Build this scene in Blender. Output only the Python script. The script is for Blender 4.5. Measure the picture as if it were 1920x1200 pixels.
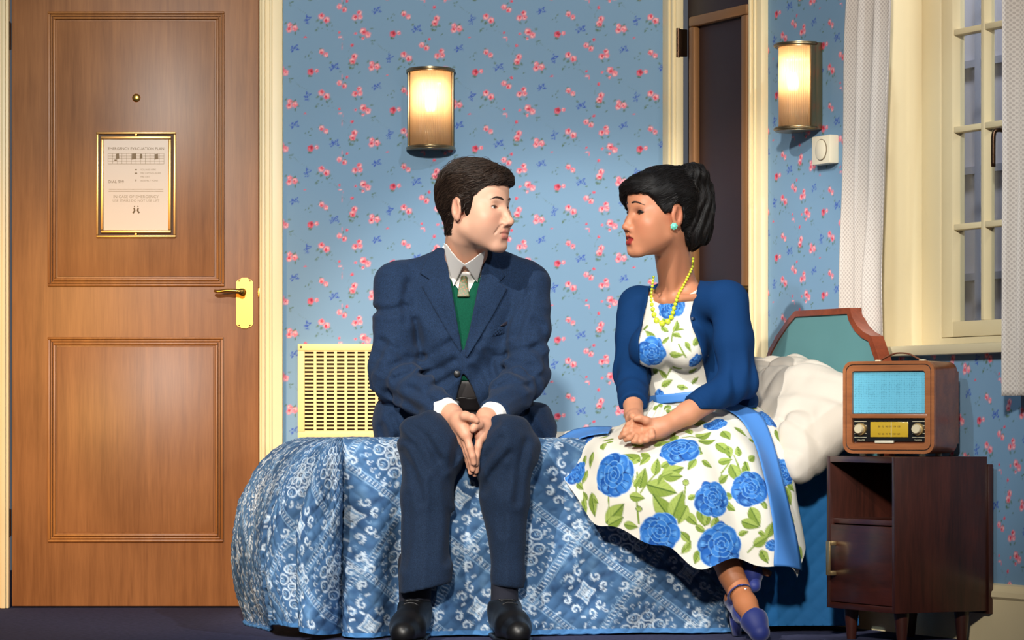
import bpy, bmesh, math, random
import numpy as np
from mathutils import Vector, Matrix
for _o in list(bpy.data.objects): bpy.data.objects.remove(_o)
SC = bpy.context.scene
COL = SC.collection
random.seed(4); RNG = np.random.default_rng(7)
PI = math.pi

# ---------------------------------------------------------------- camera
F = 5900.0; HY = 800.0; CAMZ = 0.57          # focal length in px (1920 wide), horizon row, lens height
cam = bpy.data.objects.new('camera', bpy.data.cameras.new('camera')); COL.objects.link(cam)
cam.data.sensor_width = 36.0; cam.data.lens = F / 1920 * 36.0
cam.location = (0, 0, CAMZ); cam.rotation_euler = (PI / 2, 0, 0)
cam.data.shift_y = (HY - 600) / 1920
cam.data.clip_end = 60
SC.camera = cam
def P(px, py, d):
    """photo pixel (1920x1200) at distance d in front of the lens -> room coordinates"""
    return np.array([(px - 960) * d / F, d, CAMZ - (py - HY) * d / F])
def M(px, d): return px * d / F

# ---------------------------------------------------------------- world, lights, exposure
w = bpy.data.worlds.new('world'); SC.world = w; w.use_nodes = True
w.node_tree.nodes['Background'].inputs[0].default_value = (0.80, 0.86, 1.0, 1)
w.node_tree.nodes['Background'].inputs[1].default_value = 0.10
vs = SC.view_settings
vs.view_transform = 'Standard'; vs.look = 'None'; vs.gamma = 1.0; vs.exposure = 0.0
vs.use_curve_mapping = False
def spot(name, loc, target, power, color, size_deg, radius=0.12, blend=0.4):
    l = bpy.data.lights.new(name, 'SPOT'); l.energy = power; l.color = color
    l.spot_size = math.radians(size_deg); l.spot_blend = blend; l.shadow_soft_size = radius
    o = bpy.data.objects.new(name, l); COL.objects.link(o); o.location = loc
    o.rotation_euler = (Vector(target) - Vector(loc)).to_track_quat('-Z', 'Y').to_euler()
    return o
# theatre lanterns: shuttered key from high left, cool one from high right, wide frontal wash, low amber on the door; plus an added blue fill
spot('stage_key_lantern', (-3.0, 2.6, 5.3), (-0.02, 8.85, 0.78), 2400, (1.0, 0.94, 0.86), 16.0, 0.06, 0.35)
spot('stage_right_lantern', (3.4, 2.6, 5.6), (0.1, 8.9, 0.8), 700, (0.80, 0.90, 1.0), 18, 0.08, 0.5)
spot('stage_front_wash', (-0.6, -1.2, 3.9), (-0.12, 9.6, 1.0), 3900, (1.0, 0.95, 0.87), 27, 0.25, 0.8)
spot('stage_amber_lantern', (-2.9, 4.6, 1.2), (-1.2, 9.9, 0.30), 700, (1.0, 0.50, 0.10), 26, 0.10, 0.8)
spot('stage_blue_fill', (-2.6, 3.0, 4.4), (1.12, 8.7, 0.85), 520, (0.62, 0.84, 1.0), 13, 0.08, 0.6)  # added cool fill to brighten the right wall

# ---------------------------------------------------------------- helpers: linking, tags, materials
def lin(r, g, b):
    f = lambda c: (c / 255) / 12.92 if c / 255 <= 0.04045 else ((c / 255 + 0.055) / 1.055) ** 2.4
    return (f(r), f(g), f(b))
def tag(o, label=None, cat=None, group=None, kind=None):
    if label: o['label'] = label
    if cat: o['category'] = cat
    if group: o['group'] = group
    if kind: o['kind'] = kind
    return o
def empty(name, loc=(0, 0, 0), rz=0.0, parent=None):
    o = bpy.data.objects.new(name, None); COL.objects.link(o)
    o.location = loc; o.rotation_euler = (0, 0, rz); o.empty_display_size = 0.05
    if parent: o.parent = parent
    return o
def link(name, me, m=None, parent=None, loc=None, rot=None, world=False):
    o = bpy.data.objects.new(name, me); COL.objects.link(o)
    if m is not None and me is not None and not me.materials: me.materials.append(m)
    if parent is not None:
        o.parent = parent
        if world:                                     # mesh given in room coordinates under an Empty that has its own transform
            o.matrix_parent_inverse = mat_of(parent).inverted()
    if loc is not None: o.location = loc
    if rot is not None: o.rotation_euler = rot
    return o
def mat_of(o):
    m = Matrix.Translation(o.location) @ o.rotation_euler.to_matrix().to_4x4()
    return (mat_of(o.parent) @ o.matrix_parent_inverse @ m) if o.parent else m

def mesh_np(name, V, faces, smooth=True, col=None, uv=None):
    V = np.asarray(V, dtype=np.float32); faces = np.asarray(faces, dtype=np.int32)
    me = bpy.data.meshes.new(name); nf, k = faces.shape
    me.vertices.add(len(V)); me.vertices.foreach_set('co', V.ravel())
    me.loops.add(nf * k); me.loops.foreach_set('vertex_index', faces.ravel())
    me.polygons.add(nf); me.polygons.foreach_set('loop_start', np.arange(0, nf * k, k, dtype=np.int32))
    me.polygons.foreach_set('use_smooth', np.full(nf, smooth, dtype=bool))
    if col is not None:
        a = me.color_attributes.new('Col', 'FLOAT_COLOR', 'POINT')
        c = np.ones((len(V), 4), dtype=np.float32); c[:, :3] = col; a.data.foreach_set('color', c.ravel())
    if uv is not None:
        l = me.uv_layers.new(name='UV'); l.data.foreach_set('uv', np.asarray(uv, dtype=np.float32)[faces.ravel()].ravel())
    me.update(); me.validate()
    return me
def grid_faces(n, m, wrap=False):
    i = np.arange(n - 1)[:, None]; j = np.arange(m if wrap else m - 1)[None, :]; j2 = (j + 1) % m
    a = i * m + j; b = i * m + j2; c = (i + 1) * m + j2; d = (i + 1) * m + j
    return np.stack([a, b, c, d], -1).reshape(-1, 4)
def solid_grid(Pt, N, thick, off=0.0):
    """give a grid sheet (n,m,3) a thickness along its normals N -> verts, faces (closed)"""
    n, m, _ = Pt.shape
    A = (Pt + N * off).reshape(-1, 3); B = (Pt + N * (off - thick)).reshape(-1, 3)
    f = grid_faces(n, m); k = n * m
    fb = f[:, ::-1] + k
    r = []
    idx = np.arange(k).reshape(n, m)
    loop = np.concatenate([idx[0, :], idx[1:, -1], idx[-1, -2::-1], idx[-2:0:-1, 0]])
    l2 = np.roll(loop, -1)
    r = np.stack([l2, loop, loop + k, l2 + k], -1)
    return np.concatenate([A, B]), np.concatenate([f, fb, r])
def grid_normals(Pt):
    du = np.gradient(Pt, axis=0); dv = np.gradient(Pt, axis=1)
    n = np.cross(du, dv); return n / (np.linalg.norm(n, axis=-1, keepdims=True) + 1e-12)

class MB:
    """collects simple solids into ONE mesh"""
    def __init__(s): s.bm = bmesh.new()
    def box(s, c, size, rz=0.0, bev=0.0, seg=2, M4=None):
        r = bmesh.ops.create_cube(s.bm, size=1.0); vs_ = r['verts']
        bmesh.ops.scale(s.bm, vec=size, verts=vs_)
        if bev > 0:
            es = list({e for v in vs_ for e in v.link_edges})
            g = bmesh.ops.bevel(s.bm, geom=es, offset=bev, segments=seg, affect='EDGES', profile=0.5)
            vs_ = list({v for f in g['faces'] for v in f.verts} | {v for v in vs_ if v.is_valid})
        T = Matrix.Translation(c) @ Matrix.Rotation(rz, 4, 'Z')
        if M4 is not None: T = M4 @ T
        bmesh.ops.transform(s.bm, matrix=T, verts=vs_); return s
    def prism(s, pts, y0, y1, M4=None):
        """outline pts in (x,z), extruded from y0 to y1"""
        a = [s.bm.verts.new((p[0], y0, p[1])) for p in pts]; b = [s.bm.verts.new((p[0], y1, p[1])) for p in pts]
        n = len(pts)
        s.bm.faces.new(a); s.bm.faces.new(b[::-1])
        for i in range(n): s.bm.faces.new((a[(i + 1) % n], a[i], b[i], b[(i + 1) % n]))
        if M4 is not None: bmesh.ops.transform(s.bm, matrix=M4, verts=a + b)
        return s
    def lathe(s, prof, seg=24, M4=None, cap=True):
        """profile [(r,z)...] spun about Z"""
        rings = []; new = []
        for r, z in prof:
            if r < 1e-6: v = s.bm.verts.new((0, 0, z)); rings.append([v]); new.append(v)
            else:
                q = [s.bm.verts.new((r * math.cos(2 * PI * i / seg), r * math.sin(2 * PI * i / seg), z)) for i in range(seg)]
                rings.append(q); new += q
        for a, b in zip(rings, rings[1:]):
            for i in range(seg):
                j = (i + 1) % seg
                if len(a) == 1 and len(b) == 1: continue
                if len(a) == 1: s.bm.faces.new((a[0], b[j], b[i]))
                elif len(b) == 1: s.bm.faces.new((a[i], a[j], b[0]))
                else: s.bm.faces.new((a[i], a[j], b[j], b[i]))
        if cap:
            if len(rings[0]) > 1: s.bm.faces.new(rings[0])
            if len(rings[-1]) > 1: s.bm.faces.new(rings[-1][::-1])
        if M4 is not None: bmesh.ops.transform(s.bm, matrix=M4, verts=new)
        return s
    def tube(s, pts, r, seg=8, M4=None, flat=1.0):
        V, Fq = tube_np(pts, r, seg, flat)
        new = [s.bm.verts.new(tuple(v)) for v in V]
        for f in Fq: s.bm.faces.new([new[i] for i in f])
        n = len(V) // seg
        s.bm.faces.new([new[i] for i in range(seg)][::-1]); s.bm.faces.new([new[(n - 1) * seg + i] for i in range(seg)])
        if M4 is not None: bmesh.ops.transform(s.bm, matrix=M4, verts=new)
        return s
    def mesh(s, name, smooth=None):
        bmesh.ops.recalc_face_normals(s.bm, faces=s.bm.faces[:])
        me = bpy.data.meshes.new(name); s.bm.to_mesh(me); s.bm.free()
        if smooth:
            for p in me.polygons: p.use_smooth = True
            if smooth != 'all':
                try: me.set_sharp_from_angle(angle=math.radians(smooth if smooth is not True else 40))
                except Exception: pass
        return me
    def build(s, name, m, parent=None, smooth=40, **k):
        return link(name, s.mesh(name, smooth), m, parent, **k)

def resample(pts, n):
    """Catmull-Rom through pts, n samples"""
    p = np.asarray(pts, float)
    if p.ndim == 1: p = p[:, None]
    k = len(p); t = np.linspace(0, k - 1, n); i = np.clip(t.astype(int), 0, k - 2); u = (t - i)[:, None]
    g = lambda q: p[np.clip(q, 0, k - 1)]
    p0, p1, p2, p3 = g(i - 1), g(i), g(i + 1), g(i + 2)
    p0 = np.where((i == 0)[:, None], 2 * p1 - p2, p0); p3 = np.where((i + 2 > k - 1)[:, None], 2 * p2 - p1, p3)
    return 0.5 * (2 * p1 + (p2 - p0) * u + (2 * p0 - 5 * p1 + 4 * p2 - p3) * u ** 2 + (3 * p1 - p0 - 3 * p2 + p3) * u ** 3)
def tube_np(pts, r, seg=8, flat=1.0):
    p = np.asarray(pts, float); n = len(p); r = np.broadcast_to(np.asarray(r, float), (n,))
    T = np.gradient(p, axis=0); T /= np.linalg.norm(T, axis=1, keepdims=True) + 1e-12
    a = np.array([0, 0, 1.0]) if abs(T[0][2]) < 0.9 else np.array([1.0, 0, 0])
    V = []
    for i in range(n):
        b = np.cross(T[i], a); b /= np.linalg.norm(b) + 1e-12; a = np.cross(b, T[i])
        for q in range(seg):
            th = 2 * PI * q / seg
            V.append(p[i] + r[i] * (math.cos(th) * b + flat * math.sin(th) * a))
    return np.array(V), grid_faces(n, seg, True)
def rbox_outline(w_, h_, r, k=5):
    o = []
    for cx, cz, a0 in ((w_/2-r, h_/2-r, 0), (-w_/2+r, h_/2-r, PI/2), (-w_/2+r, -h_/2+r, PI), (w_/2-r, -h_/2+r, 1.5*PI)):
        for i in range(k + 1): a = a0 + PI/2*i/k; o.append((cx + r*math.cos(a), cz + r*math.sin(a)))
    return o

# ---- materials -------------------------------------------------------------
def nodes(m): return m.node_tree.nodes, m.node_tree.links
def mat(name, color=(0.5, 0.5, 0.5), rough=0.6, metal=0.0, spec=0.5, attr=False, var=0.0, vscale=8.0, bump=0.0, bscale=300.0,
        sheen=0.0, sss=0.0, coat=0.0, aniso=None):
    m = bpy.data.materials.new(name); m.use_nodes = True; N, L = nodes(m); b = N['Principled BSDF']
    b.inputs['Base Color'].default_value = (*color, 1); b.inputs['Roughness'].default_value = rough
    b.inputs['Metallic'].default_value = metal; b.inputs['Specular IOR Level'].default_value = spec
    if sheen: b.inputs['Sheen Weight'].default_value = sheen; b.inputs['Sheen Roughness'].default_value = 0.5
    if coat: b.inputs['Coat Weight'].default_value = coat; b.inputs['Coat Roughness'].default_value = 0.15
    if sss:
        b.inputs['Subsurface Weight'].default_value = sss; b.inputs['Subsurface Radius'].default_value = (0.012, 0.005, 0.003)
        b.inputs['Subsurface Scale'].default_value = 0.5
    src = None
    tc = N.new('ShaderNodeTexCoord')
    if attr:
        a = N.new('ShaderNodeVertexColor'); a.layer_name = 'Col'; src = a.outputs['Color']; L.new(src, b.inputs['Base Color'])
    if var:
        n = N.new('ShaderNodeTexNoise'); n.inputs['Scale'].default_value = vscale; n.inputs['Detail'].default_value = 5
        L.new(tc.outputs['Object'], n.inputs['Vector'])
        r = N.new('ShaderNodeMapRange'); r.inputs['From Min'].default_value = 0.3; r.inputs['From Max'].default_value = 0.7
        r.inputs['To Min'].default_value = 1 - var; r.inputs['To Max'].default_value = 1 + var
        L.new(n.outputs['Fac'], r.inputs['Value'])
        h = N.new('ShaderNodeHueSaturation')
        if src is not None: L.new(src, h.inputs['Color'])
        else: h.inputs['Color'].default_value = (*color, 1)
        L.new(r.outputs[0], h.inputs['Value']); L.new(h.outputs['Color'], b.inputs['Base Color'])
    if bump:
        n = N.new('ShaderNodeTexNoise'); n.inputs['Scale'].default_value = bscale; n.inputs['Detail'].default_value = 3
        if aniso:
            mp = N.new('ShaderNodeMapping'); mp.inputs['Scale'].default_value = aniso
            L.new(tc.outputs['Object'], mp.inputs['Vector']); L.new(mp.outputs[0], n.inputs['Vector'])
        else: L.new(tc.outputs['Object'], n.inputs['Vector'])
        bp = N.new('ShaderNodeBump'); bp.inputs['Strength'].default_value = bump; bp.inputs['Distance'].default_value = 0.002
        L.new(n.outputs['Fac'], bp.inputs['Height']); L.new(bp.outputs[0], b.inputs['Normal'])
    return m
def wood(name, c0, c1, rough=0.35, scale=(38, 38, 2.2), coat=0.0, contrast=1.0):
    """grain runs along local Z"""
    m = bpy.data.materials.new(name); m.use_nodes = True; N, L = nodes(m); b = N['Principled BSDF']
    b.inputs['Roughness'].default_value = rough; b.inputs['Coat Weight'].default_value = coat; b.inputs['Coat Roughness'].default_value = 0.2
    tc = N.new('ShaderNodeTexCoord'); mp = N.new('ShaderNodeMapping'); mp.inputs['Scale'].default_value = scale
    L.new(tc.outputs['Object'], mp.inputs['Vector'])
    n1 = N.new('ShaderNodeTexNoise'); n1.inputs['Scale'].default_value = 1.0; n1.inputs['Detail'].default_value = 6; n1.inputs['Distortion'].default_value = 0.6
    L.new(mp.outputs[0], n1.inputs['Vector'])
    n2 = N.new('ShaderNodeTexNoise'); n2.inputs['Scale'].default_value = 3.0; n2.inputs['Detail'].default_value = 3
    L.new(tc.outputs['Object'], n2.inputs['Vector'])
    n3 = N.new('ShaderNodeTexNoise'); n3.inputs['Scale'].default_value = 7.0; n3.inputs['Detail'].default_value = 4
    L.new(mp.outputs[0], n3.inputs['Vector'])
    a1 = N.new('ShaderNodeMath'); a1.operation = 'MULTIPLY_ADD'; a1.inputs[1].default_value = 0.6 * contrast
    L.new(n1.outputs['Fac'], a1.inputs[0])
    a2 = N.new('ShaderNodeMath'); a2.operation = 'MULTIPLY_ADD'; a2.inputs[1].default_value = 0.5; a2.inputs[2].default_value = -0.02
    L.new(n2.outputs['Fac'], a2.inputs[0]); L.new(a2.outputs[0], a1.inputs[2])
    a3 = N.new('ShaderNodeMath'); a3.operation = 'MULTIPLY_ADD'; a3.inputs[1].default_value = 0.35 * contrast
    L.new(n3.outputs['Fac'], a3.inputs[0]); L.new(a1.outputs[0], a3.inputs[2])
    r = N.new('ShaderNodeValToRGB'); r.color_ramp.elements[0].position = 0.45; r.color_ramp.elements[1].position = 0.95
    r.color_ramp.elements[0].color = (*c0, 1); r.color_ramp.elements[1].color = (*c1, 1)
    L.new(a3.outputs[0], r.inputs['Fac']); L.new(r.outputs['Color'], b.inputs['Base Color'])
    return m
def emit(name, color, strength):
    m = bpy.data.materials.new(name); m.use_nodes = True; b = m.node_tree.nodes['Principled BSDF']
    b.inputs['Emission Color'].default_value = (*color, 1); b.inputs['Emission Strength'].default_value = strength
    b.inputs['Base Color'].default_value = (*color, 1); return m

# ---- print painter: colours laid on arrays of cloth / paper coordinates ---------
class Paint:
    def __init__(s, X, Y, base):
        s.X = X; s.Y = Y; s.C = np.empty(X.shape + (3,), np.float32); s.C[...] = base
    def blend(s, sel, a, color):
        a = np.clip(a, 0, 1)[..., None]; s.C[sel] = s.C[sel] * (1 - a) + np.asarray(color, np.float32) * a
    def near(s, cx, cy, r): return np.nonzero((np.abs(s.X - cx) < r) & (np.abs(s.Y - cy) < r))
    def ell(s, cx, cy, rx, ry, rot, color, soft=0.15, alpha=1.0, scal=0, amp=0.0):
        sel = s.near(cx, cy, max(rx, ry) * 1.4)
        if len(sel[0]) == 0: return
        x = s.X[sel] - cx; y = s.Y[sel] - cy; c, q = math.cos(rot), math.sin(rot)
        u = (x * c + y * q) / rx; v = (-x * q + y * c) / ry; r = np.hypot(u, v)
        if scal: r = r / (1 + amp * np.cos(scal * np.arctan2(v, u)))
        s.blend(sel, (1 - r) / soft * alpha, color)
    def ring(s, cx, cy, rx, ry, rot, wd, color, alpha=1.0, a0=None, a1=None, scal=0, amp=0.0):
        sel = s.near(cx, cy, max(rx, ry) * 1.5 + wd)
        if len(sel[0]) == 0: return
        x = s.X[sel] - cx; y = s.Y[sel] - cy; c, q = math.cos(rot), math.sin(rot)
        u = (x * c + y * q); v = (-x * q + y * c); th = np.arctan2(v / ry, u / rx)
        k = 1 + (amp * np.cos(scal * th) if scal else 0)
        d = np.abs(np.hypot(u / rx, v / ry) - k) * min(rx, ry)
        m = np.clip(1.3 - d / wd, 0, 1)
        if a0 is not None: m = m * ((np.mod(th - a0, 2 * PI)) < (a1 - a0))
        s.blend(sel, m * alpha, color)
    def stroke(s, pts, wd, color, alpha=1.0, taper=False):
        pts = np.asarray(pts, float); cx, cy = pts.mean(0); r = np.abs(pts - [cx, cy]).max() + 2 * wd
        sel = s.near(cx, cy, r)
        if len(sel[0]) == 0: return
        x = s.X[sel]; y = s.Y[sel]; best = np.full(x.shape, 1e9, np.float32)
        for i, (a, b) in enumerate(zip(pts[:-1], pts[1:])):
            d = b - a; L2 = (d ** 2).sum() + 1e-12
            t = np.clip(((x - a[0]) * d[0] + (y - a[1]) * d[1]) / L2, 0, 1)
            q = np.hypot(x - a[0] - t * d[0], y - a[1] - t * d[1])
            if taper: q = q / (1.02 - (i + t) / (len(pts) - 1))
            best = np.minimum(best, q)
        s.blend(sel, (1.35 - best / wd) * 1.5 * alpha, color)
    def leaf(s, cx, cy, ln, wd, rot, c1, c2, cv):
        """almond leaf from (cx,cy) growing along rot"""
        sel = s.near(cx + math.cos(rot) * ln / 2, cy + math.sin(rot) * ln / 2, ln * 0.75)
        if len(sel[0]) == 0: return
        x = s.X[sel] - cx; y = s.Y[sel] - cy; c, q = math.cos(rot), math.sin(rot)
        u = (x * c + y * q) / ln; v = (-x * q + y * c) / wd
        uu = np.clip(u, 0, 1); half = np.clip(np.sin(PI * uu ** 0.8), 0, 1) ** 0.9 * (1 - 0.25 * uu)
        m = np.clip((half - np.abs(v)) / 0.14, 0, 1) * ((u > 0) & (u < 1))
        col = np.where((v > 0)[..., None], np.asarray(c1, np.float32), np.asarray(c2, np.float32))
        vein = np.clip(1 - np.abs(np.mod(u * 6 - np.abs(v) * 2.2, 1) - 0.5) / 0.12, 0, 1) * 0.35
        mid = np.clip(1.2 - np.abs(v) / 0.09, 0, 1); edge = np.clip(1 - (half - np.abs(v)) / 0.2, 0, 1) * 0.6
        k = np.clip(np.maximum(vein, np.maximum(mid, edge)), 0, 1)[..., None]
        col = col * (1 - k) + np.asarray(cv, np.float32) * k
        a = m[..., None]; s.C[sel] = s.C[sel] * (1 - a) + col * a
def bilinear(img, u, v):
    """sample a periodic print img (h,w,3) at fractional coordinates"""
    h, w_, _ = img.shape; x = np.mod(u, 1) * w_; y = np.mod(v, 1) * h
    i = x.astype(int) % w_; j = y.astype(int) % h; fx = (x - np.floor(x))[..., None]; fy = (y - np.floor(y))[..., None]
    i2 = (i + 1) % w_; j2 = (j + 1) % h
    return (img[j, i] * (1 - fx) + img[j, i2] * fx) * (1 - fy) + (img[j2, i] * (1 - fx) + img[j2, i2] * fx) * fy
_VN = {}
def vnoise(p, seed=0):
    """smooth value noise on (...,3) or (...,2) arrays"""
    p = np.asarray(p, np.float32); 
    if p.shape[-1] == 2: p = np.concatenate([p, np.zeros_like(p[..., :1])], -1)
    if seed not in _VN: _VN[seed] = np.random.default_rng(seed).random(32768).astype(np.float32)
    T = _VN[seed]
    fl = np.floor(p); f = p - fl; f = f * f * (3 - 2 * f); i = fl.astype(np.int32) & 31; k = (i + 1) & 31
    x0, y0, z0 = i[..., 0] << 10, i[..., 1] << 5, i[..., 2]; x1, y1, z1 = k[..., 0] << 10, k[..., 1] << 5, k[..., 2]
    fx, fy, fz = f[..., 0], f[..., 1], f[..., 2]
    mx = lambda a, b, t: a + (b - a) * t
    a = mx(T[x0 | y0 | z0], T[x1 | y0 | z0], fx); b = mx(T[x0 | y1 | z0], T[x1 | y1 | z0], fx)
    c = mx(T[x0 | y0 | z1], T[x1 | y0 | z1], fx); d = mx(T[x0 | y1 | z1], T[x1 | y1 | z1], fx)
    return mx(mx(a, b, fy), mx(c, d, fy), fz) * 2 - 1

# ---- implicit surfaces (smooth unions) and a sparse surface-nets mesher ------------
def A3(*v): return np.array(v, np.float32)
def smin(a, b, k):
    if k <= 0: return np.minimum(a, b)
    h = np.clip(0.5 + 0.5 * (b - a) / k, 0, 1); return b * (1 - h) + a * h - k * h * (1 - h)
def smax(a, b, k): return -smin(-a, -b, k)
def nrm3(q): return np.sqrt(np.einsum('...i,...i->...', q, q))
def sph(p, c, r): return nrm3(p - A3(*c)) - r
def ell(p, c, r, R=None):
    q = p - A3(*c)
    if R is not None: q = q @ np.asarray(R, np.float32)          # columns of R are the ellipsoid's axes
    r = A3(*r); k0 = nrm3(q / r); k1 = nrm3(q / (r * r))
    return k0 * (k0 - 1) / (k1 + 1e-9)
def cone(p, a, b, ra, rb):
    """tapered capsule"""
    a = A3(*a); b = A3(*b); d = b - a; t = np.clip(((p - a) @ d) / (d @ d + 1e-12), 0, 1)
    return nrm3(p - a - t[..., None] * d) - (ra + (rb - ra) * t)
def chain(p, pts, rad, k=0.01):
    r = None
    for i in range(len(pts) - 1):
        c = cone(p, pts[i], pts[i + 1], rad[i], rad[i + 1]); r = c if r is None else smin(r, c, k)
    return r
def rotm(ax, ang):
    c, s_ = math.cos(ang), math.sin(ang)
    if ax == 'x': return np.array([[1, 0, 0], [0, c, -s_], [0, s_, c]])
    if ax == 'y': return np.array([[c, 0, s_], [0, 1, 0], [-s_, 0, c]])
    return np.array([[c, -s_, 0], [s_, c, 0], [0, 0, 1]])
def frame_to(d, up=(0, 0, 1)):
    """axes with z along d"""
    z = np.asarray(d, float); z = z / np.linalg.norm(z); x = np.cross(up, z); x /= np.linalg.norm(x); y = np.cross(z, x)
    return np.stack([x, y, z], 1)
def sdf_mesh(fn, lo, hi, h, B=8):
    """sparse surface nets: returns verts, quads"""
    lo = np.asarray(lo, float); hi = np.asarray(hi, float); bs = h * B
    nb = np.ceil((hi - lo) / bs).astype(int)
    g = np.stack(np.meshgrid(*[np.arange(n) for n in nb], indexing='ij'), -1).reshape(-1, 3)
    cen = (lo + (g + 0.5) * bs).astype(np.float32)
    v = fn(cen); act = g[np.abs(v) < bs * 1.15]
    loc = np.stack(np.meshgrid(*[np.arange(B + 1)] * 3, indexing='ij'), -1).reshape(-1, 3)
    S = B + 1; N = int(nb.max()) * B + 8
    key = lambda q: (q[..., 0] * N + q[..., 1]) * N + q[..., 2]
    VK = []; VP = []; Q = []
    for s0 in range(0, len(act), 600):
        a = act[s0:s0 + 600]; idx = a[:, None, :] * B + loc[None]
        val = fn((lo + idx.reshape(-1, 3) * h).astype(np.float32)).reshape(len(a), S, S, S)
        ins = val < 0
        c = [ins[:, i:i + B, j:j + B, k:k + B] for i in (0, 1) for j in (0, 1) for k in (0, 1)]
        tot = sum(x.astype(np.int8) for x in c); m = (tot > 0) & (tot < 8)
        bi, ci, cj, ck = np.nonzero(m)
        if len(bi):
            V8 = np.stack([val[bi, ci + i, cj + j, ck + k] for i in (0, 1) for j in (0, 1) for k in (0, 1)], 1)
            off = np.array([(i, j, k) for i in (0, 1) for j in (0, 1) for k in (0, 1)], float)
            acc = np.zeros((len(bi), 3)); n = np.zeros(len(bi))
            for p_ in range(8):
                for q_ in range(p_ + 1, 8):
                    if np.abs(off[p_] - off[q_]).sum() != 1: continue
                    x = (V8[:, p_] < 0) != (V8[:, q_] < 0); dd = V8[:, p_] - V8[:, q_]
                    t = np.where(x, V8[:, p_] / np.where(np.abs(dd) < 1e-12, 1, dd), 0)
                    acc += np.where(x[:, None], off[p_] + t[:, None] * (off[q_] - off[p_]), 0); n += x
            cell = a[bi] * B + np.stack([ci, cj, ck], 1)
            VK.append(key(cell)); VP.append(lo + (cell + acc / n[:, None]) * h)
        for ax in range(3):
            sl = [slice(0, B)] * 3; s2 = list(sl); s2[ax] = slice(1, B + 1)
            i0 = ins[(slice(None), *sl)]; i1 = ins[(slice(None), *s2)]
            bi, ci, cj, ck = np.nonzero(i0 != i1)
            if not len(bi): continue
            e = a[bi] * B + np.stack([ci, cj, ck], 1); u = (ax + 1) % 3; w_ = (ax + 2) % 3
            du = np.zeros(3, int); du[u] = 1; dw = np.zeros(3, int); dw[w_] = 1
            q = np.stack([key(e - du - dw), key(e - dw), key(e), key(e - du)], 1)
            fl = i1[bi, ci, cj, ck]; q[fl] = q[fl][:, ::-1]; Q.append(q)
    VK = np.concatenate(VK); VP = np.concatenate(VP); Q = np.concatenate(Q)
    VK, ui = np.unique(VK, return_index=True); VP = VP[ui]
    ix = np.searchsorted(VK, Q); ix = np.clip(ix, 0, len(VK) - 1); ok = (VK[ix] == Q).all(1)
    return VP.astype(np.float32), ix[ok].astype(np.int32)
def thin_out(V, Q, hidden, cell):
    """merge the vertices of hidden stretches into a coarse lattice; the surface stays connected -> verts, triangles"""
    k = np.floor(V / cell).astype(np.int64); key = (k[:, 0] * 100003 + k[:, 1]) * 100003 + k[:, 2]; key = np.where(hidden, key, -1 - np.arange(len(V)))
    _, inv = np.unique(key, return_inverse=True); n = inv.max() + 1; c = np.bincount(inv, minlength=n)[:, None]
    W = np.stack([np.bincount(inv, weights=V[:, j], minlength=n) for j in range(3)], 1) / c
    T = np.concatenate([Q[:, [0, 1, 2]], Q[:, [0, 2, 3]]]); T = inv[T]; ok = (T[:, 0] != T[:, 1]) & (T[:, 1] != T[:, 2]) & (T[:, 0] != T[:, 2]); T = T[ok]
    _, u = np.unique(np.sort(T, 1), axis=0, return_index=True); return W.astype(np.float32), T[u].astype(np.int32)
def smooth_verts(V, Q, it=2, lam=0.5):
    V = V.copy(); e = np.concatenate([Q[:, [0, 1]], Q[:, [1, 2]], Q[:, [2, 3]], Q[:, [3, 0]]])
    e = np.concatenate([e, e[:, ::-1]]); cnt = np.bincount(e[:, 0], minlength=len(V))[:, None] + 1e-9
    for _ in range(it):
        s_ = np.stack([np.bincount(e[:, 0], weights=V[e[:, 1], k], minlength=len(V)) for k in range(3)], 1)
        V = V + lam * (s_ / cnt - V)
    return V.astype(np.float32)
# ================================================================= the setting
DW = 9.9                                              # back wall
X0 = 0.4916                                           # corner between back wall and right wall
UR = np.array([1, -2]) / math.sqrt(5)
RZR = math.atan2(UR[1], UR[0])
MRW = Matrix.Translation((X0, DW, 0)) @ Matrix.Rotation(RZR, 4, 'Z')   # right wall: x along wall, y behind wall, z up
MBW = Matrix.Translation((0, DW, 0))
def s_of(px, y=0.0):
    """place along the right wall seen at column px, y metres behind (-: in front of) the paper"""
    r = (px - 960) / F; a, c = UR[0], -UR[1]
    return (r * (DW + a * y) - X0 - c * y) / (a + c * r)
def z_of(px, py, y=0.0):
    d = DW + UR[1] * s_of(px, y) + UR[0] * y; return CAMZ - (py - HY) * d / F
def xb(px): return (px - 960) * DW / F
def zb(py): return CAMZ - (py - HY) * DW / F

CREAM = mat('cream_gloss_paint', lin(236, 217, 172), 0.42, var=0.03, vscale=5)
CREAM_W = mat('window_cream_paint', lin(216, 200, 162), 0.5, var=0.02, vscale=4)
BRASS = mat('polished_brass', lin(225, 180, 95), 0.28, 1.0)
BRASS_DULL = mat('antique_brass', lin(150, 128, 84), 0.38, 1.0)
BLACK = mat('black', (0.006, 0.006, 0.007), 0.4)
DARKBRONZE = mat('dark_bronze', lin(70, 52, 38), 0.35, 0.9)
OAK = wood('veneer_door_wood', lin(114, 70, 36), lin(162, 109, 64), 0.42, (30, 30, 1.6))
OAK_MOULD = wood('door_moulding_wood', lin(118, 68, 26), lin(172, 112, 52), 0.4, (30, 30, 3))
PLUM = mat('plum_paint', lin(42, 25, 27), 0.5, var=0.06, vscale=6)
GOLDTRIM = mat('gold_moulding', lin(150, 106, 66), 0.4, 0.35)

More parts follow.
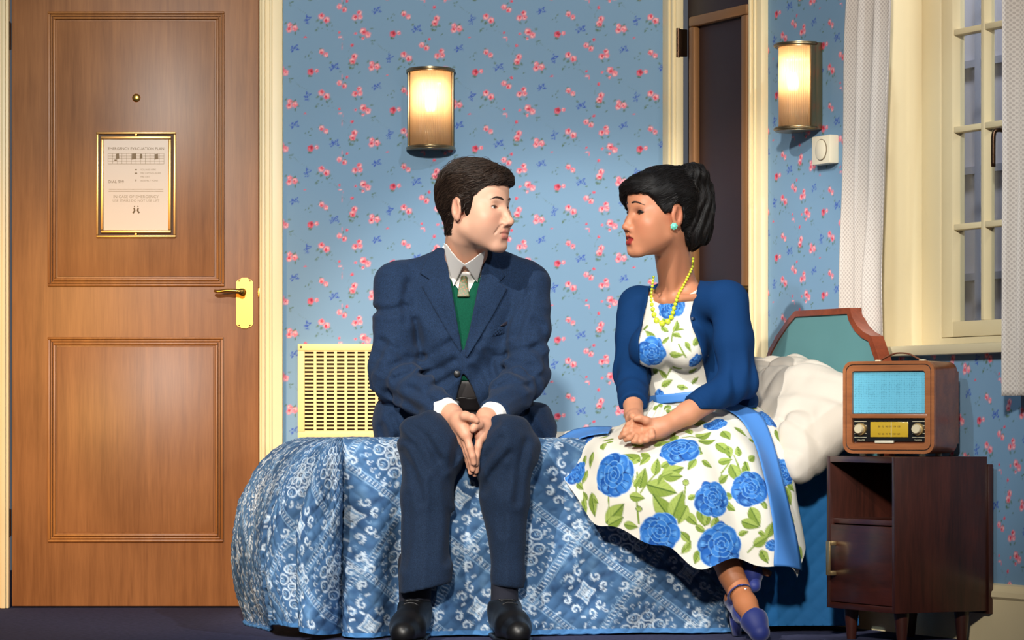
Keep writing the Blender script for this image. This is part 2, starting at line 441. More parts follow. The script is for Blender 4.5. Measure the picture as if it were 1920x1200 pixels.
# ---- wallpaper print (half-drop repeat), painted once, then sampled per wall vertex
K_ = DW / F / 3.748                                    # metres per measured unit
WPW, WPH, WPD = 578 * K_, 537 * K_, 270 * K_
def wallpaper_canvas(res=0.00075):
    nx, ny = int(WPW / res), int(WPH / res)
    X, Y = np.meshgrid((np.arange(nx) + 0.5) / nx * WPW, (np.arange(ny) + 0.5) / ny * WPH)
    p = Paint(X.astype(np.float32), Y.astype(np.float32), lin(119, 152, 179))
    pink, red, pale, dk = lin(226, 120, 136), lin(208, 62, 84), lin(242, 190, 190), lin(160, 38, 62)
    grn, grn2, blu = lin(98, 124, 116), lin(84, 112, 92), lin(58, 88, 172)
    rnd = random.Random(3)
    def wrapd(fn, cx, cy):
        for i in (-1, 0, 1):
            for j in (-1, 0, 1):
                fn(cx * K_ + i * WPW, cy * K_ + j * WPH - i * WPD)
    def rose(cx, cy, r, c1=red, c2=pink, c3=pale):
        a = rnd.random() * 6
        def f(x, y):
            R = r * K_
            p.ell(x, y, R, R * 0.95, a, c2, 0.3, 1, 5, 0.08)
            p.ell(x + R * 0.3 * math.cos(a), y + R * 0.3 * math.sin(a), R * 0.55, R * 0.42, a + 1, c3, 0.5, 0.85)
            p.ell(x - R * 0.28 * math.cos(a), y - R * 0.28 * math.sin(a), R * 0.55, R * 0.5, a, c1, 0.4, 0.9)
            p.ring(x, y, R * 0.62, R * 0.6, a, R * 0.09, c3, 0.8, 0.3, 3.2)
            p.ell(x - R * 0.1, y, R * 0.18, R * 0.16, 0, dk, 0.5, 0.8)
        wrapd(f, cx, cy)
    def leafy(cx, cy, n, spread, ln=15):
        for _ in range(n):
            ox, oy = cx + rnd.uniform(-spread, spread), cy + rnd.uniform(-spread, spread); a = rnd.random() * 6.28
            wrapd(lambda x, y: p.ell(x, y, ln * K_, ln * 0.5 * K_, a, grn2 if rnd.random() < .5 else grn, 0.35, 0.75), ox, oy)
    def bow(cx, cy, s_, a):
        q = [(-32, 10), (-22, -4), (-30, -14), (-16, -10), (-4, 4), (6, -12), (22, -22), (16, 2), (30, 14), (14, 14), (2, 2), (-10, 22), (-16, 8), (-4, 4)]
        c, n = math.cos(a), math.sin(a)
        def f(x, y):
            pts = [(x + (u * c - v * n) * s_ * K_, y + (u * n + v * c) * s_ * K_) for u, v in q]
            p.stroke(pts, 2.7 * K_ * s_, blu, 0.85)
            p.ell(x, y, 7 * K_ * s_, 6 * K_ * s_, 0, blu, 0.5, 0.9)
        wrapd(f, cx, -cy)
    def vine(pts):
        c = np.mean(pts, 0)
        wrapd(lambda x, y: p.stroke([(x + (u - c[0]) * K_, y + (-(v - c[1])) * K_) for u, v in pts], 1.1 * K_, grn, 0.45), c[0], -c[1])
    for v in ([(235, 300), (285, 345), (335, 370)], [(70, 320), (40, 370), (48, 420)], [(555, 550), (600, 600)], [(470, 480), (520, 490), (550, 520)], [(318, 560), (345, 600)]):
        vine(v)
    Rz = lambda x, y, *k: rose(x, -y, *k); Lf = lambda x, y, *k: leafy(x, -y, *k)
    Lf(110, 125, 4, 36); Rz(90, 125, 24); Rz(122, 92, 22); Rz(128, 122, 20, pink, pink, pale)
    Lf(170, 235, 6, 44); Rz(150, 222, 28); Rz(182, 246, 25, pink, pink, pale); Rz(147, 272, 13); Rz(95, 237, 11, red, pink, pink); Lf(235, 300, 3, 26, 11)
    Rz(70, 320, 13, red, red, pink)
    Lf(80, 430, 6, 42); Rz(88, 398, 24); Rz(74, 430, 26); Lf(68, 478, 3, 16)
    Lf(228, 468, 7, 48); Rz(210, 448, 20, pink, pink, pale); Rz(206, 480, 23, red, pink, pale); Rz(246, 470, 25, pink, pink, pale)
    bow(335, 410, 1.0, 1.3)
    Lf(455, 405, 6, 46); Rz(433, 386, 25); Rz(470, 412, 26); Lf(400, 425, 2, 10)
    Lf(555, 550, 4, 36, 11); Rz(566, 545, 23, pink, pink, pale); Rz(533, 565, 17); Rz(560, 500, 10, red, red, pink)
    Lf(575, 330, 5, 38, 11); Rz(560, 318, 23, pink, pink, pale); Rz(594, 340, 22); Rz(613, 278, 12, red, red, pink)
    Lf(370, 245, 5, 36, 13); Rz(358, 240, 27, dk, red, pink); Rz(400, 233, 17, pink, pink, pale)
    bow(245, 75, 1.0, 0.45); bow(525, 205, 1.08, 0.35)
    Lf(450, 110, 4, 36, 12); Rz(435, 98, 22); Rz(466, 120, 20, pink, pink, pale)
    Rz(318, 538, 13, red, red, pink); Lf(345, 560, 4, 22, 10); Lf(312, 590, 1, 6, 10)
    Lf(335, 132, 5, 30, 9); Lf(405, 480, 3, 12, 11); Lf(475, 478, 4, 40, 7); Lf(500, 180, 2, 8, 11); Lf(565, 235, 1, 5, 10); Lf(125, 505, 2, 10, 8)
    return p.C
WPIMG = wallpaper_canvas()
def wallpaper(u, z, du=0.0, dz=0.0):
    u = u + du; z = z + dz; i = np.floor(u / WPW); return bilinear(WPIMG, u / WPW - i, (z + i * WPD) / WPH)
WALLP = mat('floral_wallpaper', rough=0.7, spec=0.25, attr=True)

def wall_sheet(name, xs, zs, holes, M4, label, du, dz):
    """papered wall standing at local y=0 with a backing 6 cm behind it"""
    X, Z = np.meshgrid(xs, zs, indexing='ij'); n, m = X.shape
    V = np.stack([X, np.zeros_like(X), Z], -1).reshape(-1, 3); f = grid_faces(n, m)
    c = V[f].mean(1); keep = np.ones(len(f), bool)
    for a, b, z0, z1 in holes: keep &= ~((c[:, 0] > a) & (c[:, 0] < b) & (c[:, 2] > z0) & (c[:, 2] < z1))
    f = f[keep]
    col = wallpaper(V[:, 0], V[:, 2], du, dz)
    gx, gz = np.gradient(xs), np.gradient(zs); far = ((gx > 0.012)[:, None] | (gz > 0.012)[None]).reshape(-1); col[far] = np.mean(WPIMG, (0, 1))      # well outside the view: print averaged
    W = V @ np.array(M4.to_3x3()).T + np.array(M4.translation)
    me = mesh_np(name, W, f, False, col); o = link(name, me, WALLP); tag(o, label, None, None, 'structure'); return o
def steps(*segs):
    out = []
    for a, b, st in segs: out.append(np.linspace(a, b, max(2, int(round((b - a) / st)) + 1))[:-1])
    return np.concatenate(out + [np.array([segs[-1][1]])])

# floor: dark navy carpet
FLOORM = mat('navy_carpet', lin(64, 66, 92), 0.95, spec=0.1, var=0.25, vscale=60, bump=0.5, bscale=700)
b_ = MB(); b_.box((0, 8.0, -0.02), (7, 9, 0.04)); o = b_.build('floor', FLOORM); tag(o, 'dark navy carpeted stage floor', kind='structure')

DX0, DX1 = xb(20), xb(487); DTOP = 2.03
TR0, TR1 = DX0 - 0.095, xb(531)
wall_sheet('wall_back', steps((-2.6, -2.05, 0.25), (-2.05, DX0 - 0.09, 0.0075), (DX0 - 0.09, DX0 - 0.02, 0.07), (DX0 - 0.02, DX1 + 0.02, 0.2), (DX1 + 0.02, TR1 - 0.06, 0.02), (TR1 - 0.06, X0, 0.0035)), steps((0, 0.42, 0.07), (0.42, 1.98, 0.0035), (1.98, 2.6, 0.1)),
           [(DX0 - 0.02, DX1 + 0.02, -1, DTOP + 0.02)], MBW, 'pale blue back wall papered with pink rose sprays and blue bows', -xb(950), -zb(0))
WS0, WS1, WZ0, WZ1 = s_of(1650), 2.25, 0.792, 2.35      # window opening
D2A, D2B, D2T = s_of(1283), s_of(1418), 2.03
wall_sheet('wall_right', steps((0, D2A - 0.012, 0.02), (D2A - 0.012, D2B, 0.1), (D2B, WS0, 0.0035), (WS0, 1.99, 0.0035), (1.99, 2.32, 0.0075), (2.32, 2.6, 0.2)),
           steps((0, 0.14, 0.07), (0.14, WZ0, 0.0035), (WZ0, 1.98, 0.0035), (1.98, 2.6, 0.1)),
           [(D2A - 0.012, D2B, -1, D2T + 0.01), (WS0, WS1, WZ0, WZ1)], MRW, 'blue right wall papered with the same rose sprays, behind headboard and nightstand', 335 * K_ - s_of(1832), -410 * K_ - z_of(1832, 673))

# ---- door casings
def casing(name, segs, M4, label, proud=0.022):
    """profiled architrave: stepped boards; segs = (x0,x1,z0,z1) outer boards with direction of the inner edge"""
    root = empty(name); tag(root, label, kind='structure')
    for (x0, x1, z0, z1, inner) in segs:
        w_ = x1 - x0; b = MB()
        b.box(((x0 + x1) / 2, -proud / 2, (z0 + z1) / 2), (w_, proud, z1 - z0), bev=0.003, M4=M4)
        b.build('board', CREAM, root)
        for k, (fr, ww, pr) in enumerate(((0.18, 0.16, 0.010), (0.5, 0.12, 0.007))):
            cx = x0 + w_ * fr if inner == 'l' else x1 - w_ * fr
            q = MB(); q.box((cx, -proud - pr / 2 + 0.001, (z0 + z1) / 2), (w_ * ww, pr, z1 - z0), bev=0.003, M4=M4); q.build('moulding', CREAM, root)
    return root
casing('trim_1', [(DX1 + 0.001, TR1, 0, DTOP + 0.09, 'l'), (DX0 - 0.095, DX0 - 0.001, 0, DTOP + 0.09, 'r'), (DX0, DX1, DTOP, DTOP + 0.09, 'l')], MBW, 'cream painted casing around the brown wooden door', 0.03)
casing('trim_2', [(0.006, D2A - 0.004, 0, D2T + 0.08, 'r'), (D2B + 0.002, s_of(1441), 0, D2T + 0.08, 'l'), (D2A, D2B, D2T, D2T + 0.08, 'l')], MRW, 'cream painted casing around the dark plum door', 0.025)

def moulding_frame(x0, x1, z0, z1, wd, y, M4, m, parent, name='panel_moulding'):
    """three fine beads around a door panel"""
    b = MB()
    for k, (o_, w_, pr) in enumerate(((0.0, 0.30, 0.010), (0.36, 0.22, 0.007), (0.66, 0.30, 0.010))):
        a = o_ * wd; t = w_ * wd
        for (cx, cz, sx, sz) in (((x0 + x1) / 2, z1 - a - t / 2, x1 - x0 - 2 * a, t), ((x0 + x1) / 2, z0 + a + t / 2, x1 - x0 - 2 * a, t),
                                 (x0 + a + t / 2, (z0 + z1) / 2, t, z1 - z0 - 2 * a - 2 * t), (x1 - a - t / 2, (z0 + z1) / 2, t, z1 - z0 - 2 * a - 2 * t)):
            b.box((cx, y - pr / 2, cz), (sx, pr, sz), bev=0.0022, M4=M4)
    b.build(name, m, parent)

# ---- brown door
d1 = empty('door_1'); tag(d1, 'brown wood veneer hotel door with two moulded panels', kind='structure')
b = MB(); b.box(((DX0 + DX1) / 2, 0.018, DTOP / 2 + 0.002), (DX1 - DX0 - 0.006, 0.04, DTOP - 0.006), bev=0.003, M4=MBW); b.build('leaf', OAK, d1)
for (a, c, e, g) in ((90, 421, 22, 537), (90, 419, 632, 1016)):
    moulding_frame(xb(a), xb(c), zb(g), zb(e), 0.026, -0.0015, MBW, OAK_MOULD, d1)
    q = MB(); q.box(((xb(a) + xb(c)) / 2, -0.0035, (zb(e) + zb(g)) / 2), (xb(c) - xb(a) - 0.062, 0.004, zb(e) - zb(g) - 0.062), bev=0.0015, M4=MBW); q.build('raised_panel', OAK, d1)
for zz in (zb(68), zb(980)):
    q = MB(); q.box((DX0 - 0.004, -0.006, zz), (0.012, 0.02, 0.085), bev=0.002, M4=MBW); q.lathe([(0.006, -0.045), (0.006, 0.045)], 10, MBW @ Matrix.Translation((DX0 - 0.004, -0.016, zz))); q.build('hinge', DARKBRONZE, d1)
q = MB(); q.lathe([(0, 0.006), (0.008, 0.006), (0.0125, 0.003), (0.0135, 0)], 20, MBW @ Matrix.Translation((xb(256), -0.005, zb(184))) @ Matrix.Rotation(PI / 2, 4, 'X')); q.build('peephole', BRASS, d1)
# lever handle on a long plate with shaped ends
pz0, pz1, pxa, pxb_ = zb(616), zb(521), xb(443), xb(475)
hp = empty('handle_plate', parent=d1)
def plate_outline(w_, h_, r=0.006):
    o = []
    for sx, sz in ((1, 1), (-1, 1), (-1, -1), (1, -1)):
        pts = [(w_/2, h_/2 - 0.014), (w_/2 - 0.006, h_/2 - 0.006), (w_/2 - 0.014, h_/2 - 0.0045), (w_/2 - 0.018, h_/2)]
        pts = [(sx * a, sz * c) for a, c in pts]; o += pts if sx * sz > 0 else pts[::-1]
    return o
bpy.data.objects.remove(hp)
MP = MBW @ Matrix.Translation(((pxa + pxb_) / 2, -0.002, (pz0 + pz1) / 2))
q = MB(); q.prism(plate_outline(pxb_ - pxa, pz1 - pz0), -0.006, 0, MP); plate = q.build('handle_plate', BRASS, d1)
def lever(M4, parent, m, sgn=-1, ln=0.085):
    q = MB(); q.lathe([(0.012, 0), (0.012, 0.004), (0.009, 0.006), (0.0085, 0.035), (0.010, 0.045), (0, 0.046)], 16, M4 @ Matrix.Rotation(PI / 2, 4, 'X'))
    pts = resample([(0, -0.038, 0), (sgn * ln * 0.25, -0.041, 0.002), (sgn * ln * 0.55, -0.040, 0.003), (sgn * ln * 0.85, -0.038, 0.0), (sgn * ln, -0.036, 0.003)], 14)
    q.tube(pts, np.interp(np.linspace(0, 1, 14), [0, .2, .8, 1], [0.0085, 0.0072, 0.006, 0.004]), 10, M4); q.build('lever', m, parent, 'all')
lever(MBW @ Matrix.Translation((xb(455), -0.008, zb(548))), plate, BRASS)
for sx in (-1, 1):
    for sz in (-1, 1):
        q = MB(); q.lathe([(0.0028, 0), (0.0024, 0.0015), (0, 0.002)], 8, MP @ Matrix.Translation((sx * 0.017, -0.006, sz * 0.07)) @ Matrix.Rotation(PI / 2, 4, 'X')); q.build('screw', DARKBRONZE, plate)
q = MB(); q.box((DX1 - 0.001, -0.004, zb(549)), (0.008, 0.012, 0.03), bev=0.001, M4=MBW); q.build('latch_strike', BRASS, d1)

# ---- plum door in the right wall
d2 = empty('door_2'); tag(d2, 'dark plum panelled door with gold moulding behind the woman', kind='structure')
b = MB(); b.box(((D2A + D2B) / 2, 0.03, D2T / 2), (D2B - D2A - 0.006, 0.04, D2T - 0.006), bev=0.003, M4=MRW); b.build('leaf', PLUM, d2)
ga, gb = s_of(1297), s_of(1405)
def gold(x0, x1, z0, z1, wl, wr):
    b = MB()
    for (cx, cz, sx, sz) in (((x0 + x1) / 2, z1 - wl / 2, x1 - x0, wl), ((x0 + x1) / 2, z0 + wl / 2, x1 - x0, wl), (x0 + wl / 2, (z0 + z1) / 2, wl, z1 - z0 - 2 * wl), (x1 - wr / 2, (z0 + z1) / 2, wr, z1 - z0 - 2 * wl)):
        b.box((cx, 0.0, cz), (sx, 0.024, sz), bev=0.006, M4=MRW)
    b.build('gold_moulding', GOLDTRIM, d2)
gold(ga, gb, 0.83, z_of(1350, 20), 0.032, 0.032)
gold(ga, gb, 0.14, 0.70, 0.032, 0.032)
q = MB(); q.box((D2A - 0.004, -0.004, z_of(1276, 82)), (0.012, 0.03, 0.085), bev=0.002, M4=MRW); q.lathe([(0.006, -0.045), (0.006, 0.045)], 10, MRW @ Matrix.Translation((D2A - 0.004, -0.02, z_of(1276, 82)))); q.build('hinge', DARKBRONZE, d2)
hs = s_of(1409); hz = (z_of(1409, 560))
MP2 = MRW @ Matrix.Translation((hs, 0.009, hz))
q = MB(); q.prism(plate_outline(0.042, 0.155), -0.006, 0, MP2); plate2 = q.build('handle_plate', BRASS_DULL, d2)
lever(MRW @ Matrix.Translation((hs, 0.003, z_of(1409, 541))), plate2, BRASS_DULL, -1, 0.09)

# ---- baseboards
for nm, M4, a, e, lab in (('baseboard_right', MRW, s_of(1441) + 0.002, 2.6, 'cream moulded baseboard along the right wall'), ('baseboard_back', MBW, TR1 + 0.002, X0 - 0.012, 'cream moulded baseboard along the back wall')):
    b = MB(); b.prism([(-0.0, 0), (-0.020, 0), (-0.020, 0.115), (-0.026, 0.122), (-0.024, 0.135), (-0.016, 0.142), (-0.012, 0.152), (0, 0.156)], a, e, M4 @ Matrix(((0, 1, 0, 0), (1, 0, 0, 0), (0, 0, 1, 0), (0, 0, 0, 1))))
    o = b.build(nm, CREAM); tag(o, lab, kind='structure')

# ---- window: deep cream reveal, frame, casement with small panes
win = empty('window_1'); tag(win, 'cream casement window with small panes in a deep reveal', kind='structure')
RD = 0.145
b = MB(); b.box((WS0 - 0.012, RD / 2 + 0.001, (WZ0 + WZ1) / 2), (0.024, RD, WZ1 - WZ0), M4=MRW); b.build('reveal', CREAM_W, win)
b = MB(); b.box((WS1 + 0.012, RD / 2 + 0.001, (WZ0 + WZ1) / 2), (0.024, RD, WZ1 - WZ0), M4=MRW); b.build('reveal', CREAM_W, win)
b = MB(); b.box(((WS0 + WS1) / 2, RD / 2 - 0.012, WZ0 - 0.014), (WS1 - WS0 + 0.03, RD + 0.05, 0.028), bev=0.006, M4=MRW); b.build('sill', CREAM_W, win)
fy = RD + 0.02; f0, f1 = WS0 + 0.09, WS0 + 0.145           # fixed frame, then sash stile
b = MB(); b.box((WS0 + 0.044, fy, (WZ0 + WZ1) / 2), (0.092, 0.05, WZ1 - WZ0), bev=0.003, M4=MRW); b.box((WS1 - 0.044, fy, (WZ0 + WZ1) / 2), (0.092, 0.05, WZ1 - WZ0), bev=0.003, M4=MRW)
b.box(((WS0 + WS1) / 2, fy, WZ0 + 0.012), (WS1 - WS0 - 0.18, 0.05, 0.026), M4=MRW); b.build('frame', CREAM_W, win)
sash = empty('casement', parent=win)
SZ0 = WZ0 + 0.027; GZ0 = z_of(1790, 597); PW, PH, MT = 0.131, 0.254, 0.017
sx1 = f1 + 4 * PW + 3 * MT
q = MB(); q.box(((f0 + f1) / 2 + 0.001, fy, (SZ0 + WZ1) / 2), (f1 - f0 - 0.002, 0.042, WZ1 - SZ0), bev=0.002, M4=MRW); q.build('stile', CREAM_W, sash)
q = MB(); q.box((sx1 + 0.027, fy, (SZ0 + WZ1) / 2), (0.052, 0.042, WZ1 - SZ0), bev=0.002, M4=MRW); q.build('stile', CREAM_W, sash)
q = MB(); q.box(((f1 + sx1) / 2, fy, (SZ0 + GZ0) / 2), (sx1 - f1 - 0.001, 0.042, GZ0 - SZ0), bev=0.002, M4=MRW); q.build('bottom_rail', CREAM_W, sash)
GLASS = bpy.data.materials.new('window_glass'); GLASS.use_nodes = True; N, L = nodes(GLASS); N.clear()
o_ = N.new('ShaderNodeOutputMaterial'); mx = N.new('ShaderNodeMixShader'); tr = N.new('ShaderNodeBsdfTransparent'); gl = N.new('ShaderNodeBsdfGlossy')
gl.inputs['Roughness'].default_value = 0.03; tr.inputs[0].default_value = (0.90, 0.93, 0.95, 1)
mx.inputs[0].default_value = 0.07; L.new(tr.outputs[0], mx.inputs[1]); L.new(gl.outputs[0], mx.inputs[2]); L.new(mx.outputs[0], o_.inputs[0])
mb_v = MB(); mb_v.box((0, 0, 0), (MT, 0.036, WZ1 - GZ0), bev=0.003); me_v = mb_v.mesh('muntin', 40); me_v.materials.append(CREAM_W)
mb_h = MB(); mb_h.box((0, 0, 0), (PW, 0.034, MT), bev=0.003); me_h = mb_h.mesh('muntin', 40); me_h.materials.append(CREAM_W)
mb_g = MB(); mb_g.box((0, 0, 0), (PW + 0.004, 0.003, PH + 0.004)); me_g = mb_g.mesh('pane'); me_g.materials.append(GLASS)
def place(name, me, M4, parent):
    o = bpy.data.objects.new(name, me); COL.objects.link(o); o.parent = parent; o.matrix_local = M4; return o
for c in range(4):
    x = f1 + c * (PW + MT)
    if c < 3: place('muntin', me_v, MRW @ Matrix.Translation((x + PW + MT / 2, fy, (GZ0 + WZ1) / 2)), sash)
    for r in range(6):
        z = GZ0 + r * (PH + MT)
        if z > WZ1: continue
        if z + PH < WZ1: place('muntin', me_h, MRW @ Matrix.Translation((x + PW / 2, fy, z + PH + MT / 2)), sash)
        place('pane', me_g, MRW @ Matrix.Translation((x + PW / 2, fy + 0.006, z + PH / 2)), sash)
q = MB(); hs_ = f1 + 2 * PW + MT - 0.022 ; hzz = z_of(1870, 232)
q.tube(resample([(0, 0, 0.0), (0, -0.030, 0.002), (-0.004, -0.040, -0.008), (-0.004, -0.042, -0.05), (-0.004, -0.042, -0.098)], 20), 0.0062, 10, MRW @ Matrix.Translation((hs_, fy - 0.02, hzz)))
q.lathe([(0.011, 0), (0.011, 0.006), (0, 0.008)], 14, MRW @ Matrix.Translation((hs_, fy - 0.02, hzz)) @ Matrix.Rotation(PI / 2, 4, 'X')); q.build('handle', DARKBRONZE, sash, 'all')
# grey masking flat outside the window
GREYOUT = mat('grey_lilac_flat', lin(172, 168, 176), 0.9, var=0.06, vscale=2.0)
FLATDK = mat('grey_batten', lin(132, 134, 148), 0.9)
b = MB(); b.box((1.2, 0.62, 1.4), (3.0, 0.02, 2.8), M4=MRW); o = b.build('wall_exterior', GREYOUT); tag(o, 'pale grey flat outside the window', kind='structure')
for zz in (1.02, 1.34, 1.66):
    q = MB(); q.box((1.2, 0.602, zz), (3.0, 0.015, 0.022), M4=MRW); q.build('batten', FLATDK, o)
for xx in (0.42, 0.60, 0.83, 1.06, 1.5):
    q = MB(); q.box((xx, 0.597, 1.4), (0.03, 0.006, 2.8), M4=MRW); q.build('batten', FLATDK, o)
for k_, xx in enumerate((0.3, 1.7)):
    wl = spot('window_flat_fill', MRW @ Vector((xx, 0.22, 2.7)), MRW @ Vector((0.9, 0.62, 1.3)), 75, (0.92, 0.94, 1.0), 70, 0.1)  # added fill spots, brighten the flat behind the panes
lw = bpy.data.lights.new('window_daylight_lantern', 'SPOT'); lw.energy = 9; lw.color = (1.0, 0.90, 0.72); lw.spot_size = math.radians(60); lw.shadow_soft_size = 0.03; lw.spot_blend = 0.5
lo = bpy.data.objects.new('window_daylight_lantern', lw); COL.objects.link(lo); lo.location = MRW @ Vector((WS0 + 1.25, 0.5, 1.62))
lo.rotation_euler = (MRW @ Vector((WS0, 0.07, 1.35)) - lo.location).to_track_quat('-Z', 'Y').to_euler()
# ================================================================= things on walls
def text_mesh(body, size, align='CENTER'):
    c = bpy.data.curves.new('txt', 'FONT'); c.body = body; c.size = size; c.align_x = align; c.align_y = 'CENTER'; c.resolution_u = 3
    t = bpy.data.objects.new('txt', c); COL.objects.link(t); me = bpy.data.meshes.new_from_object(t)
    bpy.data.objects.remove(t); bpy.data.curves.remove(c); return me
STAND = Matrix.Rotation(PI / 2, 4, 'X')                # text in XY -> upright facing -Y
def write(name, body, size, m, M4, parent, align='CENTER'):
    me = text_mesh(body, size, align); me.transform(M4 @ STAND); me.materials.append(m)
    return link(name, me, None, parent)

# ---- framed evacuation plan on the brown door
PAPER = mat('sign_paper', lin(214, 196, 178), 0.35, spec=0.6)
INK = mat('faded_ink', lin(168, 148, 122), 0.6); INK2 = mat('faded_dark_ink', lin(132, 110, 80), 0.6)
FRAMEB = mat('brushed_gold_frame', lin(214, 170, 108), 0.36, 0.85)
sg = empty('framed_notice', (xb(256), DW - 0.006, zb(347))); tag(sg, 'gold framed emergency evacuation plan hung on the brown door', 'sign')
sw, sh = M(149, DW), M(198, DW)
def rect_frame(w_, h_, t, y0, y1, m, parent, name):
    q = MB()
    for (cx, cz, sx, sz) in ((0, h_/2 - t/2, w_, t), (0, -h_/2 + t/2, w_, t), (-w_/2 + t/2, 0, t, h_ - 2*t), (w_/2 - t/2, 0, t, h_ - 2*t)):
        q.box((cx, (y0 + y1) / 2, cz), (sx, abs(y1 - y0), sz), bev=min(t, abs(y1 - y0)) * 0.22)
    return q.build(name, m, parent)
q = MB(); q.box((0, -0.003, 0), (sw - 0.004, 0.005, sh - 0.004)); q.build('backing', mat('dark_backing', lin(70, 42, 24), 0.6), sg)
rect_frame(sw, sh, 0.0075, -0.012, 0.0, FRAMEB, sg, 'outer_frame'); rect_frame(sw - 0.028, sh - 0.028, 0.0095, -0.014, 0.0, FRAMEB, sg, 'inner_frame')
q = MB(); q.box((0, -0.0065, 0), (sw - 0.044, 0.003, sh - 0.044)); paper = q.build('paper', PAPER, sg)
for sz in (1, -1):
    q = MB(); q.lathe([(0.005, 0), (0.004, 0.004), (0, 0.005)], 10, Matrix.Translation((0, -0.011, sz * (sh / 2 - 0.010))) @ Matrix.Rotation(PI / 2, 4, 'X')); q.build('stud', BRASS, sg)
T = lambda x, z: Matrix.Translation((x, -0.0083, z))
write('heading', 'EMERGENCY EVACUATION PLAN', 0.0118, INK2, T(0, 0.113), paper)
pl = MB()
for zz in (0.098, 0.090, 0.083, 0.074, 0.0655): pl.box((0, -0.0084, zz), (0.176, 0.0006, 0.0011))
for k in range(13): pl.box((-0.088 + k * 0.176 / 12, -0.0084, 0.082), (0.0010, 0.0006, 0.033))
pl.build('floor_plan', INK, paper)
for x, z, sx, sz in ((-0.058, 0.089, 0.011, 0.018), (-0.006, 0.089, 0.015, 0.020), (0.016, 0.089, 0.009, 0.016), (0.064, 0.088, 0.012, 0.018), (-0.064, 0.077, 0.008, 0.004), (0.0, 0.036, 0.008, 0.004), (0.0, 0.047, 0.006, 0.004), (0.0, 0.014, 0.003, 0.006)):
    q = MB(); q.prism([(x - sx/2, z - sz/2), (x + sx/2, z - sz/2.6), (x + sx/2.4, z + sz/2), (x - sx/2.2, z + sz/2.4)], -0.0088, -0.0081); q.build('plan_mark', INK2, paper)
for i, zz in enumerate((0.047, 0.036, 0.0245, 0.0125)): write('key_line', ['YOU ARE HERE', 'FIRE EXTINGUISHER', 'FIRE EXIT', 'ASSEMBLY POINT'][i], 0.0072, INK, T(0.014, zz), paper, 'LEFT')
write('dial_line', 'DIAL 999', 0.0125, INK2, T(-0.087, 0.009), paper, 'LEFT')
for zz in (-0.014, -0.0205): 
    q = MB(); q.box((0, -0.0084, zz), (0.172, 0.0006, 0.0022)); q.build('small_print', INK, paper)
write('warning_line', 'IN CASE OF EMERGENCY', 0.0128, INK, T(0, -0.038), paper); write('warning_line', 'USE STAIRS DO NOT USE LIFT', 0.0110, INK, T(0, -0.0505), paper)
for x, s_ in ((-0.006, 1), (0.007, -1)):
    q = MB(); q.tube([(x, -0.0084, -0.073), (x + 0.002 * s_, -0.0084, -0.081), (x - 0.003 * s_, -0.0084, -0.089)], 0.0028, 6); q.lathe([(0, -0.0025), (0.0025, 0), (0, 0.0025)], 8, Matrix.Translation((x + 0.001 * s_, -0.0084, -0.068))); q.build('running_figure', INK2, paper)

# ---- wall sconces
RIB = bpy.data.materials.new('ribbed_glass'); RIB.use_nodes = True; N, L = nodes(RIB); N.clear()
o_ = N.new('ShaderNodeOutputMaterial'); m1 = N.new('ShaderNodeMixShader'); m2 = N.new('ShaderNodeMixShader'); tl = N.new('ShaderNodeBsdfTranslucent'); tp = N.new('ShaderNodeBsdfTransparent'); g = N.new('ShaderNodeBsdfGlossy')
tl.inputs[0].default_value = (1.0, 0.86, 0.70, 1); tp.inputs[0].default_value = (1, 0.93, 0.82, 1); g.inputs['Roughness'].default_value = 0.12
m1.inputs[0].default_value = 0.42; m2.inputs[0].default_value = 0.10
L.new(tl.outputs[0], m1.inputs[1]); L.new(tp.outputs[0], m1.inputs[2]); L.new(m1.outputs[0], m2.inputs[1]); L.new(g.outputs[0], m2.inputs[2]); L.new(m2.outputs[0], o_.inputs[0])
BULB = emit('lit_bulb', (1.0, 0.70, 0.38), 14.0)
SCON = mat('satin_nickel_brass', lin(158, 138, 104), 0.32, 1.0)
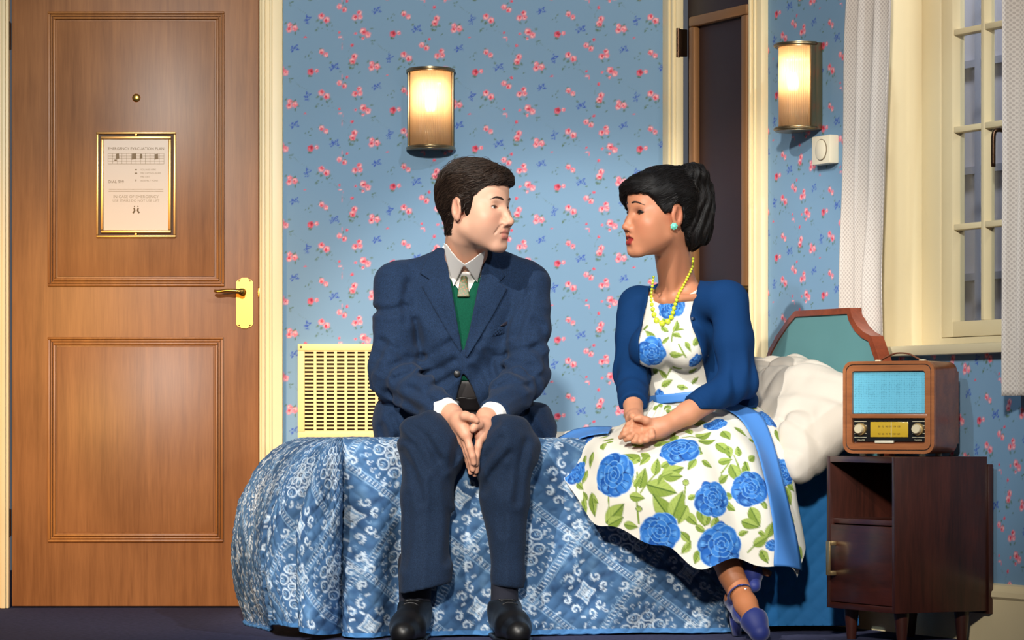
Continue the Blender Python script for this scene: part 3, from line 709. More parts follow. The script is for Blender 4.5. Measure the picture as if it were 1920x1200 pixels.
def sconce(M4, label):
    r = empty('wall_sconce'); r.matrix_world = M4; r.location = M4.translation; r.rotation_euler = M4.to_euler()
    tag(r, label, 'wall light', 'pair of lit half-cylinder wall lights')
    W, H, Dp = M(87, DW), M(152, DW), 0.085
    q = MB(); q.box((0, -0.0115, 0), (W, 0.023, H - 0.004), bev=0.002); q.build('back_plate', SCON, r)
    arc = [(-W / 2 * math.cos(t), -0.02 - Dp * math.sin(t)) for t in np.linspace(0, PI, 25)]
    for z0, z1, nm in ((H / 2 - 0.012, H / 2, 'top_cap'), (-H / 2, -H / 2 + 0.012, 'bottom_cap')):
        q = MB(); pts = arc; a = [q.bm.verts.new((x, y, z0)) for x, y in pts]; c = [q.bm.verts.new((x, y, z1)) for x, y in pts]; n = len(pts)
        q.bm.faces.new(a); q.bm.faces.new(c[::-1])
        for i in range(n): q.bm.faces.new((a[i], a[(i + 1) % n], c[(i + 1) % n], c[i]))
        q.build(nm, SCON, r, 50)
        q = MB(); q.tube([(x * 1.005, y * 1.005, (z0 + z1) / 2) for x, y in arc], 0.0045, 8); q.build('cap_rim', SCON, r, 'all')
    for sx in (-1, 1):
        q = MB(); q.box((sx * (W / 2 - 0.0035), -0.030, 0), (0.007, 0.020, H - 0.02), bev=0.002); q.build('side_rod', SCON, r)
    # ribbed half cylinder, 3 mm wall
    t = np.linspace(0.04, PI - 0.04, 181); rad = 0.87 + 0.012 * np.cos(t * 34 * 2)
    xs, ys = -W / 2 * np.cos(t) * rad, -0.02 - Dp * np.sin(t) * rad
    zz = np.linspace(-H / 2 + 0.008, H / 2 - 0.008, 6)
    G = np.stack([np.repeat(xs[:, None], 6, 1), np.repeat(ys[:, None], 6, 1), np.repeat(zz[None], len(t), 0)], -1)
    V, Fq = solid_grid(G, grid_normals(G), 0.0025); link('ribbed_shade', mesh_np('ribbed_shade', V, Fq, True), RIB, r)
    q = MB(); q.lathe([(0, -0.026), (0.012, -0.022), (0.0175, -0.008), (0.0175, 0.006), (0.011, 0.024), (0.009, 0.03)], 18, Matrix.Translation((0, -0.055, 0.012))); q.build('bulb', BULB, r, 'all')
    q = MB(); q.lathe([(0.012, -0.115), (0.012, -0.03), (0.010, -0.02)], 14, Matrix.Translation((0, -0.055, 0.012))); q.build('lamp_holder', mat('lamp_holder', lin(230, 215, 185), 0.5), r)
    l = bpy.data.lights.new('sconce_glow', 'POINT'); l.energy = 0.55; l.color = (1.0, 0.72, 0.42); l.shadow_soft_size = 0.02
    lo = bpy.data.objects.new('sconce_glow', l); COL.objects.link(lo); lo.parent = r; lo.location = (0, -0.055, 0.05)
    return r
sconce(Matrix.Translation((xb(808), DW - 0.001, zb(207))), 'lit ribbed glass wall light above the man on the back wall')
sconce(MRW @ Matrix.Translation((s_of(1543) - M(87, DW) / 2, -0.001, z_of(1521, 165))), 'lit ribbed glass wall light beside the window curtain')

# ---- air vent grille behind the bed
VENTM = mat('cream_vent_paint', lin(236, 208, 140), 0.5)
v0, v1, vz0, vz1 = xb(559), xb(758), zb(822), zb(645)
vt = empty('air_vent', ((v0 + v1) / 2, DW, vz0)); tag(vt, 'cream slotted air vent grille low on the papered wall', 'vent grille')
VW, VH = v1 - v0, vz1 - vz0
q = MB(); q.box((0, -0.004, VH / 2), (VW - 0.01, 0.004, VH - 0.01)); q.build('slot_shade', mat('vent_shade', lin(46, 34, 18), 0.8), vt)  # dark slab behind the bars, shade of the slots put into its colour
q = MB(); t = 0.022
for (cx, cz, sx, sz) in ((0, VH - t/2, VW, t), (0, t/2, VW, t), (-VW/2 + t/2, VH/2, t, VH - 2*t), (VW/2 - t/2, VH/2, t, VH - 2*t)):
    q.box((cx, -0.010, cz), (sx, 0.018, sz), bev=0.002)
q.build('frame', VENTM, vt)
q = MB(); pr = M(7.15, DW); nr = int((VH - 2 * t) / pr)
for k in range(nr + 1): q.box((0, -0.012, t + k * (VH - 2 * t) / nr), (VW - 2 * t, 0.008, pr * 0.46))
o = q.build('grille_bars', VENTM, vt, None); o['kind'] = 'stuff'
pc = M(17.3, DW); ncol = int((VW - 2 * t) / pc)
mbar = MB(); mbar.box((0, 0, 0), (pc * 0.30, 0.0095, VH - 2 * t)); mbar = mbar.mesh('upright_bar'); mbar.materials.append(VENTM)
for k in range(1, ncol): place('upright_bar', mbar, Matrix.Translation((-VW / 2 + t + k * (VW - 2 * t) / ncol, -0.0125, VH / 2)), vt)
for sx in (-1, 1):
    q = MB(); q.lathe([(0.004, 0), (0.003, 0.002), (0, 0.0025)], 10, Matrix.Translation((sx * (VW / 2 - 0.010), -0.019, VH - 0.010)) @ Matrix.Rotation(PI / 2, 4, 'X')); q.build('screw', DARKBRONZE, vt)

# ---- dial control box on the right wall
TH = MRW @ Matrix.Translation((s_of(1556), 0, z_of(1556, 282)))
th = empty('dimmer_switch'); th.location = TH.translation; th.rotation_euler = TH.to_euler(); tag(th, 'small cream dial switch box under the right wall light', 'switch')
CRP = mat('cream_plastic', lin(236, 224, 196), 0.4)
q = MB(); q.box((0, -0.016, 0), (0.098, 0.032, 0.082), bev=0.004); q.build('box', CRP, th)
q = MB(); q.lathe([(0.029, 0), (0.029, 0.003), (0.027, 0.0045), (0, 0.0045)], 32, Matrix.Translation((0.004, -0.032, 0)) @ Matrix.Rotation(PI / 2, 4, 'X')); q.build('dial', CRP, th)
tr_ = [(0.004 + 0.0295 * math.cos(a), -0.0328, 0.0295 * math.sin(a)) for a in np.linspace(0, 2 * PI, 41)]
q = MB(); q.tube(tr_, 0.0016, 6); q.build('dial_ring', mat('dial_groove', lin(120, 104, 80), 0.5), th)

# ---- curtains
def curtain_mat(name, base, dot):
    m = bpy.data.materials.new(name); m.use_nodes = True; N, L = nodes(m); b = N['Principled BSDF']; b.inputs['Roughness'].default_value = 0.9; b.inputs['Specular IOR Level'].default_value = 0.1
    uv = N.new('ShaderNodeUVMap'); mp = N.new('ShaderNodeMapping'); mp.inputs['Rotation'].default_value = (0, 0, PI / 4); mp.inputs['Scale'].default_value = (112, 112, 1)
    vo = N.new('ShaderNodeTexVoronoi'); vo.voronoi_dimensions = '2D'; vo.inputs['Randomness'].default_value = 0.0; vo.inputs['Scale'].default_value = 1.0
    L.new(uv.outputs[0], mp.inputs[0]); L.new(mp.outputs[0], vo.inputs['Vector'])
    r = N.new('ShaderNodeValToRGB'); r.color_ramp.elements[0].position = 0.30; r.color_ramp.elements[1].position = 0.42
    r.color_ramp.elements[0].color = (*dot, 1); r.color_ramp.elements[1].color = (*base, 1)
    L.new(vo.outputs['Distance'], r.inputs[0]); L.new(r.outputs[0], b.inputs['Base Color'])
    return m
CURT = curtain_mat('honeycomb_curtain', lin(198, 188, 178), lin(172, 162, 154))
def curtain(label, left, right, ztop, zbot, off, nf, amp, seed, bulge=0.0):
    """left/right: s positions as functions of height fraction (0 bottom, 1 top)"""
    nz, ns = 90, 110; t = np.linspace(0, 1, ns); hgt = np.linspace(0, 1, nz)
    T_, H_ = np.meshgrid(t, hgt, indexing='ij')
    s_ = np.interp(H_, [0, .25, .5, .75, 1], left) * (1 - T_) + np.interp(H_, [0, .25, .5, .75, 1], right) * T_
    ph = T_ * nf * 2 * PI + 0.7 * np.sin(H_ * 2.3 + seed) + 0.5 * vnoise(np.stack([T_ * 3, H_ * 2.5], -1), seed)
    y = -off - amp * (0.75 + 0.25 * H_) * np.sin(ph) - amp * 0.5 * vnoise(np.stack([T_ * 5, H_ * 4], -1), seed + 1)
    if bulge: y -= bulge * np.exp(-((H_ - 0.22) / 0.13) ** 2) * np.exp(-((T_ - 0.72) / 0.2) ** 2)
    s_ = s_ + 0.3 * amp * np.cos(ph)
    G = np.stack([s_, y, zbot + (ztop - zbot) * H_], -1)
    V, Fq = solid_grid(G, grid_normals(G), 0.0025)
    wid = abs(right[2] - left[2]) * 1.9
    uv = np.concatenate([np.stack([T_ * wid, H_ * (ztop - zbot)], -1).reshape(-1, 2)] * 2)
    W = V @ np.array(MRW.to_3x3()).T + np.array(MRW.translation)
    o = link('curtain', mesh_np('curtain', W, Fq, True, uv=uv), CURT); tag(o, label, 'curtain', 'window curtains'); return o
so = lambda l, y: [s_of(a, y) for a in l]
c1 = curtain('pale honeycomb patterned curtain at the left edge of the window, behind headboard', so([1574, 1574, 1577, 1583, 1597], -0.045), so([1662, 1658, 1660, 1665, 1671], -0.045), 2.02, 0.62, 0.045, 3.2, 0.014, 3, 0.02)
c2 = curtain('grey patterned curtain at the photo\'s right edge, hanging lower than the sill', so([1890, 1887, 1885, 1883, 1882], -0.07), [2.16] * 5, 2.02, z_of(1900, 742, -0.07), 0.07, 4.2, 0.022, 9)

# ================================================================= furniture
MAHOG = wood('dark_mahogany', lin(26, 11, 8), lin(72, 33, 23), 0.38, (26, 26, 2.4), 0.2)
MAHOG_X = wood('dark_mahogany_cross', lin(32, 13, 9), lin(84, 36, 22), 0.38, (3.5, 26, 26), 0.2)
NS0, NS1, NY0, NY1, NZ0, NZ1 = 1.440, 1.772, -0.323, -0.034, 0.084, 0.491
NM = MRW @ Matrix.Translation(((NS0 + NS1) / 2, (NY0 + NY1) / 2, 0))
ns = empty('nightstand'); ns.location = NM.translation; ns.rotation_euler = NM.to_euler(); tag(ns, 'dark mahogany bedside cabinet with open shelf and short tapered legs', 'nightstand')
nw, nd, nh = NS1 - NS0, NY1 - NY0, NZ1 - NZ0; tk = 0.016; zc = (NZ0 + NZ1) / 2
for sx in (-1, 1):
    q = MB(); q.box((sx * (nw / 2 - tk / 2), 0, zc), (tk, nd, nh), bev=0.0015); q.build('side_panel', MAHOG, ns)
q = MB(); q.box((0, 0, NZ1 - tk / 2), (nw - 2 * tk, nd, tk), bev=0.001); q.build('top', MAHOG_X, ns)
q = MB(); q.box((0, 0, NZ0 + tk / 2), (nw - 2 * tk, nd, tk), bev=0.001); q.build('bottom', MAHOG_X, ns)
shz = 0.318
q = MB(); q.box((0, 0.005, shz), (nw - 2 * tk, nd - 0.012, 0.014), bev=0.001); q.build('shelf', MAHOG_X, ns)
q = MB(); q.box((0, nd / 2 - 0.006, zc), (nw - 2 * tk, 0.008, nh - 2 * tk)); q.build('inner_back', MAHOG_X, ns)
q = MB(); q.box((0.002, nd / 2 + 0.008, zc - 0.014), (nw + 0.006, 0.014, nh - 0.012), bev=0.001); q.build('back_panel', MAHOG, ns)
q = MB(); q.box((0, -nd / 2 + 0.009, (shz - 0.008 + NZ0 + tk) / 2), (nw - 2 * tk - 0.004, 0.016, shz - 0.012 - NZ0 - tk), bev=0.0015); dr = q.build('cupboard_door', MAHOG_X, ns)
hx, hz0, hz1 = -nw / 2 + 0.040, 0.172, 0.264
q = MB(); q.box((hx, -nd / 2 - 0.020, (hz0 + hz1) / 2), (0.016, 0.006, hz1 - hz0), bev=0.001)
for zz in (hz0 + 0.006, hz1 - 0.006): q.box((hx, -nd / 2 - 0.010, zz), (0.016, 0.022, 0.012), bev=0.001)
q.build('handle', mat('brushed_brass_pull', lin(196, 170, 122), 0.35, 0.9), dr)
for sx in (-1, 1):
    for sy in (-1, 1):
        q = MB(); q.lathe([(0.012, 0), (0.0125, 0.002), (0.021, NZ0)], 16, Matrix.Translation((sx * (nw / 2 - 0.045), sy * (nd / 2 - 0.05), 0))); q.build('leg', MAHOG, ns, 50)

# ---- radio on the nightstand
ra = math.radians(28); rw, rh, rd = 0.256, 0.244, 0.185
fl = np.array([0.879, 8.352]); fc = fl + np.array([math.cos(ra), -math.sin(ra)]) * rw / 2
rad = empty('table_radio', (fc[0], fc[1], NZ1), -ra); tag(rad, 'wooden retro radio with turquoise speaker cloth standing on the nightstand', 'radio')
RW_ = wood('walnut_radio_case', lin(84, 42, 20), lin(146, 84, 44), 0.35, (2.4, 26, 26), 0.25)
RWD = wood('walnut_radio_front', lin(120, 66, 34), lin(176, 108, 62), 0.35, (3, 26, 26), 0.2)
Z0 = 0.008
ol = [(x, z + Z0 + rh / 2) for x, z in rbox_outline(rw, rh, 0.026, 6)]
def ring_prism(q, w0, h0, r0, w1, h1, r1, y0, y1, zc):
    a = rbox_outline(w0, h0, r0, 6); c = rbox_outline(w1, h1, r1, 6); n = len(a)
    v = [[q.bm.verts.new((x, y, z + zc)) for x, z in o_] for o_, y in ((a, y0), (c, y0), (c, y1), (a, y1))]
    for u, w_ in ((0, 1), (1, 2), (2, 3), (3, 0)):
        for i in range(n): q.bm.faces.new((v[u][i], v[u][(i + 1) % n], v[w_][(i + 1) % n], v[w_][i]))
rc = Z0 + rh / 2
q = MB(); q.prism(ol, 0.014, rd); bmesh.ops.bevel(q.bm, geom=[e for e in q.bm.edges if all(abs(v.co.y - rd) < 1e-5 for v in e.verts)], offset=0.012, segments=4, affect='EDGES'); q.build('case', RW_, rad, 50)
q = MB(); ring_prism(q, rw, rh, 0.026, rw - 0.016, rh - 0.016, 0.020, -0.002, 0.016, rc); q.build('front_rim', RWD, rad, 50)
q = MB(); ring_prism(q, rw - 0.016, rh - 0.016, 0.020, rw - 0.021, rh - 0.021, 0.018, 0.001, 0.016, rc); q.build('black_line', BLACK, rad, 50)
q = MB(); ring_prism(q, rw - 0.021, rh - 0.021, 0.018, rw - 0.052, rh - 0.052, 0.006, -0.002, 0.018, rc); q.build('inner_rim', RWD, rad, 50)
iw, ih = rw - 0.052, rh - 0.052; top_i = rc + ih / 2; bot_i = rc - ih / 2
SPK = bpy.data.materials.new('turquoise_speaker_weave'); SPK.use_nodes = True; N, L = nodes(SPK); b = N['Principled BSDF']; b.inputs['Roughness'].default_value = 0.8
tc = N.new('ShaderNodeTexCoord'); mp = N.new('ShaderNodeMapping'); mp.inputs['Scale'].default_value = (215, 215, 215); vo = N.new('ShaderNodeTexVoronoi'); vo.inputs['Randomness'].default_value = 0.12; vo.inputs['Scale'].default_value = 1
rr = N.new('ShaderNodeValToRGB'); rr.color_ramp.elements[0].color = (*lin(30, 92, 120), 1); rr.color_ramp.elements[1].color = (*lin(104, 182, 206), 1); rr.color_ramp.elements[0].position = .16; rr.color_ramp.elements[1].position = .5
L.new(tc.outputs['Object'], mp.inputs[0]); L.new(mp.outputs[0], vo.inputs['Vector']); L.new(vo.outputs['Distance'], rr.inputs[0]); L.new(rr.outputs[0], b.inputs['Base Color'])
sp_h = 0.112; spz = top_i - sp_h / 2
q = MB(); q.box((0, 0.010, spz), (iw, 0.004, sp_h)); q.build('speaker_cloth', SPK, rad)
q = MB(); q.box((0, 0.008, top_i - sp_h - 0.007), (iw + 0.012, 0.022, 0.012), bev=0.002); q.build('ledge', RWD, rad)
dz = (top_i - sp_h - 0.013 + bot_i + 0.006) / 2; dh = (top_i - sp_h - 0.013) - (bot_i + 0.006)
q = MB(); q.box((0, 0.009, dz), (iw, 0.004, dh)); dp = q.build('dial_panel', mat('black_dial_panel', (0.008, 0.008, 0.008), 0.25), rad)
PALE = mat('pale_print', lin(205, 196, 165), 0.5)
for k in range(5):
    for sx in (-1, 1): q = MB(); q.box((sx * iw * 0.40, 0.0068, dz + dh * (0.36 - 0.17 * k)), (iw * 0.17, 0.0005, 0.0012)); q.build('panel_stripe', PALE, dp)
DIAL = mat('yellow_dial_glass', lin(196, 158, 44), 0.2, coat=0.5)
q = MB(); q.box((0, 0.0065, dz + 0.001), (iw * 0.52, 0.003, dh * 0.66), bev=0.0008); dl = q.build('tuning_scale', DIAL, dp)
for zz, row in ((dz + dh * 0.14, '88  92  96 100 104 108'), (dz - dh * 0.18, '53  60  70  90 120 160')): write('scale_numbers', row, 0.0066, mat('brown_print', lin(70, 48, 14), 0.5), Matrix.Translation((0, 0.0046, zz)), dl)
q = MB(); q.box((0.006, 0.0045, dz + 0.001), (0.0014, 0.001, dh * 0.66)); q.build('needle', PALE, dl)
KNOB = mat('cream_knob', lin(205, 190, 155), 0.35)
for sx in (-1, 1):
    kx = sx * iw * 0.395; R_ = Matrix.Translation((kx, 0.0065, dz + 0.002)) @ Matrix.Rotation(PI / 2, 4, 'X')
    q = MB(); q.lathe([(0.0165, 0), (0.0165, 0.006), (0.0155, 0.008), (0.012, 0.008), (0.0115, 0.018), (0.010, 0.020), (0, 0.020)], 28, R_); kn = q.build('knob', mat('brass_knob_skirt', lin(190, 160, 105), 0.35, 0.7), dp, 50)
    q = MB(); q.lathe([(0.0122, 0.008), (0.0122, 0.0185), (0.0105, 0.0212), (0, 0.0212)], 28, R_); q.build('knob_cap', KNOB, kn, 50)
    write('knob_word', 'VOLUME' if sx < 0 else 'TUNING', 0.0056, PALE, Matrix.Translation((kx, 0.0066, dz - dh * 0.44)), dp)
q = MB(); q.box((-0.012, 0.002, bot_i + 0.005), (0.052, 0.010, 0.007), bev=0.0015); q.build('button_bar', mat('cream_buttons', lin(215, 205, 180), 0.4), rad)
q = MB(); q.tube(resample([(-0.060, 0.09, Z0 + rh + 0.002), (-0.045, 0.09, Z0 + rh + 0.010), (-0.015, 0.09, Z0 + rh + 0.022), (0.02, 0.09, Z0 + rh + 0.021), (0.045, 0.09, Z0 + rh + 0.010), (0.060, 0.09, Z0 + rh + 0.002)], 24), 0.0065, 10, None, 0.35); hd = q.build('carry_handle', mat('brown_leather', lin(112, 62, 36), 0.45), rad, 'all')
for sx in (-1, 1):
    q = MB(); q.box((sx * 0.062, 0.09, Z0 + rh + 0.002), (0.016, 0.018, 0.007), bev=0.002); q.build('handle_stud', mat('ivory_stud', lin(220, 205, 170), 0.4), hd)
for sx in (-1, 1):
    for y in (0.03, rd - 0.03):
        q = MB(); q.lathe([(0.009, 0), (0.009, Z0 + 0.001)], 12, Matrix.Translation((sx * (rw / 2 - 0.045), y, 0))); q.build('foot', mat('pale_foot', lin(205, 190, 160), 0.5), rad)
# ================================================================= bed
BO = np.array([-0.462, 8.56]); BA = math.radians(11.5)
E1 = np.array([math.cos(BA), math.sin(BA)]); E2 = np.array([-math.sin(BA), math.cos(BA)])
BT = 0.538; BW = 0.72; BL = 1.31
def bedp(a, b, z): return np.array([*(BO + a * E1 + b * E2), z])
MBED = Matrix.Translation((BO[0], BO[1], 0)) @ Matrix.Rotation(BA, 4, 'Z')
bed = empty('bed', tuple(MBED.translation), BA); tag(bed, 'single bed with teal upholstered headboard against the right wall', 'bed')
BEDW = wood('bed_base_wood', lin(70, 30, 16), lin(130, 66, 38), 0.5, (3, 26, 26))
q = MB(); q.box((BL / 2 + 0.03, BW / 2, 0.20), (BL - 0.10, BW - 0.08, 0.16), bev=0.004); q.build('base', BEDW, bed)
q = MB(); q.box((BL / 2 + 0.02, BW / 2, 0.40), (BL - 0.04, BW - 0.04, 0.235), bev=0.05, seg=4); q.build('mattress', mat('mattress_ticking', lin(214, 208, 196), 0.8), bed)
for a in (0.12, BL - 0.15):
    for b in (0.10, BW - 0.1):
        q = MB(); q.lathe([(0.022, 0), (0.03, 0.125)], 14, Matrix.Translation((a, b, 0))); q.build('leg', BEDW, bed)
# headboard follows the right wall
HO = [(1437, 690), (1448, 655), (1463, 628), (1482, 600), (1497, 583), (1600, 577), (1604, 594), (1613, 610), (1625, 622), (1640, 630), (1647, 650), (1656, 676)]
HB_Y = -0.10
hb = [(s_of(a, HB_Y), z_of(a, c, HB_Y)) for a, c in HO]
hb = [(hb[0][0] - 0.02, 0.08), (hb[0][0] - 0.02, hb[0][1] - 0.06)] + hb + [(hb[-1][0] + 0.015, hb[-1][1] - 0.05), (hb[-1][0] + 0.015, 0.08)]
cen = np.mean(hb, 0)
def inset(poly, d):
    p = np.array(poly); n = len(p); out = []
    for i in range(n):
        a, b, c = p[i - 1], p[i], p[(i + 1) % n]; e1 = (b - a) / np.linalg.norm(b - a); e2 = (c - b) / np.linalg.norm(c - b)
        n1 = np.array([e1[1], -e1[0]]); n2 = np.array([e2[1], -e2[0]]); m_ = n1 + n2; m_ /= np.linalg.norm(m_); out.append(tuple(b + m_ * d / max(0.5, m_ @ n1)))
    return out
HT = mat('teal_velvet', lin(72, 124, 126), 0.85, spec=0.2, var=0.08, vscale=3, sheen=0.3)
q = MB(); q.prism(inset(hb, 0.016), HB_Y - 0.008, HB_Y + 0.02, MRW); hbo = q.build('headboard', HT, bed, 30, world=True)
q = MB(); n = len(hb); inn = inset(hb, 0.017)
A_ = [[q.bm.verts.new((x, y, z)) for x, z in poly] for poly, y in ((hb, HB_Y - 0.012), (inn, HB_Y - 0.014), (inn, HB_Y + 0.028), (hb, HB_Y + 0.028))]
for u, w_ in ((0, 1), (1, 2), (2, 3), (3, 0)):
    for i in range(n): q.bm.faces.new((A_[u][i], A_[u][(i + 1) % n], A_[w_][(i + 1) % n], A_[w_][i]))
bmesh.ops.transform(q.bm, matrix=MRW, verts=q.bm.verts[:]); rim = q.build('headboard_rim', wood('headboard_rim_wood', lin(84, 34, 18), lin(140, 66, 38), 0.3, (10, 26, 26), 0.3), None, 30)
rim.parent = hbo

# ---- bedspread print: medallions, scrolls, diamonds (one repeat, tiled)
SPW = 0.30
def spread_canvas(res=0.00115):
    n = int(SPW / res); X, Y = np.meshgrid((np.arange(n) + .5) / n * SPW, (np.arange(n) + .5) / n * SPW)
    p = Paint(X.astype(np.float32), Y.astype(np.float32), lin(66, 100, 138)); W = lin(192, 206, 218); W2 = lin(128, 160, 190); Dk = lin(26, 44, 78); Md = lin(44, 74, 114); Lt = lin(104, 142, 178)
    S = SPW; rn = random.Random(5); wd = 0.0019
    def rep(fn, cx, cy):
        for i in (-1, 0, 1):
            for j in (-1, 0, 1): fn((cx + i) * S, (cy + j) * S)
    for cx, cy, r in ((0, 0, .27), (.5, .5, .22)): rep(lambda x, y: p.ell(x, y, r * S, r * S, PI / 4, Md, 0.7, 0.7, 4, 0.15), cx, cy)
    for _ in range(90):
        a, c, r = rn.random(), rn.random(), rn.uniform(.02, .085); co = (Dk, Md, Lt)[rn.randrange(3)]
        rep(lambda x, y: p.ell(x, y, r * S, r * S * .6, a * 9, co, 0.9, 0.6), a, c)
    # dashed ribbons along the two diagonals of the repeat
    for sgn in (1, -1):
        for k in range(40):
            t = (k + .5) / 40
            for o, w_ in ((.5, .028),):
                cx, cy = t, (o + sgn * t) % 1.0
                rep(lambda x, y: p.stroke([(x - w_ * S * .55, y + sgn * w_ * S * .35), (x + w_ * S * .55, y - sgn * w_ * S * .35)], wd * .75, W, .75), cx, cy)
        for o in (.455, .545):
            for cy0 in (0,):
                rep(lambda x, y: p.stroke([(x, y), (x + .5 * S, y + sgn * .5 * S)], wd * .8, W2, .8), 0, o); rep(lambda x, y: p.stroke([(x, y), (x + .5 * S, y + sgn * .5 * S)], wd * .8, W2, .8), .5, o + sgn * .5)
    def petal_flower(x, y, s_):
        p.ell(x, y, .15 * s_ * S, .15 * s_ * S, 0, Dk, .5, .55)
        for k in range(8):
            a = k * PI / 4; p.ring(x + .078 * s_ * S * math.cos(a), y + .078 * s_ * S * math.sin(a), .036 * s_ * S, .025 * s_ * S, a, wd, W)
            p.stroke([(x + .05 * s_ * S * math.cos(a), y + .05 * s_ * S * math.sin(a)), (x + .09 * s_ * S * math.cos(a), y + .09 * s_ * S * math.sin(a))], wd * .7, W2)
        p.ring(x, y, .03 * s_ * S, .03 * s_ * S, 0, wd, W); p.ell(x, y, .012 * S, .012 * S, 0, W, .4)
    rep(lambda x, y: petal_flower(x, y, 1.0), 0, 0)
    def paisley(x, y, a, s_):
        t = np.linspace(0, 1, 22); pts = []
        for u in t:
            th = u * 2 * PI; r = .058 * s_ * S * (1 - .62 * abs(math.sin(th / 2 + PI / 2)) ** 3)
            pts.append((x + r * 1.25 * math.cos(a + th * .98) , y + r * math.sin(a + th * .98)))
        p.ell(x, y, .05 * s_ * S, .036 * s_ * S, a, Dk, .5, .5); p.stroke(pts, wd, W)
        p.ring(x, y, .028 * s_ * S, .020 * s_ * S, a, wd * .8, W2); p.ell(x, y, .010 * s_ * S, .008 * s_ * S, a, W, .4)
    for k in range(8):
        a = k * PI / 4 + PI / 8; rep(lambda x, y: paisley(x, y, a, 1.0), .19 * math.cos(a), .19 * math.sin(a))
    def scallop(x, y, r, n_, a0, a1):
        for k in range(n_):
            a = a0 + (a1 - a0) * (k + .5) / n_; p.ring(x + r * S * math.cos(a), y + r * S * math.sin(a), .017 * S, .015 * S, a, wd * .9, W, .9, -1.7, 1.7)
            p.stroke([(x + (r - .035) * S * math.cos(a), y + (r - .035) * S * math.sin(a)), (x + (r - .012) * S * math.cos(a), y + (r - .012) * S * math.sin(a))], wd * .7, W, .8)
    rep(lambda x, y: scallop(x, y, .285, 26, 0, 2 * PI), 0, 0)
    def diamond(x, y, s_):
        for r, w_, c in ((.105, wd, W), (.078, wd * .8, W2), (.050, wd, W), (.022, wd, W)):
            pts = [(x + r * s_ * S * math.cos(k * PI / 2), y + r * s_ * S * math.sin(k * PI / 2)) for k in range(5)]; q_ = []
            for a, b in zip(pts[:-1], pts[1:]): q_ += [a, ((a[0] + b[0]) / 2 * .8 + x * .2, (a[1] + b[1]) / 2 * .8 + y * .2)]
            p.stroke(q_ + [pts[0]], w_, c)
    rep(lambda x, y: diamond(x, y, 1.0), .5, .5)
    def scroll(x, y, a, s_, f=1):
        t = np.linspace(0.6, 2.3 * PI, 24); r = .0105 * t * s_ * S
        p.stroke(np.stack([x + r * np.cos(a + f * t), y + r * np.sin(a + f * t)], 1), wd, W)
        for k in range(8):
            tt = PI * (1.35 + k * .12); rr = .0105 * tt * s_ * S; th = a + f * tt
            p.stroke([(x + rr * 1.18 * math.cos(th), y + rr * 1.18 * math.sin(th)), (x + rr * 1.42 * math.cos(th), y + rr * 1.42 * math.sin(th))], wd * .75, W, .85)
    for cx, cy, a, f in ((.5, .13, 0, 1), (.5, -.13, PI, 1), (.13, .5, PI / 2, -1), (-.13, .5, -PI / 2, -1), (.37, .63, 2, 1), (.63, .37, 5, 1), (.37, .37, .5, -1), (.63, .63, 3.6, -1), (.42, .0, 1, -1), (.58, .0, 2, 1), (0, .42, 4, 1), (0, .58, 5.5, -1), (.30, .47, 1, 1), (.70, .53, 4, 1), (.47, .70, 2.5, -1), (.53, .30, 5.6, -1)):
        rep(lambda x, y: scroll(x, y, a, .62, f), cx, cy)
    for _ in range(54):                                       # filling sprigs
        cx, cy, a, q = rn.random(), rn.random(), rn.random() * 6.28, rn.random()
        if q < .45: rep(lambda x, y: p.ring(x, y, .017 * S, .013 * S, a, wd * .8, W2, .9, 0.3, 4.4), cx, cy)
        elif q < .75: rep(lambda x, y: (p.ell(x, y, .020 * S, .009 * S, a, Dk, .3, .8), p.ring(x, y, .021 * S, .010 * S, a, wd * .7, W, .8)), cx, cy)
        else: rep(lambda x, y: [p.stroke([(x + .008 * S * k * math.cos(a), y + .008 * S * k * math.sin(a)), (x + .008 * S * k * math.cos(a) + .014 * S * math.sin(a), y + .008 * S * k * math.sin(a) - .014 * S * math.cos(a))], wd * .6, W, .8) for k in range(6)], cx, cy)
    return p.C
SPIMG = spread_canvas()
def drape_profile(rmax, phimax, Rr, n=400, vmax=9):
    """arc that leaves the top edge and hangs: horizontal reach and drop per cloth length"""
    r = np.linspace(0, rmax, n)
    if Rr is None: phi = np.radians(np.interp(r, [0, 0.10, 0.2, 0.36, 0.6], [2, 38, 62, 82, 108]))
    else: phi = np.minimum(r / Rr, 1.0); phi = phimax * (phi * phi * (3 - 2 * phi))
    dr = r[1] - r[0]; h = np.concatenate([[0], np.cumsum(np.cos(phi)[:-1] * dr)]); v = np.concatenate([[0], np.cumsum(np.sin(phi)[:-1] * dr)])
    k = np.searchsorted(v, vmax)
    if k < n: h[k:] = h[k] + (r[k:] - r[k]) * 0.9; v[k:] = vmax
    return r, h, v
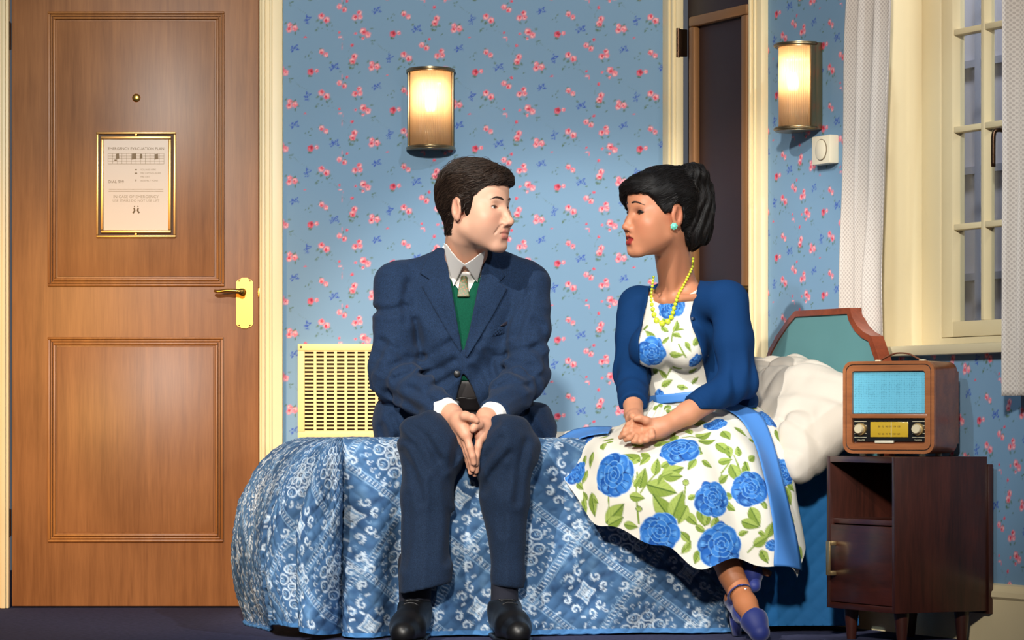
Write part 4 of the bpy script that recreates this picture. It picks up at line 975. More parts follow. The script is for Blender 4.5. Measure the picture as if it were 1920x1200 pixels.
def drape(name, a_end, a0, rmax_fn, seg, phim_foot, phim_front, corner, quilt, qh, mat_, label, cat, img, fold, push=0.0, step=0.0036, topb=None, a_top0=0.0):
    """cloth over the bed: strip that hangs round foot and front, plus the flat top"""
    R0 = 0.0
    if corner:
        L1 = BW - 0.02; L2 = a_end; arc = 0.62
        tt = np.arange(0, L1 + arc + L2, step)
        base = np.zeros((len(tt), 2)); dirv = np.zeros((len(tt), 2)); wf = np.zeros(len(tt))
        for i, t in enumerate(tt):
            if t < L1: base[i] = (0, L1 - t); dirv[i] = (-1, 0); wf[i] = 1
            elif t < L1 + arc:
                th = (t - L1) / arc * PI / 2; base[i] = (0, 0); dirv[i] = (-math.cos(th), -math.sin(th)); wf[i] = math.cos(th) ** 2
            else: base[i] = (t - L1 - arc, 0); dirv[i] = (0, -1); wf[i] = 0
    else:
        tt = np.arange(a0, a_end, step); base = np.stack([tt, np.zeros_like(tt)], 1); dirv = np.zeros_like(base); dirv[:, 1] = -1; wf = np.zeros(len(tt)); L1 = arc = 0
    rm = np.array([rmax_fn(t, w_) for t, w_ in zip(tt, wf)])
    m_ = int(rm.max() / step) + 1; U = np.linspace(0, 1, m_)
    Rr = rm[:, None] * U[None]
    VM = BT - 0.006
    r1, h1, v1 = drape_profile(1.2, phim_foot, None, vmax=VM); r0, h0, v0 = drape_profile(1.2, phim_front, 0.13, vmax=VM)
    H = np.interp(Rr, r1, h1) * wf[:, None] + np.interp(Rr, r0, h0) * (1 - wf[:, None]); Vd = np.interp(Rr, r1, v1) * wf[:, None] + np.interp(Rr, r0, v0) * (1 - wf[:, None])
    T_ = np.repeat(tt[:, None], m_, 1)
    H = H + push
    fo, fv = fold(T_, Rr, L1, arc); H = H + fo; Vd = Vd + fv
    pos = base[:, None, :] + dirv[:, None, :] * H[..., None]
    flat = base[:, None, :] + dirv[:, None, :] * Rr[..., None]
    if corner: flat = np.stack([T_ * 1.0, -Rr], -1) + np.array([0.07, 0.02])
    xy = BO + pos[..., :1] * E1 + pos[..., 1:] * E2
    G = np.concatenate([xy, (BT - Vd)[..., None]], -1)
    nrm = grid_normals(G); nrm = nrm * np.sign((nrm[..., 2:] * 0.3 + (nrm[..., :2] * (dirv[:, None, :1] * E1 + dirv[:, None, 1:] * E2)).sum(-1, keepdims=True)))
    u, v = flat[..., 0], flat[..., 1]
    qz = qh * (np.sqrt(np.abs(np.sin(PI * (u + v) / quilt)) * np.abs(np.sin(PI * (u - v) / quilt)) + 1e-6) - 0.5)
    G = G + nrm * qz[..., None]
    G[..., 2] = np.maximum(G[..., 2], 0.004)
    ii = np.unique(np.r_[np.arange(0, G.shape[0], 5), G.shape[0] - 1]); jj = np.unique(np.r_[np.arange(0, G.shape[1], 5), G.shape[1] - 1])
    Gi = (G - nrm * 0.006)[np.ix_(ii, jj)]; V = np.concatenate([G.reshape(-1, 3), Gi.reshape(-1, 3)]); k = G.shape[0] * G.shape[1]
    Fq = np.concatenate([grid_faces(*G.shape[:2]), grid_faces(len(ii), len(jj))[:, ::-1] + k]); ki = len(ii) * len(jj)
    id0 = np.arange(k).reshape(G.shape[:2])[ii, -1]; id1 = np.arange(ki).reshape(len(ii), len(jj))[:, -1] + k      # hem edge
    Fq = np.concatenate([Fq, np.stack([id0[1:], id0[:-1], id1[:-1], id1[1:]], 1)])
    if img is not None:
        wob = 0.012 * vnoise(np.stack([u * 6, v * 6], -1), 4); cr, sr = math.cos(-0.15), math.sin(-0.15); u2, v2 = u * cr - v * sr + wob, u * sr + v * cr - wob
        col = bilinear(img, u2 / SPW, v2 / SPW).reshape(-1, 3); col = col * (1 + 0.26 * vnoise(np.stack([u * 14, v * 14], -1), 6) + 0.26 * vnoise(np.stack([u * 4, v * 4], -1), 16)).reshape(-1, 1)
        col = np.concatenate([col, np.full((ki, 3), lin(60, 100, 150))])
        edge = (U[None] > 1 - 0.014 / rm[:, None]).reshape(-1); col[:k][edge] = lin(74, 124, 176)
    else: col = None
    # top sheet
    a = np.arange(a_top0, min(a_end, BL), 0.006); bb = np.arange(0, (topb or BW - 0.02), 0.006); Am, Bm = np.meshgrid(a, bb, indexing='ij')
    z = BT + push + 0.004 * vnoise(np.stack([Am * 7, Bm * 7], -1), 8) * np.clip(Bm / 0.1, 0, 1) * np.clip(Am / 0.1, 0, 1)
    z = z + qh * 0.8 * (np.sqrt(np.abs(np.sin(PI * (Am + Bm) / quilt)) * np.abs(np.sin(PI * (Am - Bm) / quilt)) + 1e-6) - 0.5)
    Gt = np.concatenate([BO + Am[..., None] * E1 + Bm[..., None] * E2, z[..., None]], -1)
    Vt, Ft = solid_grid(Gt, np.zeros_like(Gt) + np.array([0, 0, 1.0]), 0.006)
    Fq = np.concatenate([Fq, Ft + len(V)]); V = np.concatenate([V, Vt])
    if img is not None:
        ct = bilinear(img, (Bm + 0.6) / SPW, Am / SPW).reshape(-1, 3); ct = ct * (1 + 0.16 * vnoise(np.stack([Am * 14, Bm * 14], -1), 6)).reshape(-1, 1); col = np.concatenate([col, ct, ct])
    o = link(name, mesh_np(name, V, Fq, True, col), mat_); tag(o, label, cat); return o
def fold_spread(T_, R, L1, arc):
    x = T_ - L1 - arc                                     # along the front, from the corner
    up = np.clip(R / 0.30, 0, 1) ** 1.3
    h = np.zeros_like(T_); v = np.zeros_like(T_)
    # foot side: soft billow
    h += np.where(T_ < L1, 0.012 * up * np.sin(T_ * 9 + 1.0), 0)
    # corner: one big rolled fold with deep valleys on both sides
    c = (T_ - L1 - arc * 0.55)
    vl = c - 0.215 - 0.05 * np.sin(R * 7)
    h += 0.085 * up * np.exp(-((c - 0.06 + R * 0.06) / 0.085) ** 2) - 0.135 * up * np.exp(-(vl / 0.042) ** 2) + 0.045 * up * np.exp(-((c - 0.34) / 0.055) ** 2) - 0.045 * up * np.exp(-((c - 0.46 + R * .10) / 0.040) ** 2)
    h -= 0.050 * up * np.exp(-((c + 0.14 - R * 0.08) / 0.045) ** 2)
    h += 0.016 * up * np.sin(T_ * 31 + R * 7) * np.exp(-((c - .1) / 0.25) ** 2)
    # front: shallow diagonal drags
    f = np.clip(x / 0.2, 0, 1)
    h += f * up * (0.013 * np.sin(x * 13 - R * 9 + 0.5) + 0.007 * np.sin(x * 24 + R * 16) + 0.006 * vnoise(np.stack([T_ * 9, R * 7], -1), 21))
    h += 0.004 * vnoise(np.stack([T_ * 22, R * 18], -1), 22) * up
    return h, v
SPREADM = mat('printed_quilt_cotton', rough=0.85, spec=0.15, attr=True, bump=0.25, bscale=500)
sp = drape('bedspread', 1.12, 0, lambda t, w_: 0.635 - 0.045 * (1 - w_) + (0.03 * math.sin(t * 6)) * w_ - 0.02 * math.exp(-((t - 1.05) / .12) ** 2), 0, math.radians(72), math.radians(86), True, 0.044, 0.0045, SPREADM,
           'blue and white paisley quilted bedspread draped to the floor', 'bedspread', SPIMG, fold_spread)
COVM = mat('plain_blue_quilt', lin(34, 98, 152), 0.8, spec=0.2, var=0.10, vscale=7)
cv = drape('coverlet', BL + 0.13, 0.86, lambda t, w_: 0.575, 0, 1.4, math.radians(87), False, 0.052, 0.0045, COVM, 'plain bright blue diamond quilted coverlet hanging beside the nightstand', 'coverlet', None,
           lambda T_, R, a, b: (np.clip(R / .3, 0, 1) * (0.010 * np.sin(T_ * 17 + R * 4) + 0.008 * vnoise(np.stack([T_ * 8, R * 6], -1), 31)), 0 * R), push=-0.014, step=0.005, a_top0=0.86)

# ---- pillows
def pillow(name, label, c, half, R, seed, mtl):
    R = np.asarray(R, np.float32); c = np.asarray(c, np.float32); hx, hy, hz = half
    def fn(p):
        q = (p - c) @ R
        x, y, z = q[..., 0] / hx, q[..., 1] / hy, q[..., 2] / hz
        t = np.clip(1 - np.abs(x) ** 2.6, 0, 1) * np.clip(1 - np.abs(y) ** 2.6, 0, 1)
        th = hz * (0.10 + 0.90 * t ** 0.42)
        n = 0.005 * vnoise(np.stack([q[..., 0] * 9 + q[..., 1] * 5, q[..., 1] * 7 - q[..., 0] * 9, q[..., 2] * 4], -1), seed) + 0.005 * vnoise(np.stack([q[..., 0] * 26 + q[..., 1] * 12, q[..., 1] * 14, q[..., 2] * 8], -1), seed + 1)
        wr = 1 - np.abs(vnoise(np.stack([q[..., 0] * 10 + q[..., 1] * 9, q[..., 1] * 5 - q[..., 0] * 3, q[..., 2] * 3], -1), seed + 3)) * 2.2; wr2 = 1 - np.abs(vnoise(np.stack([q[..., 0] * 7 - q[..., 1] * 16, q[..., 1] * 7, q[..., 2] * 3], -1), seed + 4)) * 2.4
        n = n - 0.016 * np.clip(wr, 0, 1) ** 2 - 0.010 * np.clip(wr2, 0, 1) ** 2
        d = np.abs(q[..., 2]) - th - n
        e = smax(np.abs(q[..., 0]) - hx, np.abs(q[..., 1]) - hy, 0.03)
        return smax(d * 0.6, e, 0.02)
    m_ = max(half) * 1.6
    V, Q = sdf_mesh(fn, c - m_, c + m_, 0.006); V = smooth_verts(V, Q, 2)
    o = link(name, mesh_np(name, V, Q, True), mtl); tag(o, label, 'pillow', 'pillows against the headboard'); return o
PIL = mat('white_pillow_cotton', lin(192, 182, 168), 0.85, spec=0.15, bump=0.15, bscale=120)
RWM = np.array(MRW.to_3x3()) @ np.eye(3)
def wallpt(s_, y, z): return np.array(MRW @ Vector((s_, y, z)))
# local x along the wall, y up the slope of the headboard, z out of the pillow
pillow('pillow', 'white crumpled pillow leaning towards the front edge of the bed, behind the radio', wallpt(1.15, -0.245, 0.598), (0.25, 0.180, 0.100), RWM @ rotm('y', math.radians(14)) @ rotm('x', math.radians(42)), 2, PIL)
pillow('pillow', 'beige shaded pillow propped against the headboard, between it and the woman', wallpt(0.78, -0.25, 0.640), (0.20, 0.17, 0.085), RWM @ rotm('x', math.radians(38)), 12, PIL)
# ================================================================= people: shared builders
def poly2(x, z, pts):
    """signed distance to a polygon in a plane (negative inside)"""
    pts = np.asarray(pts, np.float32); n = len(pts); d = np.full(x.shape, 1e9, np.float32); s_ = np.ones(x.shape, np.float32)
    for i in range(n):
        a = pts[i]; b = pts[i - 1]; ex, ez = b - a; wx, wz = x - a[0], z - a[1]
        t = np.clip((wx * ex + wz * ez) / (ex * ex + ez * ez + 1e-12), 0, 1); d = np.minimum(d, (wx - ex * t) ** 2 + (wz - ez * t) ** 2)
        c1 = z >= a[1]; c2 = z < b[1]; c3 = ex * wz > ez * wx
        f = (c1 & c2 & c3) | (~c1 & ~c2 & ~c3); s_ = np.where(f, -s_, s_)
    return s_ * np.sqrt(d)
def strokes(p, lst, d0, amp, w):
    """sculpted creases: lst of (points, gain); positive gain cuts a valley"""
    out = 0
    for pts, g in lst:
        q = [P(a, b, d0 if len(r_) == 0 else r_[0]) for a, b, *r_ in pts]
        dist = None
        for a, b in zip(q[:-1], q[1:]):
            x = p[..., ::2] - np.float32(a[::2]); e = np.float32(b[::2] - a[::2]); t = np.clip((x @ e) / (e @ e + 1e-9), 0, 1)
            dd = np.hypot(x[..., 0] - t * e[0], x[..., 1] - t * e[1]); dist = dd if dist is None else np.minimum(dist, dd)
        out = out + g * (np.exp(-(dist / w) ** 2) - 0.55 * np.exp(-((dist - 1.9 * w) / (w * 1.1)) ** 2))
    return amp * np.clip(out, -0.6, 1.05)
def near_only(fn, c, rad):
    """evaluate fn only inside a sphere; outside return a safe positive distance"""
    c = np.asarray(c, np.float32)
    def g(p):
        r = nrm3(p - c); out = r - np.float32(rad) + 0.04; m = r < rad
        if m.any(): out[m] = fn(p[m])
        return out
    return g
def pxpoly(pts, d): return [(P(a, b, d)[0], P(a, b, d)[2]) for a, b in pts]
def part(name, fn, lo, hi, h, m, parent, sm=1, col=None, label=None):
    V, Q = sdf_mesh(fn, lo, hi, h)
    if sm: V = smooth_verts(V, Q, sm)
    me = mesh_np(name, V, Q, True, col(V) if col else None)
    o = link(name, me, m, parent, world=True)
    if label: o['label'] = label
    return o
def place_tube(name, pts, r, seg, m, parent, flat=1.0, label=None):
    q = MB(); q.tube(pts, r, seg, None, flat); o = q.build(name, m, parent, 'all', world=True)
    if label: o['label'] = label
    return o

class Head:
    def __init__(s, c, yaw, pitch, roll, scale, female=False, gaze=(0, 0)):
        f = np.array([math.sin(yaw), -math.cos(yaw), 0]); x = np.array([f[1], -f[0], 0]); R = np.stack([x, f, [0, 0, 1]], 1)
        s.R = (R @ rotm('x', pitch) @ rotm('y', roll)); s.c = np.asarray(c, float); s.k = scale; s.fem = female; s.gaze = gaze
        s.eyes = [(sx * (0.0315 if not female else 0.031), 0.0665, 0.0) for sx in (-1, 1)]
        s.er = 0.0128
    def loc(s, p): return ((p - s.c.astype(np.float32)) @ s.R.astype(np.float32)) / np.float32(s.k)
    def wld(s, q): return np.asarray(q) * s.k @ s.R.T + s.c
    def face(s, q, eyes=True):
        f = s.fem; ax = np.abs(q[..., 0]); m = np.stack([ax, q[..., 1], q[..., 2]], -1)       # mirrored coordinates
        d = ell(q, (0, -0.012, 0.030), (0.0745 if not f else 0.071, 0.099, 0.085))
        d = smin(d, ell(q, (0, 0.026, -0.028), (0.060 if not f else 0.058, 0.0645, 0.080)), 0.03)
        d = smin(d, ell(q, (0, 0.046, 0.048), (0.050, 0.044, 0.036)), 0.02)
        jw = 0.047 if not f else 0.041
        d = smin(d, cone(m, (jw, 0.004, -0.056), (0.016, 0.070, -0.100 if not f else -0.098), 0.021 if not f else 0.020, 0.017), 0.028)
        d = smin(d, ell(q, (0, 0.078, -0.1015 if not f else -0.099), (0.021 if not f else 0.016, 0.0175, 0.0165)), 0.014)
        d = smin(d, ell(q, (0, 0.072, -0.066), (0.030, 0.0245, 0.027)), 0.02)
        d = smin(d, ell(m, (0.040, 0.058, -0.026), (0.026, 0.0235, 0.022)), 0.03)
        d = smin(d, ell(m, (0.035, 0.045, -0.054), (0.026, 0.028, 0.030)), 0.03)
        if not f: d = smin(d, cone(m, (0.0, 0.0785, 0.0205), (0.034, 0.070, 0.021), 0.0125, 0.011), 0.012)
        else: d = smin(d, cone(m, (0.0, 0.076, 0.020), (0.032, 0.069, 0.022), 0.0115, 0.011), 0.014)
        d = smax(d, -ell(m, (0.034, 0.0985, 0.0015), (0.0185, 0.0215, 0.0110)), 0.011)
        # nose
        if not f: br, tip, tr_ = (0, 0.0825, 0.006), (0, 0.1070, -0.0345), 0.0100
        else: br, tip, tr_ = (0, 0.0800, 0.003), (0, 0.1015, -0.034), 0.0090
        n = cone(q, br, tip, 0.0074, tr_)
        n = smin(n, sph(q, (0, tip[1] + 0.0020, tip[2] - 0.0025), tr_ * 1.0), 0.006)
        n = smin(n, ell(m, (0.0120, tip[1] - 0.0085, tip[2] - 0.0075), (0.0075, 0.0110, 0.0082)), 0.006)
        d = smin(d, n, 0.011)
        d = smax(d, -ell(m, (0.0068, tip[1] - 0.003, tip[2] - 0.0150), (0.0036, 0.0065, 0.0035)), 0.003)
        # lips
        o = 0.0034 if not f else 0.0066
        up = chain(m, [(0, 0.0945, -0.0632), (0.008, 0.0925, -0.0622), (0.0275, 0.0765, -0.0687)], (0.0050, 0.0050, 0.0020), 0.004)
        lw = chain(m, [(0, 0.0915, -0.0755 - o * 0.7), (0.010, 0.0890, -0.0745 - o * 0.6), (0.0265, 0.0770, -0.0695)], (0.0066 if not f else 0.0072, 0.0060, 0.0024), 0.004)
        d = smin(smin(d, up, 0.006), lw, 0.006)
        d = smax(d, -chain(m, [(0, 0.101, -0.0690), (0.012, 0.097, -0.0690), (0.0255, 0.0835, -0.0692)], (o, o * 0.8, 0.0009), 0.002), 0.002)
        if not f: d = smax(d, -chain(m, [(0.0165, 0.0965, -0.0440), (0.0270, 0.0900, -0.0560), (0.0340, 0.0815, -0.0690)], (0.0008, 0.0012, 0.0004), 0.002), 0.0065)
        d = smax(d, -ell(q, (0, 0.1005, -0.0905), (0.016, 0.0085, 0.005)), 0.010)
        # nasolabial hint, cheeks
        if eyes:
            for e in s.eyes:
                ex, ey, ez = e; sg = 1 if ex > 0 else -1
                d = smin(d, sph(q, e, s.er + 0.0018), 0.006)
                x = (q[..., 0] - ex) * sg / 0.0152; t = np.clip(1 - x * x, -0.4, 1)
                hi = (0.0042 if not f else 0.0058) * t + 0.0008 * x; lo_ = -0.0036 * t + 0.0012 * x
                dz = np.maximum(q[..., 2] - ez - hi, lo_ - (q[..., 2] - ez))
                op = np.maximum(np.maximum(dz, np.abs(x * 0.0152) - 0.0148), (ey + 0.004) - q[..., 1])
                d = smax(d, -op, 0.0012)
        # ears
        e0 = np.array([0.0735 if not f else 0.070, -0.010, -0.006]); Re = rotm('z', math.radians(-22)) @ rotm('x', math.radians(-10))
        qe = (m - e0.astype(np.float32)) @ Re.astype(np.float32)
        ear = ell(qe, (0.004, 0.000, 0.002), (0.0085, 0.0215, 0.0310)); ear = smin(ear, ell(qe, (0.003, 0.006, -0.022), (0.006, 0.009, 0.011)), 0.006)
        ear = smax(ear, -ell(qe, (0.0125, 0.004, -0.002), (0.0085, 0.0100, 0.0150)), 0.004)
        ear = smax(ear, -ell(qe, (0.0125, -0.003, 0.012), (0.0062, 0.0095, 0.0130)), 0.004)
        d = smin(d, ear, 0.005)
        return d
    def skin_colors(s, V, base, lip, cheek, stubble=0.0):
        q = s.loc(V); ax = np.abs(q[:, 0]); c = np.tile(np.asarray(base, np.float32), (len(V), 1))
        g = lambda cx, cy, cz, r: np.exp(-(((ax - cx) ** 2 + (q[:, 1] - cy) ** 2 + (q[:, 2] - cz) ** 2) / r ** 2))[:, None]
        mix = lambda a, col: c * (1 - a) + np.asarray(col, np.float32) * a
        c = mix(0.45 * g(0.040, 0.072, -0.030, 0.024), cheek); c = mix(0.4 * g(0, 0.108, -0.038, 0.014), cheek); c = mix(0.5 * g(0.075, -0.012, 0, 0.03), cheek)
        if stubble:
            jawm = np.clip((-0.040 - q[:, 2]) / 0.02, 0, 1) * np.clip((q[:, 1] + 0.0) / 0.03, 0, 1) * np.clip((0.15 + q[:, 2]) / 0.04, 0, 1)
            c = mix(stubble * jawm[:, None], np.asarray(base) * np.array([0.62, 0.60, 0.62]))
        up = chain(np.stack([ax, q[:, 1], q[:, 2]], -1), [(0, 0.0965, -0.0640), (0.008, 0.0945, -0.0632), (0.0275, 0.0775, -0.0689)], (0.0046, 0.0044, 0.0018))
        lw = chain(np.stack([ax, q[:, 1], q[:, 2]], -1), [(0, 0.0935, -0.0775), (0.010, 0.0905, -0.0765), (0.0265, 0.0780, -0.0698)], (0.0068, 0.0060, 0.0020))
        a = np.clip(0.5 - np.minimum(up, lw) / 0.0016, 0, 1)[:, None]; c = mix(a * (0.95 if s.fem else 0.75), lip)
        ins = (np.clip(1.5 - np.abs(q[:, 2] + 0.0690) / (0.0022 if not s.fem else 0.0040), 0, 1) * (ax < 0.0285) * (q[:, 1] < 0.0915 - ax * 0.3) * (q[:, 1] > 0.07))[:, None]; c = mix(ins * 0.9, (0.03, 0.006, 0.006))
        return c
    def eyeballs(s, parent, iris):
        ew = mat('eye', rough=0.12, attr=True, spec=0.6)
        gy, gp = s.gaze; g = np.array([math.sin(gy) * math.cos(gp), math.cos(gy) * math.cos(gp), math.sin(gp)])
        for e in s.eyes:
            n, m_ = 40, 48; th = np.linspace(0.001, PI - 0.001, n)[:, None]; ph = np.linspace(0, 2 * PI, m_, endpoint=False)[None]
            z = g; x = np.cross([0, 0, 1.0], z); x /= np.linalg.norm(x); y = np.cross(z, x)
            D = np.sin(th)[..., None] * (np.cos(ph)[..., None] * x + np.sin(ph)[..., None] * y) + np.cos(th)[..., None] * z
            V = (np.asarray(e) + D * s.er).reshape(-1, 3); t = np.repeat(th, m_, 1).reshape(-1)
            c = np.tile(np.array(lin(222, 212, 206), np.float32), (len(V), 1)); c[t < 0.50] = iris; c[(t < 0.52) & (t > 0.44)] = np.array(iris) * 0.4; c[t < 0.21] = (0.004, 0.004, 0.004)
            link('eye', mesh_np('eye', s.wld(V), grid_faces(n, m_, True), True, c), ew, parent, world=True)
    def on_skin(s, q, off=0.0):
        """push local points along +y onto the face surface"""
        q = np.array(q, np.float32)
        for _ in range(14): q[..., 1] -= np.clip(s.face(q), -0.02, 0.02) * 0.8
        q[..., 1] += off; return q

def strands(name, fn, head, seeds, flow, steps, ln, r, m, parent, seed=1, lift=0.002, dark=(0.02, 0.013, 0.01), light=(0.09, 0.06, 0.045)):
    """fine hair strands walked over an implicit hair volume, joined into one mesh"""
    g = np.random.default_rng(seed); x = seeds.astype(np.float32); n = len(x); lf = g.uniform(0.0002, lift, n).astype(np.float32); L = g.uniform(0.5, 1.0, n) * ln
    wob = g.normal(0, 1, (n, 3)).astype(np.float32); path = []
    E = np.eye(3, dtype=np.float32) * 0.0015
    for i in range(steps):
        for _ in range(2):
            d = fn(x); G = np.stack([fn(x + E[k]) - d for k in range(3)], -1) / 0.0015; G /= nrm3(G)[:, None] + 1e-6
            x = x - np.clip(d - lf * (0.4 + 0.6 * math.sin(PI * i / (steps - 1)) if i else 0.2), -0.01, 0.01)[:, None] * G
        path.append(x.copy())
        v = flow(head.loc(x)) @ head.R.T.astype(np.float32) + 0.16 * wob; v = v - (v * G).sum(-1, keepdims=True) * G
        v /= nrm3(v)[:, None] + 1e-6; x = (x + v * (L / steps)[:, None]).astype(np.float32)
    Pt = np.stack(path, 1)                                  # n, steps, 3
    T_ = np.gradient(Pt, axis=1); T_ /= nrm3(T_)[..., None] + 1e-9
    a = np.cross(T_, np.array([0.3, 0.5, 0.81], np.float32)); a /= nrm3(a)[..., None] + 1e-9; b = np.cross(T_, a)
    rad = r * np.interp(np.arange(steps), [0, 1, steps - 2, steps - 1], [0.6, 1, 0.8, 0.15])[None, :, None]
    ring = np.stack([Pt + rad * (math.cos(q) * a + math.sin(q) * b) for q in (0, 2.1, 4.2)], 2)   # n,steps,3,3
    f1 = grid_faces(steps, 3, True); F_ = (f1[None] + (np.arange(n) * steps * 3)[:, None, None]).reshape(-1, 4)
    k = g.random(n)[:, None]; c = np.repeat(np.asarray(dark) * (1 - k) + np.asarray(light) * k, steps * 3, 0)
    o = link(name, mesh_np(name, ring.reshape(-1, 3), F_, True, c), m, parent, world=True); o['kind'] = 'stuff'; return o

def finger(p, pts, r0, r1): return chain(p, pts, np.linspace(r0, r1, len(pts)), 0.004)
def weave(name, c, rough=0.8, var=0.12, sheen=0.25, bump=0.35, bscale=900):
    """fine woollen weave: two-tone thread speckle"""
    m = mat(name, c, rough, spec=0.2, var=var, vscale=420, bump=bump, bscale=bscale, sheen=sheen); return m
HSKIN = dict(rough=0.48, spec=0.35, attr=True, sss=0.12)
# ================================================================= the man
man = empty('person', tuple(P(868, 1200, 8.7) * [1, 1, 0])); tag(man, 'man in navy suit sitting on the bed with hands pressed together', 'person')
SUIT = weave('navy_wool_suit', lin(26, 45, 72), 0.85, 0.45, 0.04)
TROUS = weave('navy_wool_trousers', lin(20, 36, 58), 0.85, 0.45, 0.04)
SKINM = mat('man_skin', **HSKIN); MSK = lin(214, 166, 140)
MH = Head(P(892, 390, 8.68), math.radians(59), math.radians(-2), math.radians(0), 1.03, False, (-0.10, 0.0))
nb = P(874, 492, 8.82); nt = MH.wld((0, -0.028, -0.062))
# --- skin: head, neck and shoulders in one surface; the hands join it inside the sleeves
def man_body(p):
    d = MH.face(MH.loc(p)) * MH.k
    d = smin(d, cone(p, nt, nb + [0, 0.01, -0.02], 0.056, 0.063), 0.022)
    d = smin(d, cone(p, MH.wld((-0.045, -0.01, -0.06)), nb + [0.0, -0.045, -0.01], 0.012, 0.010), 0.02)      # neck tendon
    d = smin(d, sph(p, nb + [0, -0.045, 0.035], 0.012), 0.02)
    return smin(d, ell(p, nb + [0, 0.06, -0.10], (0.13, 0.070, 0.08)), 0.04)
# hands: his right is image left
A, B_ = -1, 1
RWst, LWst = P(846, 776, 8.50), P(912, 782, 8.50)
def hand_R(p):
    d = cone(p, P(800, 758, 8.60), RWst, 0.030, 0.027)
    d = smin(d, chain(p, [P(846, 776, 8.50), P(862, 790, 8.455), P(874, 814, 8.435)], (0.026, 0.024, 0.019), 0.01), 0.012)
    d = smin(d, chain(p, [P(850, 782, 8.50), P(862, 806, 8.475), P(871, 826, 8.465)], (0.026, 0.023, 0.018), 0.01), 0.014)
    for (a, b, c, e), dd, r in ((((873, 812), (881, 838), (886, 855), (888.5, 868)), 8.425, 0.0098), (((870, 820), (879, 848), (884.5, 866), (886, 880)), 8.440, 0.0098),
                              (((867, 824), (876, 852), (881.5, 870), (882.5, 886)), 8.455, 0.0092), (((865, 826), (872, 848), (877, 864), (879, 876)), 8.470, 0.0082)):
        d = smin(d, finger(p, [P(*a, dd + .008), P(*b, dd), P(*c, dd), P(*e, dd + .004)], r * 1.12, r * 0.80), 0.006)
    d = smin(d, chain(p, [P(860, 784, 8.46), P(872, 780, 8.425), P(885, 783.5, 8.41), P(893, 789, 8.41)], (0.018, 0.0135, 0.0112, 0.0088), 0.004), 0.010)
    return d
def hand_L(p):
    d = cone(p, P(955, 760, 8.60), LWst, 0.030, 0.026)
    d = smin(d, chain(p, [P(912, 782, 8.50), P(907, 800, 8.465), P(902, 818, 8.45)], (0.0255, 0.0225, 0.018), 0.01), 0.012)
    d = smin(d, chain(p, [P(912, 788, 8.51), P(908, 810, 8.485), P(904, 828, 8.47)], (0.025, 0.021, 0.017), 0.01), 0.014)
    for (a, b, c, e), dd, r in ((((901, 816), (896.5, 838), (893.5, 855), (892, 870)), 8.437, 0.0096), (((903, 822), (898, 848), (894, 868), (892.5, 884)), 8.452, 0.0096),
                              (((904, 826), (899, 852), (894, 872), (890, 890)), 8.467, 0.0090), (((905, 828), (900, 848), (895, 866), (892, 878)), 8.482, 0.0080)):
        d = smin(d, finger(p, [P(*a, dd + .008), P(*b, dd), P(*c, dd), P(*e, dd + .004)], r * 1.12, r * 0.80), 0.006)
    d = smin(d, chain(p, [P(905, 796, 8.46), P(897, 797, 8.43), P(890, 800, 8.418), P(886.5, 805, 8.414)], (0.016, 0.0125, 0.0112, 0.0096), 0.004), 0.010)
    return d
def join_meshes(lst):
    V = []; Q = []; n = 0
    for v, q in lst: V.append(v); Q.append(q + n); n += len(v)
    return np.concatenate(V), np.concatenate(Q)
hc = MH.c
hR_ = near_only(hand_R, P(868, 815, 8.48), 0.20); hL_ = near_only(hand_L, P(910, 815, 8.48), 0.20); hd_ = near_only(man_body, hc + [0, 0, -0.06], 0.36)
def man_full(p):                                          # one surface from the crown to the fingertips
    a = chain(p, [nb + [0, 0.06, -0.10], P(742, 530, 8.85), P(736, 706, 8.77), P(800, 758, 8.60)], (0.045, 0.038, 0.032, 0.030), 0.02)
    b = chain(p, [nb + [0, 0.06, -0.10], P(994, 532, 8.85), P(985, 710, 8.77), P(955, 760, 8.60)], (0.045, 0.038, 0.032, 0.030), 0.02)
    d = smin(hd_(p), np.minimum(a, b), 0.02)
    return np.minimum(smin(d, hR_(p), 0.006), hL_(p))
V, Q = sdf_mesh(man_full, P(700, 920, 8.5) + [0, -0.25, 0], P(1030, 270, 8.6) + [0, 0.45, 0], 0.0023); V = smooth_verts(V, Q, 1, 0.4)
V, Q = thin_out(V, Q, (V[:, 2] < hc[2] - 0.185) & (nrm3(V - P(885, 815, 8.48)) > 0.15), 0.012)
col = MH.skin_colors(V, MSK, lin(186, 108, 98), lin(214, 136, 112), 0.35)
hm = V[:, 2] < hc[2] - 0.36; q_ = V[hm]; col[hm] = np.asarray(lin(210, 154, 126)) * (1 + 0.08 * vnoise(q_ * 60, 2))[:, None]
link('body', mesh_np('body', V, Q, True, col), SKINM, man, world=True)
MH.eyeballs(man, lin(70, 66, 58))
HAIRM = mat('dark_brown_hair', lin(44, 30, 24), 0.42, spec=0.5, var=0.5, vscale=60)
# brows
for sx in (-1, 1):
    pts = MH.on_skin(resample([(sx * 0.012, 0.1, 0.0215), (sx * 0.024, 0.1, 0.0255), (sx * 0.036, 0.1, 0.0262), (sx * 0.048, 0.1, 0.0205)], 16), -0.0005)
    place_tube('eyebrow', MH.wld(pts), np.interp(np.linspace(0, 1, 16), [0, .15, .6, 1], [0.0022, 0.0042, 0.0038, 0.0010]) , 8, HAIRM, man, 0.8)
    lid = []
    for t in np.linspace(-1, 1, 13):
        z = 0.0040 * (1 - t * t) + 0.0008 * t; x = sx * (0.0315 + t * 0.0150); yy = 0.0665 + math.sqrt(max(0, (0.0128 + 0.0006) ** 2 - (t * 0.0118) ** 2 - z * z)); lid.append((x, yy, z + 0.0004))
    place_tube('eyelash', MH.wld(lid), 0.0011, 6, HAIRM, man)
